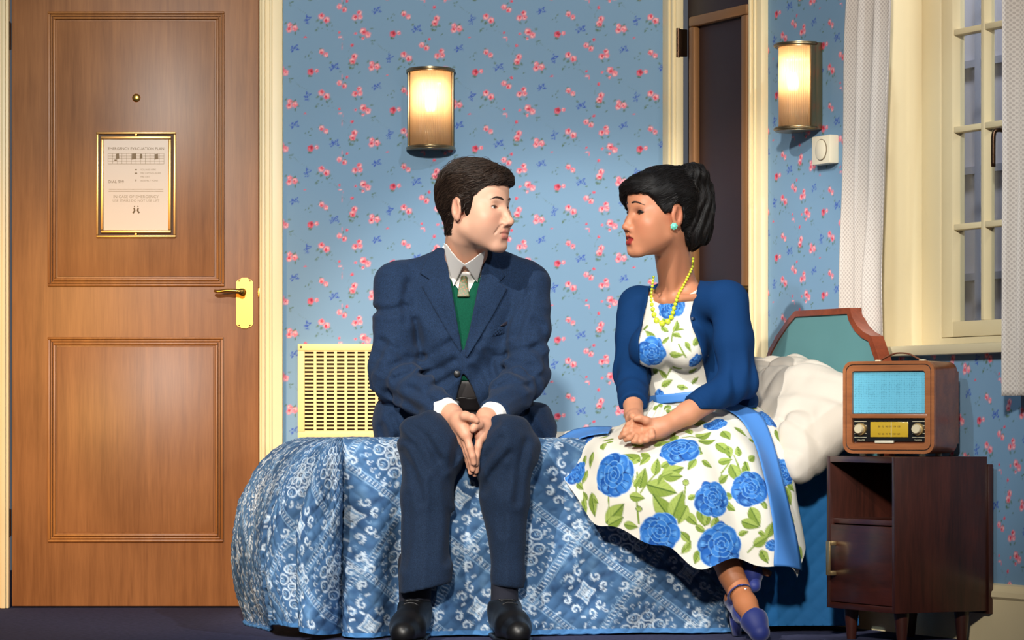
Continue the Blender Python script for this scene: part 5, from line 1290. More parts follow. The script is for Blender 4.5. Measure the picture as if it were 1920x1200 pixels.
# hair
HP = [(.125, .064), (.083, .0630), (.066, .058), (.050, .044), (.036, .026), (.030, .004), (.024, -.022), (.014, -.029), (.008, -.015), (.006, .016), (-.010, .029), (-.028, .018), (-.033, -.03), (-.037, -.055), (-.042, -.074), (-.17, -.072), (-.17, .2), (.125, .2)]
def man_hair(p):
    q = MH.loc(p); d = smin(MH.face(q, False), cone(p, nt, nb + [0, 0.01, -0.02], 0.056, 0.063) / MH.k, 0.022)
    top = np.clip((q[..., 2] - 0.03) / 0.06, 0, 1); front = np.clip((q[..., 1] - 0.01) / 0.06, 0, 1) * top
    back = np.clip((-q[..., 1] - 0.03) / 0.06, 0, 1)
    t = 0.0048 - 0.0025 * np.clip((-0.035 - q[..., 2]) / 0.03, 0, 1) + 0.012 * top + 0.003 * front + 0.002 * back * np.clip((q[..., 2] + 0.06) / 0.05, 0, 1)
    t = t + 0.007 * vnoise(q * np.array([30, 22, 26], np.float32), 6) * (0.25 + 0.75 * top)
    reg = poly2(q[..., 1], q[..., 2], HP) + 0.0035 * vnoise(np.stack([q[..., 0] * 130, q[..., 1] * 110, q[..., 2] * 60], -1), 8)
    cap = smax(d - t, reg, 0.008)
    for (a, b, c, r) in (((0.02, 0.035, 0.094), (0.012, 0.076, 0.094), (0.0, 0.088, 0.079), 0.012), ((-0.02, 0.035, 0.095), (-0.022, 0.074, 0.093), (-0.028, 0.084, 0.076), 0.011), ((0.045, 0.030, 0.085), (0.046, 0.062, 0.080), (0.037, 0.078, 0.069), 0.011)):
        cap = smin(cap, chain(q, [a, b, c], (r, r * 0.9, 0.004), 0.01) + 0.003 * vnoise(q * 70, 5), 0.012)
    return cap * MH.k
Vh, Qh = sdf_mesh(man_hair, hc + [-0.15, -0.15, -0.13], hc + [0.15, 0.15, 0.18], 0.0026); Vh = smooth_verts(Vh, Qh, 1)
hair = link('hair', mesh_np('hair', Vh, Qh, True), mat('dark_brown_hair_base', lin(24, 15, 11), 0.8, spec=0.1), man, world=True)
STRM = mat('brown_hair_strands', rough=0.38, spec=0.45, attr=True)
def man_flow(q):
    top = np.clip((q[:, 2] - 0.055) / 0.03, 0, 1)[:, None]; fr = np.clip((q[:, 1] - 0.05) / 0.03, 0, 1)[:, None] * top
    side = np.stack([0.1 * np.sign(q[:, 0]), np.full(len(q), -0.85), -0.35 - 4.0 * np.clip(-q[:, 1], 0, 0.1)], -1)
    tp = np.stack([np.where(q[:, 0] > -0.02, 0.75, -0.3) , np.full(len(q), -0.75), 0 * q[:, 0]], -1)
    ft = np.stack([np.full(len(q), 0.9), 0.25 - 6 * (q[:, 1] - 0.075), 0 * q[:, 0] - 0.1], -1)
    return (side * (1 - top) + tp * top * (1 - fr) + ft * fr).astype(np.float32)
rr = np.random.default_rng(12)
qh = MH.loc(Vh); ok = (MH.face(qh, False) > 0.0025) & ~((qh[:, 1] > -0.034) & (qh[:, 1] < 0.022) & (qh[:, 2] < 0.012))
sd_ = Vh[ok][rr.choice(ok.sum(), 4600)]
strands('hair_strands', man_hair, MH, sd_, man_flow, 7, 0.042, 0.00066, STRM, hair, 3, 0.0024, (0.010, 0.006, 0.004), (0.060, 0.036, 0.024))
qs = MH.loc(sd_); tp_ = sd_[(qs[:, 2] > 0.085)][:260]
strands('hair_tufts', man_hair, MH, tp_, man_flow, 9, 0.05, 0.0006, STRM, hair, 5, 0.008, (0.010, 0.006, 0.004), (0.060, 0.036, 0.024))

# --- torso shapes
sR, sL = P(742, 530, 8.83), P(994, 532, 8.83)
eR, eL = P(736, 706, 8.75), P(985, 710, 8.75)
wR, wL = P(830, 768, 8.53), P(928, 774, 8.53)
def fold(p, f, seed, amp): return amp * vnoise(p * np.asarray(f, np.float32), seed)
def ridge(p, f, seed, amp, R=None):
    q = p if R is None else p @ np.asarray(R, np.float32)
    n = 1 - np.abs(vnoise(q * np.asarray(f, np.float32), seed)) * 1.6; return -amp * np.clip(n, 0, 1) ** 2
def man_torso(p):
    d = ell(p, P(868, 590, 8.86), (0.185, 0.125, 0.19))
    d = smin(d, ell(p, P(868, 700, 8.87), (0.168, 0.125, 0.17)), 0.06)
    d = smin(d, ell(p, P(866, 800, 8.92), (0.175, 0.14, 0.10)), 0.06)
    d = smin(d, cone(p, nb + [0, 0.035, -0.022], sR + [0.030, 0.01, 0.016], 0.066, 0.052), 0.05)
    d = smin(d, cone(p, nb + [0, 0.035, -0.022], sL + [-0.030, 0.01, 0.016], 0.066, 0.052), 0.05)
    return d
def sleeve(p, s_, e, w_, seed):
    d = chain(p, [s_, (s_ + e) / 2 + [0, 0.005, 0], e, (e + w_) / 2, w_], (0.061, 0.057, 0.054, 0.051, 0.044), 0.02)
    # drag folds round the elbow
    ax = (w_ - e) / np.linalg.norm(w_ - e); t = (p - e.astype(np.float32)) @ ax.astype(np.float32)
    near = np.exp(-(np.linalg.norm(p - e.astype(np.float32), axis=-1) / 0.12) ** 2)
    d = d + near * 0.007 * np.sin(t * 105 + 2.0 * vnoise(p * 14, seed) + p[..., 2] * 30) + fold(p, (12, 12, 20), seed + 1, 0.005) + ridge(p, (9, 9, 26), seed + 2, 0.009, rotm('y', 0.5 if s_[0] < P(868, 0, 8.8)[0] else -0.5)) * np.clip(near + 0.25, 0, 1)
    end = (p - w_.astype(np.float32)) @ ax.astype(np.float32) - 0.012
    return smax(d, end, 0.006)
# opening between the jacket fronts (front view)
OPEN = pxpoly([(829, 452), (836, 487), (846, 540), (856, 600), (864, 650), (867, 690), (860, 725), (846, 800), (905, 800), (902, 770), (890, 735), (874, 700), (871, 676), (875, 650), (884, 600), (896, 540), (909, 490), (912, 452)], 8.76)
YF = P(868, 600, 8.86)[1]
def opening(p, grow=0.0): return np.maximum(poly2(p[..., 0], p[..., 2], OPEN) - grow, p[..., 1] - YF)
SJ = [([(763, 530), (756, 565), (762, 604)], 0.7), ([(704, 580), (730, 583), (757, 574)], 0.9), ([(716, 640), (748, 660), (775, 690)], 0.8), ([(735, 688), (765, 672), (790, 668)], 1.0), ([(742, 712), (772, 702), (800, 700)], 0.9), ([(728, 735), (762, 752), (790, 770)], 0.8), ([(770, 728), (800, 742), (822, 760)], 0.7),
      ([(790, 672), (822, 655), (846, 640)], 0.7), ([(794, 700), (828, 690), (852, 676)], 0.9), ([(806, 730), (836, 712), (856, 700)], 0.8), ([(778, 600), (786, 640), (790, 672)], 0.9), ([(838, 560), (846, 600), (858, 650)], 0.35),
      ([(992, 545), (980, 590), (968, 630)], 0.8), ([(936, 668), (965, 680), (1000, 690)], 1.0), ([(946, 690), (975, 702), (1008, 704)], 0.9), ([(950, 662), (980, 660), (1006, 650)], 0.8), ([(930, 730), (958, 716), (990, 722)], 0.8), ([(1000, 600), (1015, 612), (1020, 640)], 0.7), ([(905, 622), (892, 645), (880, 668)], 0.7), ([(904, 640), (922, 668), (926, 705)], 0.9), ([(884, 690), (905, 715), (915, 745)], 0.6), ([(735, 780), (750, 810), (742, 850)], 0.9), ([(985, 775), (1005, 810), (1035, 850)], 0.9), ([(715, 800), (722, 830), (716, 858)], 0.6)]
ST = [([(742, 812), (775, 835), (800, 880)], 0.9), ([(756, 846), (778, 880), (790, 940)], 0.8), ([(770, 800), (800, 822), (822, 860)], 0.7), ([(858, 830), (852, 880), (856, 940)], 0.7), ([(900, 880), (918, 850), (940, 822)], 0.9), ([(908, 920), (925, 885), (955, 850)], 0.8), ([(985, 830), (975, 880), (968, 940)], 0.8), ([(905, 830), (915, 808), (930, 795)], 0.7), ([(950, 880), (945, 940), (942, 1000)], 0.5), ([(838, 900), (846, 980), (838, 1050)], 0.6), ([(770, 930), (768, 1000), (760, 1060)], 0.5)]
def man_jacket_body(p):
    d = man_torso(p)
    # skirts of the jacket over the hips and out on the bed
    d = smin(d, ell(p, P(752, 796, 8.86), (0.085, 0.15, 0.095)), 0.05)
    d = smin(d, ell(p, P(720, 850, 8.84), (0.040, 0.13, 0.030), rotm('y', 0.5)), 0.05)
    d = smin(d, ell(p, P(985, 800, 8.90), (0.075, 0.14, 0.075)), 0.05)
    d = smin(d, cone(p, P(1000, 812, 8.86), P(1046, 862, 8.80), 0.045, 0.012), 0.05)
    ch = np.exp(-((p[..., 2] - P(0, 690, 8.8)[2]) / 0.13) ** 2)
    cx = (p[..., 0] - P(868, 0, 8.8)[0])
    d = d + ch * 0.008 * np.sin(np.abs(cx) * 62 - p[..., 2] * 46 + 2.2 * vnoise(p * 9, 41)) * np.clip(np.abs(cx) / 0.05, 0, 1) + fold(p, (8, 8, 6), 42, 0.009) + fold(p, (22, 10, 14), 43, 0.0035) + ridge(p, (16, 6, 7), 44, 0.010, rotm('y', 0.5)) * np.clip(ch + 0.15, 0, 1) * np.clip(np.abs(cx) / 0.06, 0, 1)
    return d
def man_jacket(p):
    d = smax(man_jacket_body(p), -opening(p), 0.005)
    a = sleeve(p, sR, eR, wR, 51); b = sleeve(p, sL, eL, wL, 61)
    d = smin(d, np.minimum(a, b), 0.014)
    d = d + strokes(p, SJ, 8.72, 0.0085, 0.0105) * (p[..., 1] < 8.88)
    d = smax(d, -cone(p, nt, nb + [0, 0.01, -0.02], 0.0640, 0.072), 0.005)
    lap = np.maximum(P(0, 805, 8.8)[2] - p[..., 2], np.maximum(np.abs(p[..., 0] - P(872, 0, 8.5)[0]) - 0.17, p[..., 1] - 8.76))
    hem = poly2(p[..., 0], p[..., 2], pxpoly([(660, 430), (1100, 430), (1100, 870), (1040, 870), (985, 800), (930, 790), (905, 815), (842, 815), (800, 790), (760, 815), (728, 862), (660, 862)], 8.72))
    d = smax(d, hem, 0.006)
    return d
jl, jh = P(640, 900, 8.9) + [0, -0.5, 0], P(1090, 420, 8.9) + [0, 0.25, 0]
jacket = part('jacket', man_jacket, jl, jh, 0.0048, SUIT, man, 1)
# lapels and collar as raised layers on the jacket front
def shell(p, base, a, b): return np.maximum(base(p) - b, -(base(p) - a))
LAPR = pxpoly([(832, 462), (838, 490), (848, 545), (858, 605), (866, 655), (864, 664), (842, 628), (820, 590), (796, 548), (789, 536), (805, 524), (786, 512), (800, 480), (818, 462)], 8.76)
LAPL = pxpoly([(909, 468), (905, 500), (893, 560), (881, 615), (872, 668), (876, 672), (902, 630), (926, 590), (948, 548), (951, 541), (936, 530), (948, 517), (933, 492), (925, 470)], 8.76)
for nm, pl_ in (('lapel', LAPR), ('lapel', LAPL)):
    def fn(p, pl_=pl_):
        b = man_jacket_body(p); d = smax(b - 0.0075, -(b - 0.0005), 0.002); d = smax(d, poly2(p[..., 0], p[..., 2], pl_), 0.003)
        return np.maximum(d, p[..., 1] - YF)
    c_ = np.mean(pl_, 0); part(nm, fn, (c_[0] - 0.16, 8.55, c_[1] - 0.18), (c_[0] + 0.16, YF + 0.05, c_[1] + 0.18), 0.0027, SUIT, jacket, 1)
def surf_y(fn, x, z, y0=8.3, y1=9.0):
    """front surface depth of an implicit body at (x,z)"""
    ys = np.linspace(y0, y1, 351); p = np.stack([np.full_like(ys, x), ys, np.full_like(ys, z)], -1).astype(np.float32); v = fn(p)
    k = np.argmax(v < 0); return ys[k] if v[k] < 0 else None
def stick(px, py, fn, d=8.72):
    x, _, z = P(px, py, d); y = surf_y(fn, x, z)
    if y is None: y = d
    q = P(px, py, y); return np.array([q[0], y, q[2]])
for px, py in ((857, 701), (856, 757)):
    q = MB(); c_ = stick(px, py, man_jacket_body); q.lathe([(0, 0.0035), (0.006, 0.004), (0.0095, 0.002), (0.0095, 0), (0, 0)], 16, Matrix.Translation(tuple(c_ + [0, -0.001, 0])) @ Matrix.Rotation(PI / 2, 4, 'X')); q.build('button', BLACK, jacket, 50, world=True)
POCK = pxpoly([(917, 618), (962, 606), (964, 620), (919, 633)], 8.74)
part('breast_pocket', lambda p: np.maximum(smax(smax(man_jacket_body(p) - 0.0045, -(man_jacket_body(p) - 0.0005), 0.001), poly2(p[..., 0], p[..., 2], POCK), 0.002), p[..., 1] - YF), (POCK[0][0] - 0.03, 8.6, POCK[2][1] - 0.04), (POCK[1][0] + 0.03, YF, POCK[1][1] + 0.03), 0.0026, SUIT, jacket)
PSQ = pxpoly([(938, 611), (948, 603), (958, 604), (966, 602), (961, 608)], 8.74)
part('pocket_square', lambda p: np.maximum(smax(smax(man_jacket_body(p) - 0.007, -(man_jacket_body(p) - 0.0005), 0.001), poly2(p[..., 0], p[..., 2], PSQ) - 0.001, 0.001), p[..., 1] - YF), (PSQ[0][0] - 0.03, 8.6, PSQ[0][1] - 0.03), (PSQ[3][0] + 0.03, YF, PSQ[3][1] + 0.04), 0.0022, mat('dark_pocket_square', lin(30, 26, 40), 0.7, var=0.6, vscale=260), jacket, label='dark dotted pocket square')
# shirt, jumper, tie
SHIRT = mat('white_shirt_cotton', lin(246, 242, 236), 0.75, spec=0.2)
JUMP = mat('bottle_green_knit', lin(14, 78, 58), 0.9, spec=0.15, var=0.15, vscale=300, bump=0.6, bscale=420)
neckc = lambda p, r: cone(p, nt, nb + [0, 0.01, -0.02], r, r + 0.008)
VN = pxpoly([(800, 440), (843, 520), (873, 560), (893, 520), (950, 440)], 8.78)
shirt = part('shirt', lambda p: smax(smax(smin(man_torso(p) + 0.018, neckc(p, 0.0600), 0.01), p[..., 2] - P(0, 503, 8.76)[2] - (p[..., 1] - nb[1] + 0.06) * 0.6, 0.004), P(0, 600, 8.76)[2] - p[..., 2], 0.01), P(740, 620, 8.9) + [0, -0.3, 0], P(1000, 450, 8.9) + [0, 0.2, 0], 0.005, SHIRT, man)
part('jumper', lambda p: smax(smax(smax(smax(man_torso(p) + 0.012, np.minimum(poly2(p[..., 0], p[..., 2], OPEN) - 0.03, man_torso(p) + 0.028), 0.006), -np.maximum(poly2(p[..., 0], p[..., 2], VN), p[..., 1] - YF), 0.004), p[..., 2] - nb[2] - 0.01, 0.01), P(0, 715, 8.8)[2] - p[..., 2], 0.01), P(740, 800, 8.9) + [0, -0.3, 0], P(1000, 450, 8.9) + [0, 0.2, 0], 0.0050, JUMP, man)
part('waistband', lambda p: smax(smax(man_torso(p) + 0.020, p[..., 2] - P(0, 712, 8.8)[2], 0.006), P(0, 800, 8.8)[2] - p[..., 2], 0.01), P(740, 830, 8.9) + [0, -0.3, 0], P(1000, 660, 8.9) + [0, 0.2, 0], 0.005, mat('dark_waistcoat_lining', lin(46, 42, 42), 0.5), man)
part('belt', lambda p: smax(np.abs(man_torso(p) + 0.014) - 0.004, np.abs(p[..., 2] - P(0, 757, 8.8)[2]) - 0.020, 0.003), P(740, 800, 8.9) + [0, -0.3, 0], P(1000, 700, 8.9) + [0, 0.2, 0], 0.0045, mat('black_leather_belt', lin(22, 18, 18), 0.3), man)
CLR = pxpoly([(833, 458), (834, 470), (838, 492), (850, 538), (868, 504), (871, 501), (875, 504), (895, 530), (906, 494), (911, 472), (900, 478), (886, 489), (872, 497), (860, 488), (848, 474), (840, 462)], 8.76)
def collar(p):
    b = np.minimum(neckc(p, 0.066), man_torso(p) + 0.008); d = smax(b - 0.004, -(b), 0.002)
    d = smax(d, np.maximum(poly2(p[..., 0], p[..., 2], CLR), p[..., 1] - (nb[1] + 0.06)), 0.002)
    up = (p - nb.astype(np.float32)) @ A3(0, 0.35, 0.937)
    d = smax(d, up - 0.045, 0.003)
    bk = smax(np.abs(neckc(p, 0.068)) - 0.004, np.abs(up - 0.018) - 0.024, 0.003); bk = np.maximum(bk, (nb[1] - 0.01) - p[..., 1])
    gap = pxpoly([(862, 520), (871, 500), (881, 520)], 8.76)
    return np.minimum(smax(d, -np.maximum(poly2(p[..., 0], p[..., 2], gap), p[..., 1] - YF), 0.001), bk)
part('shirt_collar', collar, nb - [0.12, 0.16, 0.12], nb + [0.12, 0.16, 0.10], 0.0019, SHIRT, man, 2)
for (w_, e) in ((wR, eR), (wL, eL)):
    ax = (w_ - e) / np.linalg.norm(w_ - e)
    a0 = w_ - ax * 0.02; a1 = w_ + ax * 0.034
    def cuff(p, a0=a0, a1=a1, ax=ax):
        t = (p - a0.astype(np.float32)) @ ax.astype(np.float32)
        return smax(cone(p, a0, a1, 0.040, 0.037), np.maximum(t - np.linalg.norm(a1 - a0), -t), 0.004)
    part('shirt_cuff', cuff, w_ - 0.1, w_ + 0.1, 0.003, SHIRT, man)
TIEM = mat('sage_tie_silk', lin(122, 132, 98), 0.45, attr=True)
k0 = stick(871, 512, lambda p: man_torso(p) + 0.012); k1 = stick(869, 540, lambda p: man_torso(p) + 0.012); k2 = stick(870, 557, lambda p: man_torso(p) + 0.012)
def tie(p):
    d = cone(p, k0 + [0, -0.008, 0], k0 + [-.001, -0.010, -0.024], 0.0125, 0.0085)
    bl = np.maximum(np.abs(p[..., 0] - k1[0]) - (0.010 + np.clip(k0[2] - 0.02 - p[..., 2], 0, 0.1) * 0.16), np.abs(man_torso(p) + 0.008) - 0.005)
    bl = smax(bl, np.maximum(p[..., 2] - k0[2] + 0.02, k2[2] - p[..., 2]), 0.003); bl = np.maximum(bl, p[..., 1] - YF)
    return smin(d, bl, 0.004)
def tie_col(V):
    c = np.tile(np.array(lin(96, 108, 74), np.float32), (len(V), 1)); u = V[:, 0] * 110 + V[:, 2] * 60; v = V[:, 2] * 110 - V[:, 0] * 60
    dd = np.hypot(np.mod(u, 1) - .5, np.mod(v, 1) - .5); c[dd < 0.22] = lin(168, 96, 66); return c
part('necktie', tie, k2 - [0.06, 0.08, 0.03], k0 + [0.06, 0.08, 0.05], 0.0022, TIEM, man, 1, tie_col)

# --- trousers
kR, kL = P(806, 838, 8.50), P(946, 838, 8.50)
aR, aL = P(796, 1080, 8.42), P(951, 1080, 8.47)
def leg(p, hip, k, a, seed, sg):
    d = cone(p, hip, k, 0.098, 0.083)
    sh = chain(p, [k, (k * 0.6 + a * 0.4), a, a + (a - k) * 0.3], (0.083, 0.068, 0.066, 0.066) if sg > 0 else (0.080, 0.060, 0.044, 0.042), 0.02)
    d = smin(d, sh, 0.02)
    ax = ((a - k) / np.linalg.norm(a - k)).astype(np.float32); t = (p - k.astype(np.float32)) @ ax
    near = np.exp(-((t - 0.0) / 0.12) ** 2)
    d = d + near * 0.006 * np.sin(p[..., 0] * 60 * sg + p[..., 2] * 40 + 2 * vnoise(p * 10, seed)) + fold(p, (14, 10, 5), seed + 1, 0.006) + ridge(p, (15, 9, 5), seed + 2, 0.010, rotm('y', 0.55 * sg)) * np.clip(0.2 + near, 0, 1)
    cr = np.abs(p[..., 0] - (k[0] + t * (a[0] - k[0]) / np.linalg.norm(a - k)))              # pressed crease
    d = d - 0.004 * np.exp(-(cr / 0.010) ** 2) * np.clip(t / 0.05, 0, 1) * (p[..., 1] < 8.47)
    return d
hpR, hpL = P(822, 845, 8.92), P(918, 845, 8.92)
def trousers(p):
    d = smin(leg(p, hpR, kR, aR, 71, 1), leg(p, hpL, kL, aL, 81, -1), 0.008)
    d = smin(d, ell(p, P(868, 830, 8.95), (0.17, 0.14, 0.10)), 0.03)
    hemz = np.where(p[..., 0] < P(870, 0, 8.45)[0], P(0, 1104, 8.40)[2] + (p[..., 0] - aR[0]) * 0.22, P(0, 1102, 8.42)[2] + (p[..., 0] - aL[0]) * -0.10)
    d = d + strokes(p, ST, 8.45, 0.008, 0.0105) * (p[..., 1] < 8.62)
    return smax(d, hemz - p[..., 2], 0.004)
part('trousers', trousers, P(700, 1130, 8.6) + [0, -0.35, 0], P(1040, 740, 8.8) + [0, 0.35, 0], 0.0054, TROUS, man)
# --- socks and shoes
SOCK = mat('dark_sock', lin(22, 24, 38), 0.9); SHOE = mat('black_shoe_leather', lin(12, 11, 12), 0.42)
for sg, ank, toe in ((-1, P(778, 1118, 8.44), P(756, 1198, 8.20)), (1, P(946, 1118, 8.46), P(972, 1198, 8.22))):
    toe = np.array([toe[0], toe[1], 0.035]); heel = np.array([ank[0] - (toe[0] - ank[0]) * 0.18, ank[1] + 0.05, 0.04]); ball = heel * 0.32 + toe * 0.68; ball[2] = 0.036
    part('sock', lambda p: cone(p, ank + [0, 0.01, 0.09], np.array([ank[0], ank[1] + 0.015, 0.06]), 0.046 if sg < 0 else 0.036, 0.042 if sg < 0 else 0.038), ank - [0.1, 0.1, 0.2], ank + [0.1, 0.1, 0.2], 0.005, SOCK, man)
    sd = np.array([-(toe - heel)[1], (toe - heel)[0], 0]); sd = sd / np.linalg.norm(sd)
    def shoe(p):
        d = smin(cone(p, heel + [0, 0, 0.005], ball, 0.036, 0.044), cone(p, ball, toe - [0, 0, 0.004], 0.044, 0.033), 0.02)
        d = smin(d, cone(p, heel + [0, 0.005, 0.045], ank + [0, 0.0, -0.035], 0.037, 0.040), 0.03)
        d = smin(d, cone(p, np.array([ank[0], ank[1] - 0.02, 0.085]), ball + [0, 0, 0.016], 0.040, 0.032), 0.03)
        d = smax(d, p[..., 2] - 0.102 - (p[..., 1] - ank[1]) * -0.12, 0.006)
        return smax(d, 0.012 - p[..., 2], 0.004)
    sh = part('shoe', shoe, np.minimum(heel, toe) - [0.08, 0.08, 0.06], np.maximum(heel, toe) + [0.08, 0.1, 0.12], 0.0038, SHOE, man)
    sh_fn = shoe
    def sole(p):
        q = p.copy(); q[..., 2] = 0.034
        d = smin(cone(q, heel * [1, 1, 0] + [0, 0, 0.034], ball * [1, 1, 0] + [0, 0, 0.034], 0.037, 0.047), cone(q, ball * [1, 1, 0] + [0, 0, 0.034], toe * [1, 1, 0] + [0, 0, 0.034], 0.047, 0.036), 0.02)
        return smax(d, np.abs(p[..., 2] - 0.007) - 0.006, 0.003)
    part('sole', sole, np.minimum(heel, toe) * [1, 1, 0] - [0.08, 0.08, 0.02], np.maximum(heel, toe) * [1, 1, 0] + [0.08, 0.1, 0.04], 0.004, SHOE, sh)
    for i in range(4):
        c_ = np.array([ank[0], ank[1] - 0.02, 0.085]) * (1 - i / 5) + (ball + [0, 0, 0.02]) * (i / 5)
        pts = []
        for t in np.linspace(-1, 1, 9):
            x = c_ + sd * t * 0.022; zz = np.linspace(0.02, 0.16, 141); v = shoe(np.stack([np.full(141, x[0]), np.full(141, x[1]), zz], -1).astype(np.float32)); k = np.nonzero(v < 0)[0]
            pts.append([x[0], x[1], (zz[k[-1]] if len(k) else 0.08) + 0.001])
        q = MB(); q.tube(pts, 0.0018, 6); q.build('lace', BLACK, sh, 'all')
# ================================================================= the woman
wom = empty('person', tuple(P(1300, 1200, 8.6) * [1, 1, 0])); tag(wom, 'woman in floral dress and blue cardigan sitting on the bed with clasped hands', 'person')
WSK = lin(186, 124, 92); WSKM = mat('woman_skin', **HSKIN)
WH = Head(P(1239, 402, 8.64), math.radians(-66), math.radians(0), math.radians(-2), 1.03, True, (-0.12, 0.10))
wn = P(1272, 536, 8.76); wnt = WH.wld((0, -0.026, -0.060))
wc = WH.c
swR, swL = P(1194, 572, 8.82), P(1366, 562, 8.63)
ewR, ewL = P(1184, 700, 8.76), P(1386, 716, 8.58)
hwR, hwL = P(1188, 776, 8.58), P(1246, 800, 8.46)
tz = math.radians(-26); TR = rotm('z', tz)                 # trunk turned towards the man
def wtorso(p):
    d = ell(p, P(1278, 620, 8.76), (0.128, 0.092, 0.135), TR)
    d = smin(d, ell(p, P(1284, 735, 8.78), (0.108, 0.085, 0.12), TR), 0.05)
    d = smin(d, ell(p, P(1298, 815, 8.82), (0.16, 0.13, 0.085), TR), 0.05)
    d = smin(d, sph(p, P(1222, 652, 8.70), 0.055), 0.035); d = smin(d, sph(p, P(1284, 655, 8.655), 0.056), 0.035)
    d = smin(d, cone(p, wn + [0.0, 0.01, -0.045], swR + [0.02, 0, 0.0], 0.050, 0.046), 0.03)
    d = smin(d, cone(p, wn + [0.0, 0.01, -0.045], swL + [-0.02, 0, 0.0], 0.050, 0.046), 0.03)
    return d
def wom_body(p):
    d = WH.face(WH.loc(p)) * WH.k
    d = smin(d, cone(p, wnt, wn + [0, 0, -0.01], 0.047, 0.052), 0.02)
    d = smin(d, cone(p, WH.wld((-0.035, -0.02, -0.055)), wn + [-0.02, -0.055, -0.035], 0.011, 0.009), 0.02)
    d = smin(d, wtorso(p) + 0.008, 0.03)
    cl = smin(cone(p, wn + [-0.022, -0.060, -0.040], swL + [-0.03, -0.04, 0.012], 0.008, 0.008), cone(p, wn + [-0.045, -0.052, -0.042], swR + [0.03, -0.04, 0.005], 0.008, 0.007), 0.01)
    d = smin(d, cl, 0.02)
    return smax(d, P(0, 610, 8.7)[2] - p[..., 2], 0.01)
def whand_R(p):        # image left: wrist comes down, fingers folded over the other hand
    d = chain(p, [P(1186, 740, 8.66), hwR, P(1192, 792, 8.52)], (0.032, 0.0245, 0.023), 0.01)
    d = smin(d, chain(p, [P(1190, 786, 8.54), P(1200, 800, 8.485), P(1206, 808, 8.465)], (0.023, 0.022, 0.018), 0.01), 0.012)
    for k, (a, b, c, e) in enumerate((((1207, 803), (1222, 808), (1224, 818), (1217, 822)), ((1203, 808), (1214, 815), (1213, 825), (1206, 827)), ((1197, 811), (1204, 820), (1201, 828), (1195, 829)), ((1190, 811), (1194, 820), (1191, 827), (1187, 828)))):
        dd = 8.435 - 0.004 * k
        d = smin(d, finger(p, [P(*a, 8.465), P(*b, dd), P(*c, dd - 0.008), P(*e, dd - 0.006)], 0.0086, 0.0066), 0.003)
    d = smin(d, chain(p, [P(1186, 788, 8.52), P(1180, 786, 8.49), P(1187, 781, 8.465), P(1196, 783, 8.455)], (0.014, 0.011, 0.0095, 0.0080), 0.004), 0.008)
    return d
def whand_L(p):        # image right: hand lies along the lap, fingers to the left
    d = chain(p, [P(1330, 749, 8.532), P(1290, 775, 8.497), hwL, P(1232, 803, 8.46)], (0.034, 0.031, 0.0245, 0.024), 0.012)
    d = smin(d, chain(p, [P(1234, 800, 8.46), P(1218, 801, 8.465), P(1204, 800, 8.470)], (0.023, 0.020, 0.015), 0.01), 0.012)
    d = smin(d, chain(p, [P(1234, 808, 8.46), P(1218, 813, 8.46), P(1204, 815, 8.462)], (0.022, 0.019, 0.015), 0.01), 0.014)
    for k, (a, b, c, e) in enumerate((((1204, 794), (1188, 790), (1178, 796), (1172, 803)), ((1202, 802), (1185, 800), (1172, 807), (1166, 814)), ((1202, 810), (1184, 809), (1171, 815), (1163, 820)), ((1204, 817), (1190, 818), (1180, 822), (1173, 825)))):
        dd = 8.462 - 0.004 * k
        d = smin(d, finger(p, [P(*a, dd), P(*b, dd - 0.010), P(*c, dd - 0.004), P(*e, dd + 0.006)], 0.0086, 0.0066), 0.0025)
    d = smin(d, chain(p, [P(1226, 796, 8.455), P(1212, 789, 8.44), P(1200, 784, 8.435), P(1192, 785, 8.435)], (0.016, 0.0115, 0.0098, 0.0082), 0.004), 0.008)
    return d
kn1, an1, ba1, to1 = P(1280, 880, 8.52), P(1384, 1104, 8.45), P(1413, 1162, 8.345), P(1424, 1186, 8.315)
kn2, an2 = P(1250, 880, 8.56), P(1394, 1054, 8.54)
def wlegs(p):
    d = chain(p, [kn1, P(1328, 980, 8.52), P(1372, 1080, 8.465), an1], (0.052, 0.049, 0.031, 0.0285), 0.02)
    d = smin(d, chain(p, [an1, P(1398, 1132, 8.40), ba1], (0.029, 0.028, 0.027), 0.02), 0.02)
    d = smin(d, sph(p, P(1374, 1122, 8.50), 0.024), 0.02)
    d = np.minimum(d, chain(p, [kn2, P(1340, 985, 8.60), an2, P(1410, 1082, 8.50)], (0.050, 0.046, 0.029, 0.024), 0.02))
    return d
wR_ = near_only(whand_R, P(1195, 790, 8.50), 0.20); wL_ = near_only(whand_L, P(1240, 795, 8.48), 0.26); wh_ = near_only(wom_body, wc + [0.02, 0.03, -0.12], 0.40)
def wom_full(p):
    a = chain(p, [P(1280, 600, 8.77), swR, ewR, P(1186, 740, 8.66)], (0.06, 0.036, 0.033, 0.032), 0.02)
    b = chain(p, [P(1280, 600, 8.77), swL, ewL, P(1330, 749, 8.532)], (0.06, 0.038, 0.035, 0.034), 0.02)
    t = chain(p, [P(1278, 610, 8.77), P(1284, 740, 8.78), P(1300, 815, 8.82)], (0.07, 0.065, 0.08), 0.03)
    t = smin(t, smin(cone(p, P(1300, 825, 8.80), kn1, 0.07, 0.052), cone(p, P(1290, 825, 8.84), kn2, 0.07, 0.050), 0.02), 0.03)
    d = smin(smin(wh_(p), np.minimum(a, b), 0.015), t, 0.02)
    d = np.minimum(np.minimum(smin(d, wR_(p), 0.006), wL_(p)), d)
    return smin(d, wlegs(p), 0.01)
V, Q = sdf_mesh(wom_full, P(1130, 1215, 8.3) + [0, -0.15, 0], P(1460, 300, 8.6) + [0, 0.45, 0], 0.0025); V = smooth_verts(V, Q, 1, 0.4)
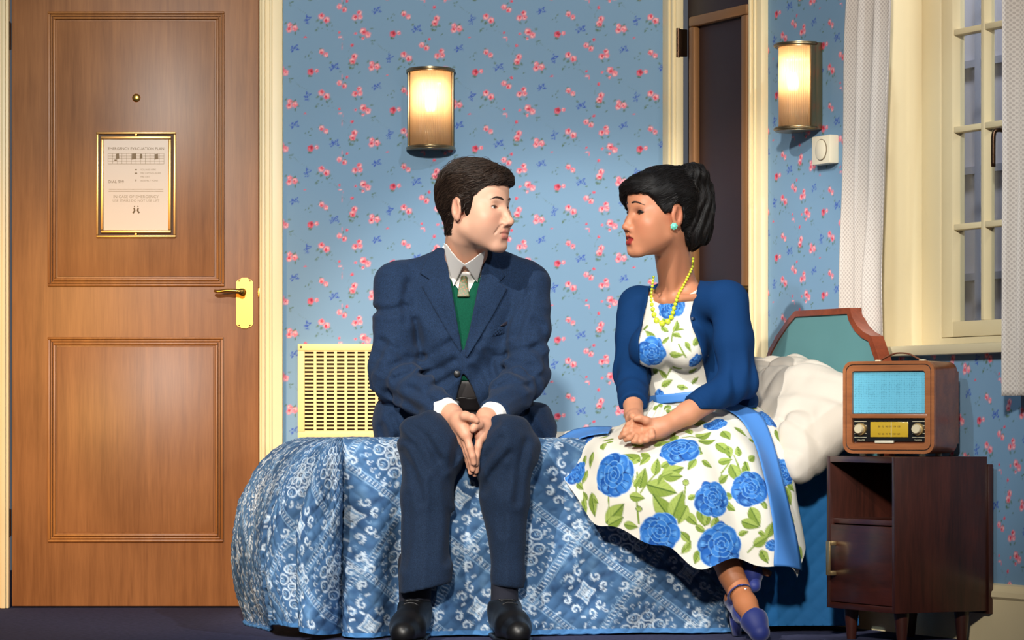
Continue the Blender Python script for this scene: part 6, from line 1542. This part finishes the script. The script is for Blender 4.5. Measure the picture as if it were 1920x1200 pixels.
V, Q = thin_out(V, Q, (V[:, 2] < P(0, 590, 8.6)[2]) & (V[:, 2] > P(0, 1015, 8.5)[2]) & (nrm3(V - P(1235, 790, 8.48)) > 0.25), 0.012)
col = WH.skin_colors(V, WSK, lin(142, 38, 40), lin(188, 104, 78))
low = V[:, 2] < P(0, 900, 8.5)[2]; col[low] = lin(176, 112, 74)
hm = (V[:, 2] < P(0, 740, 8.5)[2]) & ~low; col[hm] = np.asarray(lin(196, 136, 104)) * (1 + 0.06 * vnoise(V[hm] * 60, 2))[:, None]
q_ = WH.loc(V); axq = np.abs(q_[:, 0])
sh_ = np.exp(-(((axq - 0.031) / 0.017) ** 2 + ((q_[:, 2] - 0.007) / 0.0055) ** 2)) * (q_[:, 1] > 0.05) * 0.75      # eye shadow
col = col * (1 - sh_[:, None]) + np.asarray(lin(96, 58, 48)) * sh_[:, None]
link('body', mesh_np('body', V, Q, True, col), WSKM, wom, world=True)
WH.eyeballs(wom, lin(62, 40, 28))
BLK = mat('black_lash', lin(14, 10, 10), 0.5); WBROW = mat('brow_hair', lin(40, 24, 18), 0.6)
for sx in (-1, 1):
    pts = WH.on_skin(resample([(sx * 0.011, 0.1, 0.0280), (sx * 0.023, 0.1, 0.0300), (sx * 0.035, 0.1, 0.0280), (sx * 0.048, 0.1, 0.0215)], 16), -0.0004)
    place_tube('eyebrow', WH.wld(pts), np.interp(np.linspace(0, 1, 16), [0, .15, .6, 1], [0.0022, 0.0036, 0.0030, 0.0008]), 8, WBROW, wom, 0.8)
    lid = []
    for t in np.linspace(-1, 1.22, 15):
        z = 0.0058 * (1 - min(1, t * t)) + 0.0008 * t + max(0, t - 1) * 0.012; x = sx * (0.031 + t * 0.0150); yy = 0.0665 + math.sqrt(max(0, 0.0139 ** 2 - (t * 0.0112) ** 2 - z * z)); lid.append((x, yy + 0.0004, z + 0.0008))
    place_tube('eyelash', WH.wld(lid), np.interp(np.linspace(0, 1, 15), [0, .5, .85, 1], [0.0012, 0.0027, 0.0032, 0.0010]), 6, BLK, wom)
    lid = [(sx * (0.031 + t * 0.0145), 0.0665 + math.sqrt(max(0, 0.0136 ** 2 - (t * 0.0114) ** 2 - 1.4e-5)), -0.0036 * (1 - t * t) + 0.0012 * t) for t in np.linspace(-1, 1, 11)]
    place_tube('eyelash', WH.wld(lid), 0.0006, 6, BLK, wom)
part('teeth', lambda p: ell(WH.loc(p), (0, 0.0800, -0.0662), (0.019, 0.0135, 0.0040)) * WH.k, WH.wld((0, 0.075, -0.067)) - 0.04, WH.wld((0, 0.075, -0.067)) + 0.04, 0.0016, mat('teeth', lin(232, 222, 206), 0.25), wom)
# earring
ec = WH.wld((-0.0800, 0.0005, -0.0335)); er = mat('turquoise_earring', lin(110, 200, 176), 0.35)
part('earring', lambda p: np.minimum(sph(p, ec, 0.0072), np.min(np.stack([sph(p, ec + 0.0072 * (math.cos(a) * np.array([0.5, 0.0, 0.86]) + math.sin(a) * np.array([0.86, 0.0, -0.5])), 0.0035) for a in np.linspace(0, 2 * PI, 8)[:-1]]), 0)), ec - 0.03, ec + 0.03, 0.0014, er, wom, 0)
# hair: swept fringe, smooth crown, tall rolled bun
HPW = [(.125, .052), (.088, .0530), (.070, .050), (.050, .037), (.034, .010), (.022, -.004), (.012, .004), (.006, .020), (-.010, .030), (-.026, .018), (-.033, -.02), (-.038, -.055), (-.046, -.075), (-.20, -.085), (-.20, .3), (.125, .3)]
def wom_hair(p):
    q = WH.loc(p); d = WH.face(q, False)
    top = np.clip((q[..., 2] - 0.03) / 0.06, 0, 1)
    t = 0.0065 + 0.010 * top
    reg = poly2(q[..., 1], q[..., 2], HPW) + 0.002 * vnoise(q * 90, 8)
    cap = smax(d - t, reg, 0.008)
    cap = smin(cap, chain(q, [(-0.035, 0.045, 0.088), (0.0, 0.078, 0.080), (0.036, 0.084, 0.066), (0.055, 0.078, 0.044), (0.064, 0.066, 0.018)], (0.020, 0.018, 0.018, 0.014, 0.008), 0.01), 0.012)
    cap = smin(cap, chain(q, [(-0.055, 0.040, 0.058), (-0.062, 0.005, 0.060), (-0.060, -0.040, 0.055)], (0.014, 0.018, 0.020), 0.01), 0.02)
    bun = ell(q, (0, -0.104, 0.022), (0.062, 0.050, 0.094)); bun = smin(bun, ell(q, (-0.01, -0.086, 0.106), (0.052, 0.043, 0.036)), 0.02); bun = smin(bun, ell(q, (0, -0.085, -0.045), (0.055, 0.042, 0.052)), 0.03)
    tw = np.stack([q[..., 0] * 40, q[..., 1] * 30, q[..., 2] * 14], -1)
    bun = bun + 0.006 * vnoise(tw, 3) + 0.0025 * np.sin(q[..., 1] * 260 + q[..., 2] * 60 + 3 * vnoise(q * 20, 5)) 
    return smin(cap, bun, 0.015) * WH.k
Vh, Qh = sdf_mesh(wom_hair, wc + [-0.16, -0.17, -0.14], wc + [0.2, 0.22, 0.19], 0.0028); Vh = smooth_verts(Vh, Qh, 1)
whair = link('hair', mesh_np('hair', Vh, Qh, True), mat('black_hair_base', lin(9, 7, 7), 0.6, spec=0.2), wom, world=True)
def wom_flow(q):
    b = np.clip((-q[:, 1] - 0.045) / 0.03, 0, 1)[:, None]; fr = np.clip((q[:, 1] - 0.03) / 0.03, 0, 1)[:, None]
    side = np.stack([0 * q[:, 0], np.full(len(q), -0.9), np.full(len(q), 0.45)], -1); bun = np.stack([0.5 + 0 * q[:, 0], 0 * q[:, 0] - 0.15, np.full(len(q), -0.85)], -1)
    fg = np.stack([np.full(len(q), 0.9), 0 * q[:, 0], np.full(len(q), -0.35)], -1)
    return ((side * (1 - fr) + fg * fr) * (1 - b) + bun * b).astype(np.float32)
rr = np.random.default_rng(5); qh = WH.loc(Vh); ok = np.nonzero(WH.face(qh, False) > 0.003)[0]
strands('hair_strands', wom_hair, WH, Vh[rr.choice(ok, 2600)], wom_flow, 7, 0.05, 0.00060, mat('black_hair_strands', rough=0.42, spec=0.3, attr=True), whair, 6, 0.0022, (0.004, 0.003, 0.003), (0.014, 0.011, 0.010))

# ---------------- dress prints
WHITE = lin(220, 215, 202)
LG, LG2, LGD = lin(150, 168, 84), lin(120, 142, 58), lin(64, 92, 34)
B1, B2, B3, B4 = lin(30, 90, 168), lin(82, 142, 206), lin(16, 54, 124), lin(140, 186, 228)
def rose_print(p, r, a0, seed):
    g = random.Random(seed); Dk = lin(12, 42, 100); L2 = lin(112, 166, 220)
    p.ell(0, 0, r * 0.93, r * 0.78, a0, B1, 0.05, 1, 7, 0.07)
    for k in range(8):                                      # outer petals with ruffled pale rims
        a = a0 + k * 2 * PI / 8 + g.uniform(-.2, .2); q = g.uniform(.50, .62); cx, cy = q * r * math.cos(a), 0.9 * q * r * math.sin(a); s_ = g.uniform(.85, 1.15)
        p.ell(cx * .95, cy * .95, 0.45 * r * s_, 0.38 * r * s_, a + PI / 2, Dk, 0.10, 0.9); p.ell(cx * 1.05, cy * 1.05, 0.43 * r * s_, 0.35 * r * s_, a + PI / 2, (B1, lin(42, 106, 184), lin(22, 74, 148))[k % 3], 0.12)
        p.ell(cx * 1.25, cy * 1.25, 0.30 * r * s_, 0.15 * r, a + PI / 2, B2, 0.8, 0.95); p.ring(cx * 1.05, cy * 1.05, 0.41 * r * s_, 0.33 * r * s_, a + PI / 2, 0.022 * r, L2, 0.7, -PI * .9, 0.0)
        for j in (-1, 0, 1): p.stroke([(cx * .62 - j * .12 * cy, cy * .62 + j * .12 * cx), (cx * 1.32 - j * .26 * cy, cy * 1.32 + j * .26 * cx)], 0.014 * r, Dk if j else L2, 0.55)
    p.ell(0, 0.04 * r, 0.46 * r, 0.42 * r, a0, Dk, 0.25, 0.8)
    for ring_, n, s_ in ((0.32, 6, 0.25), (0.18, 5, 0.18), (0.06, 3, 0.12)):
        for k in range(n):
            a = a0 + 0.5 + k * 2 * PI / n + ring_ * 3; cx, cy = ring_ * r * math.cos(a), ring_ * r * math.sin(a) + 0.05 * r
            p.ell(cx, cy, s_ * r * 1.12, s_ * r * 0.86, a + PI / 2, Dk, 0.12, 0.85); p.ell(cx * 1.06, cy * 1.06, s_ * r, s_ * r * 0.74, a + PI / 2, (B1, lin(52, 116, 192))[k % 2], 0.2)
            p.ring(cx * 1.06, cy * 1.06, s_ * r * .95, s_ * r * 0.72, a + PI / 2, 0.020 * r, L2, 0.85, -PI * .9, 0.0)
class Cloth:
    """vertices of a garment with local print coordinates"""
    def __init__(s, V, N, mask=None): s.V = V; s.N = N; s.C = np.tile(np.asarray(WHITE, np.float32), (len(V), 1)); s.px = 960 + V[:, 0] * F / V[:, 1]; s.py = HY - (V[:, 2] - CAMZ) * F / V[:, 1]; s.front = (N * V).sum(1) < 0 if mask is None else mask
    def at(s, px, py):
        d = np.hypot(s.px - px, s.py - py) + np.where(s.front, 0, 1e4) + s.V[:, 1] * 2; return int(np.argmin(d))
    def local(s, i, rad):
        c, n = s.V[i], s.N[i]; up = np.array([0, 0, 1.0]) - n * n[2]; up /= np.linalg.norm(up) + 1e-9; rt = np.cross(up, n)
        if rt[0] < 0: rt = -rt
        dlt = s.V - c; sel = np.nonzero((nrm3(dlt) < rad * 1.6) & ((s.N @ n) > 0.1))[0]
        return sel, (dlt[sel] @ rt).astype(np.float32), (dlt[sel] @ up).astype(np.float32)
    def paint(s, px, py, rad, fn):
        sel, x, y = s.local(s.at(px, py), rad)
        p = Paint(x, y, (0, 0, 0)); p.C = s.C[sel]; fn(p); s.C[sel] = p.C
    def rose(s, px, py, rpx, a, seed):
        r = rpx / 690; s.paint(px, py, r, lambda p: rose_print(p, r, a, seed))
    def leaf(s, x0, y0, x1, y1, w=0.30):
        ln = math.hypot(x1 - x0, y1 - y0) / 690; a = math.atan2(-(y1 - y0), x1 - x0)
        s.paint(x0, y0, ln * 1.2, lambda p: p.leaf(0, 0, ln, ln * w, a, LG, LG2, LGD))
    def stem(s, pts):
        for (a, b), (c, e) in zip(pts[:-1], pts[1:]):
            ln = math.hypot(c - a, e - b) / 690; s.paint(a, b, ln * 1.1, lambda p: p.stroke([(0, 0), ((c - a) / 690, -(e - b) / 690)], 0.0023, LG2))
# ---------------- bodice
DRESSM = mat('printed_cotton_dress', rough=0.75, spec=0.2, attr=True, bump=0.1, bscale=300)
NECKL = pxpoly([(1150, 400), (1150, 540), (1208, 546), (1234, 561), (1262, 564), (1291, 553), (1312, 540), (1420, 540), (1420, 400)], 8.70)
def bodice(p):
    d = wtorso(p) + 0.002 * vnoise(p * np.array([18, 18, 30], np.float32), 7)
    d = smax(d, -np.maximum(poly2(p[..., 0], p[..., 2], NECKL), -1 + 0 * d), 0.003)
    return smax(d, P(0, 762, 8.75)[2] - p[..., 2], 0.005)
Vb, Qb = sdf_mesh(bodice, P(1150, 780, 8.7) + [0, -0.2, 0], P(1440, 530, 8.7) + [0, 0.25, 0], 0.0031); Vb = smooth_verts(Vb, Qb, 1)
me = mesh_np('bodice', Vb, Qb, True); nv = np.empty(len(Vb) * 3, np.float32); me.vertex_normals.foreach_get('vector', nv); bpy.data.meshes.remove(me)
cb = Cloth(Vb, nv.reshape(-1, 3))
for l in ((1212, 610, 1230, 628), (1228, 640, 1210, 612), (1255, 632, 1240, 650), (1262, 620, 1285, 612), (1262, 625, 1288, 632), (1265, 622, 1255, 592), (1240, 612, 1258, 628), (1240, 605, 1250, 590), (1300, 650, 1318, 628), (1255, 665, 1285, 670), (1262, 690, 1300, 678), (1250, 710, 1232, 690), (1240, 725, 1268, 712), (1290, 700, 1308, 690), (1225, 700, 1250, 690), (1300, 590, 1308, 565), (1300, 560, 1312, 545), (1285, 640, 1296, 660), (1296, 720, 1310, 706), (1268, 724, 1292, 728)): cb.leaf(*l, w=0.26)
cb.stem([(1262, 622), (1272, 645), (1285, 668)]); cb.stem([(1250, 705), (1262, 690), (1272, 680)])
cb.rose(1258, 574, 30, 0.3, 1); cb.rose(1222, 662, 31, 1.0, 2); cb.rose(1306, 678, 17, 2.0, 3); cb.rose(1236, 742, 14, 0, 4)
dress = link('dress', mesh_np('dress', Vb, Qb, True, cb.C), DRESSM, wom, world=True)
# ---------------- skirt: rows from waist to hem, columns from back left round the front to back right
SK = [
 [(1310, 745, 8.86), (1330, 800, 8.98), (1330, 817, 9.05), (1330, 820, 9.12), (1330, 821, 9.18)],
 [(1262, 747, 8.86), (1200, 800, 8.96), (1120, 812, 9.00), (1080, 813, 9.03), (1040, 812, 9.05)],
 [(1238, 748, 8.82), (1172, 796, 8.85), (1112, 802, 8.83), (1072, 810, 8.81), (1034, 822, 8.80)],
 [(1226, 750, 8.74), (1160, 802, 8.72), (1105, 818, 8.68), (1075, 842, 8.65), (1046, 878, 8.62)],
 [(1226, 753, 8.69), (1172, 812, 8.58), (1132, 846, 8.50), (1122, 905, 8.49), (1118, 975, 8.50)],
 [(1240, 757, 8.66), (1212, 826, 8.49), (1198, 862, 8.41), (1208, 930, 8.39), (1215, 1012, 8.41)],
 [(1270, 761, 8.65), (1272, 824, 8.46), (1285, 862, 8.38), (1300, 950, 8.36), (1308, 1058, 8.37)],
 [(1305, 761, 8.66), (1338, 812, 8.49), (1368, 852, 8.42), (1395, 950, 8.38), (1420, 1052, 8.39)],
 [(1334, 758, 8.69), (1396, 786, 8.56), (1446, 850, 8.50), (1476, 960, 8.47), (1503, 1075, 8.47)],
 [(1342, 752, 8.76), (1432, 768, 8.70), (1462, 830, 8.66), (1476, 900, 8.63), (1490, 985, 8.62)],
 [(1332, 747, 8.83), (1412, 785, 8.85), (1442, 808, 8.88), (1452, 815, 8.90), (1462, 818, 8.92)]]
SKP = np.array([[P(*q) for q in c] for c in SK])               # columns, rows, 3
nr_, nc_ = 285, 530
rows = np.stack([resample(SKP[:, k], nc_) for k in range(5)], 1)  # nc, 5, 3
tq = np.linspace(0, 4, nr_)
G = np.stack([resample(rows[i], nr_) for i in range(nc_)], 0)     # nc, nr, 3
N_ = grid_normals(G)
if (N_[nc_ // 2, nr_ // 2] * (0, -1, 0.3)).sum() < 0: N_ = -N_
cU = np.linspace(0, 10, nc_)[:, None]; rU = np.linspace(0, 1, nr_)[None]
fold_ = 0.016 * np.sin(cU * 5.2 + 1.2 * np.sin(rU * 3)) * np.clip((cU - 5.6) / 1.2, 0, 1) * np.clip((9.3 - cU) / 0.5, 0, 1) * np.clip((rU - 0.06) * 2.2, 0, 1)
fold_ = fold_ + 0.010 * np.sin(cU * 2.9 + rU * 2.0) * np.clip((rU - 0.35) * 1.6, 0, 1) * np.exp(-((cU - 4.6) / 1.4) ** 2)
fold_ = fold_ + 0.012 * np.sin(cU * 13) * np.clip((0.30 - rU) / 0.25, 0, 1) * np.clip(rU / 0.03, 0, 1) * 0.35                # gathers at the waist
fold_ = fold_ + 0.007 * vnoise(G * 11, 3) * np.clip(rU * 3, 0, 1) + 0.010 * np.sin(cU * 7 + rU * 9) * np.exp(-((cU - 2.4) / 0.8) ** 2) * np.clip((rU - 0.3) * 2, 0, 1)
G = G + N_ * fold_[..., None]; N_ = grid_normals(G)
if (N_[nc_ // 2, nr_ // 2] * (0, -1, 0.3)).sum() < 0: N_ = -N_
# soft hem wave
hemw = 0.012 * np.sin(cU[:, 0] * 6.0) ; G[..., 2] += hemw[:, None] * np.clip((rU - 0.8) / 0.2, 0, 1) * np.clip((cU - 3.2) / 1, 0, 1) * np.clip((9 - cU) / 1, 0, 1)
ck = Cloth(G.reshape(-1, 3), N_.reshape(-1, 3))
LV = [(520, 560, 485, 610), (470, 590, 380, 545), (545, 655, 550, 580), (575, 650, 670, 620), (580, 660, 665, 660), (500, 700, 630, 735), (620, 875, 545, 765), (625, 872, 672, 755), (700, 770, 742, 756), (235, 740, 262, 842), (300, 890, 402, 805), (310, 902, 392, 865), (390, 895, 457, 906), (415, 755, 488, 765), (470, 720, 490, 632), (430, 500, 492, 530), (535, 512, 602, 470), (700, 430, 742, 472), (742, 470, 832, 452), (752, 490, 832, 503), (660, 400, 692, 430), (700, 384, 792, 375), (840, 500, 905, 550), (850, 590, 910, 590), (870, 440, 928, 492), (930, 420, 960, 482), (900, 510, 912, 572), (912, 600, 952, 682), (858, 690, 908, 660), (930, 745, 972, 715), (990, 600, 968, 662), (690, 840, 742, 892), (762, 810, 782, 892), (792, 905, 802, 848), (832, 930, 842, 858), (850, 922, 896, 902), (740, 900, 782, 930), (1010, 810, 1052, 892), (965, 880, 1042, 906), (1090, 960, 1122, 892), (1050, 930, 1082, 952), (1025, 1002, 1092, 960), (1060, 1020, 1092, 1080), (762, 1020, 738, 1082), (950, 770, 988, 802), (1130, 430, 1124, 512), (1060, 370, 1082, 422), (950, 945, 992, 930), (98, 612, 152, 632), (132, 530, 80, 562), (200, 560, 242, 602), (215, 630, 195, 692), (290, 500, 332, 542), (160, 690, 206, 722), (240, 540, 252, 612), (1180, 710, 1202, 792), (1148, 770, 1182, 802), (1218, 930, 1238, 972), (580, 300, 545, 345), (620, 300, 590, 345), (600, 350, 660, 335), (560, 230, 590, 200), (690, 300, 740, 310), (1000, 330, 1050, 320), (1090, 340, 1130, 310), (700, 800, 660, 880), (1160, 850, 1190, 900), (1200, 850, 1225, 880), (1245, 1000, 1262, 1060)]
q2 = lambda x, y: (1020 + x / 2.609, 640 + y / 2.609)
for st in ([(315, 750), (316, 800), (300, 880)], [(455, 640), (452, 760), (450, 890)], [(545, 650), (500, 700), (470, 740)], [(692, 690), (688, 770), (640, 870)], [(910, 590), (870, 650), (850, 700)], [(930, 560), (960, 640), (975, 700)], [(740, 470), (690, 440), (650, 450)], [(1080, 960), (1030, 1000), (1000, 1030)], [(1190, 800), (1210, 900), (1250, 1010)]): ck.stem([q2(*a) for a in st])
LV = [(a, b, a + (c - a) * 1.2, b + (e - b) * 1.2) for a, b, c, e in LV]
gx = random.Random(8)
for x, y, n in ((215, 780, 4), (480, 540, 3), (590, 640, 3), (760, 560, 4), (560, 900, 3), (860, 950, 4), (900, 780, 4), (1010, 480, 4), (640, 480, 3), (330, 480, 3), (1100, 820, 3), (980, 560, 3), (700, 990, 3), (420, 700, 3), (1200, 700, 3)):
    for _ in range(n):
        a = gx.uniform(0, 6.28); l_ = gx.uniform(45, 75); x0, y0 = x + gx.uniform(-25, 25), y + gx.uniform(-25, 25); LV.append((x0, y0, x0 + l_ * math.cos(a), y0 + l_ * math.sin(a)))
for l in LV: a = q2(*l[:2]); b = q2(*l[2:]); ck.leaf(*a, *b, w=0.33)
for bx, by in ((695, 690), (462, 820), (668, 128)):
    a = q2(bx, by); ck.paint(*a, 0.02, lambda p: (p.ell(0, 0, 0.0085, 0.0078, 0, LG, .2), p.ring(0, 0, 0.0085, 0.0078, 0, 0.0012, LGD), p.ell(0, 0.003, 0.004, 0.003, 0, LG2, .4)))
for k, (x, y, r, a) in enumerate(((1150, 892, 49, .2), (1273, 840, 41, 1.1), (1338, 934, 37, 2.0), (1236, 998, 44, .7), (1353, 1024, 47, 1.6), (1408, 916, 38, .4), (1090, 826, 32, 2.4), (1080, 886, 27, .9), (1468, 884, 30, 1.9), (1342, 796, 24, .1), (1440, 783, 26, 1.2), (1447, 1022, 13, 0), (1205, 760, 20, 2), (1275, 776, 18, 1))): ck.rose(x, y, r, a, 20 + k)
skirt = link('skirt', mesh_np('skirt', G.reshape(-1, 3), grid_faces(nc_, nr_), True, ck.C), DRESSM, dress, world=True)
Gl = (G - N_ * 0.003)[::6, ::5]; link('skirt_lining', mesh_np('skirt_lining', Gl.reshape(-1, 3), grid_faces(*Gl.shape[:2]), True), mat('cream_lining', lin(222, 216, 200), 0.8), skirt, world=True)
# ---------------- blue sash: waist band, hanging ribbon, ribbon lying on the bed
SASH = mat('cornflower_blue_satin', lin(72, 128, 198), 0.5, spec=0.4)
part('waist_band', lambda p: smax(np.abs(wtorso(p) - 0.003) - 0.004, np.abs((p - P(1268, 746, 8.7).astype(np.float32)) @ A3(-0.10, 0, 0.995)) - 0.0135, 0.003), P(1180, 790, 8.7) + [0, -0.2, 0], P(1400, 700, 8.7) + [0, 0.25, 0], 0.003, SASH, dress)
def ribbon(Lp, Rp, name, n=60, m_=9, off=0.010):
    Lp = resample(Lp, n); Rp = resample(Rp, n); g = np.empty((n, m_, 3))
    for i in range(n):
        for j in range(m_):
            t = j / (m_ - 1); q = Lp[i] * (1 - t) + Rp[i] * t; k = ck.at(*q); g[i, j] = ck.V[k] + ck.N[k] * off
    for _ in range(4):
        h = g.copy(); h[1:-1] = (g[:-2] + g[2:] + 2 * g[1:-1]) / 4; g = h.copy(); h[:, 1:-1] = (g[:, :-2] + g[:, 2:] + 2 * g[:, 1:-1]) / 4; g = h
    nn = grid_normals(g); 
    if nn[n // 2, m_ // 2, 1] > 0: nn = -nn
    v, f = solid_grid(g, nn, 0.0016); return link(name, mesh_np(name, v, f, True), SASH, dress, world=True)
ribbon([(1352, 768), (1385, 790), (1408, 830), (1424, 880), (1440, 950), (1449, 1010), (1450, 1060)], [(1380, 762), (1424, 782), (1446, 830), (1460, 880), (1476, 950), (1490, 1010), (1500, 1072)], 'sash_ribbon')
ribbon([(1150, 806), (1110, 806), (1075, 812), (1042, 830)], [(1142, 818), (1110, 822), (1082, 832), (1052, 858)], 'sash_ribbon')
# ---------------- cardigan
CARD = mat('royal_blue_knit', lin(8, 48, 92), 0.85, spec=0.15, bump=0.4, bscale=500)
COPEN = pxpoly([(1218, 440), (1224, 518), (1216, 560), (1206, 600), (1196, 640), (1200, 690), (1212, 735), (1222, 790), (1336, 790), (1330, 745), (1322, 700), (1310, 655), (1297, 618), (1292, 596), (1298, 566), (1310, 530), (1322, 498), (1330, 440)], 8.70)
def wsleeve(p, s_, e, w_, seed, tend):
    d = chain(p, [s_, (s_ + e) / 2, e, e * (1 - tend) + w_ * tend], (0.054, 0.052, 0.047, 0.040), 0.02)
    ax = ((w_ - e) / np.linalg.norm(w_ - e)).astype(np.float32); t = (p - e.astype(np.float32)) @ ax
    near = np.exp(-(nrm3(p - e.astype(np.float32)) / 0.10) ** 2)
    d = d + near * 0.005 * np.sin(t * 120 + p[..., 2] * 60 + 2 * vnoise(p * 16, seed)) + fold(p, (14, 14, 24), seed + 1, 0.003) + 0.0008 * np.sin(t * 500) * (t > np.linalg.norm(w_ - e) * tend - 0.03)
    return smax(d, t - np.linalg.norm(w_ - e) * tend, 0.004)
def cardigan(p):
    b = wtorso(p) - 0.007 + fold(p, (10, 10, 16), 91, 0.005)
    b = smin(b, cone(p, P(1350, 690, 8.72), P(1402, 752, 8.66), 0.05, 0.030), 0.04)
    b = smax(b, -np.maximum(poly2(p[..., 0], p[..., 2], COPEN), p[..., 1] - 8.79), 0.003)
    d = smin(b, np.minimum(wsleeve(p, swR, ewR, hwR, 93, 0.80), wsleeve(p, swL, ewL, hwL, 97, 0.62)), 0.014)
    d = smax(d, -cone(p, wnt, wn + [0, -0.01, -0.03], 0.056, 0.068), 0.004)
    return smax(d, P(0, 768, 8.65)[2] - p[..., 2], 0.006)
cardo = part('cardigan', cardigan, P(1120, 800, 8.7) + [0, -0.3, 0], P(1450, 470, 8.7) + [0, 0.25, 0], 0.0040, CARD, wom, 1)
PEARL = mat('dark_pearl_button', lin(30, 44, 70), 0.2, coat=0.6)
for px, py in ((1293, 597), (1306, 633), (1319, 667)):
    c_ = stick(px + 6, py, cardigan); part('button', lambda p: sph(p, c_ + [0, -0.003, 0], 0.0050), c_ - 0.02, c_ + 0.02, 0.0016, PEARL, cardo, 0)
# ---------------- necklace: single beads on a string
BEAD = mat('lime_bead', lin(196, 208, 48), 0.3, coat=0.3)
NK = [(582, 632), (578, 680), (552, 740), (521, 800), (492, 852), (481, 886), (473, 912), (463, 943), (455, 978), (433, 1010), (398, 1026), (367, 1016), (351, 990), (341, 962), (337, 940), (330, 900), (328, 860), (334, 800), (342, 742)]
nkp = resample([(1120 + x / 3.243, 290 + y / 3.243) for x, y in NK], 400); sl = np.concatenate([[0], np.cumsum(np.hypot(*np.diff(nkp, axis=0).T))])
def neck_surf(p): return np.minimum(np.minimum(wom_body(p), bodice(p)), 9)
def bead_r(t): return np.interp(t, [0, .25, .45, .58, .66, .8, 1], [0.0036, 0.0042, 0.0064, 0.0088, 0.0082, 0.0052, 0.0038])
neck = None; pts_n = []; t = 0.0; uvb = MB(); bmesh.ops.create_icosphere(uvb.bm, subdivisions=3, radius=1.0); me_b = uvb.mesh('bead', 'all'); me_b.materials.append(BEAD); blist = []
while t < sl[-1]:
    px, py = np.interp(t, sl, nkp[:, 0]), np.interp(t, sl, nkp[:, 1]); r = float(bead_r(t / sl[-1])); c_ = stick(px, py, neck_surf, 8.68) + [0, -r * 0.8, 0]
    pts_n.append(c_); blist.append((c_, r)); t += 2 * r * 684 * 1.02
neck = place_tube('necklace', np.array(pts_n), 0.0010, 6, BEAD, wom)
for c_, r in blist:
    o = bpy.data.objects.new('bead', me_b); COL.objects.link(o); o.parent = neck; o.matrix_parent_inverse = mat_of(neck).inverted(); o.location = c_; o.scale = (r, r, r)
# ---------------- shoes
BSH = mat('royal_blue_suede', lin(14, 34, 108), 0.6, sheen=0.3); SOLE = mat('tan_sole', lin(112, 74, 54), 0.5)
def shoe1(p):
    d = chain(p, [P(1402, 1140, 8.395), ba1, to1], (0.031, 0.0335, 0.028), 0.02)
    dirn = ((to1 - an1) / np.linalg.norm(to1 - an1)).astype(np.float32); t = (p - ba1.astype(np.float32)) @ dirn
    vamp = smax(d, -(t + 0.010 - 0.25 * np.abs(p[..., 0] - ba1[0])), 0.004)
    heel_c = smax(chain(p, [P(1376, 1126, 8.51), P(1396, 1150, 8.42), ba1], (0.028, 0.029, 0.031), 0.02), (p - P(1396, 1140, 8.42).astype(np.float32)) @ A3(0.25, -0.55, 0.8), 0.004)
    return np.minimum(vamp, heel_c)
s1 = part('shoe', shoe1, P(1340, 1230, 8.3) + [0, -0.05, 0], P(1470, 1080, 8.5) + [0, 0.12, 0], 0.003, BSH, wom)
hl = P(1378, 1140, 8.53); place_tube('heel', [hl, np.array([hl[0] + 0.005, hl[1] + 0.005, 0.005])], [0.019, 0.013], 12, BSH, s1)
sc_ = P(1386, 1113, 8.43); axl = (an1 - P(1404, 1146, 8.385)); axl = axl / np.linalg.norm(axl); Fm = frame_to(axl, (1, 0, 0)); 
place_tube('strap', [sc_ + 0.0315 * (math.cos(a) * Fm[:, 0] + math.sin(a) * Fm[:, 1]) + axl * 0.004 * math.sin(a) for a in np.linspace(0, 2 * PI, 25)], 0.0068, 8, BSH, s1, 0.35)
bk = P(1398, 1106, 8.405); q = MB(); q.box(tuple(bk), (0.007, 0.004, 0.008), bev=0.001); q.build('buckle', mat('silver_buckle', (0.8, 0.8, 0.8), 0.2, 1.0), s1, world=True)
def shoe2(p):
    d = chain(p, [P(1402, 1046, 8.52), P(1411, 1072, 8.50), P(1414, 1099, 8.46)], (0.027, 0.027, 0.018), 0.02)
    return smax(d, -cone(p, an2 - [0.02, 0, -0.02], P(1402, 1066, 8.51) - [0.012, 0, 0], 0.030, 0.02), 0.004)
s2 = part('shoe', shoe2, P(1360, 1130, 8.5) + [0, -0.1, 0], P(1450, 1010, 8.5) + [0, 0.2, 0], 0.003, BSH, wom)
part('sole', lambda p: ell(p, P(1420, 1072, 8.485), (0.007, 0.022, 0.037), rotm('z', -0.75) @ rotm('y', 0.12)), P(1370, 1120, 8.5) + [0, -0.1, 0], P(1460, 1020, 8.5) + [0, 0.15, 0], 0.003, SOLE, s2)
place_tube('heel', [P(1424, 1068, 8.50), P(1443, 1076, 8.475)], [0.012, 0.009], 12, SOLE, s2)
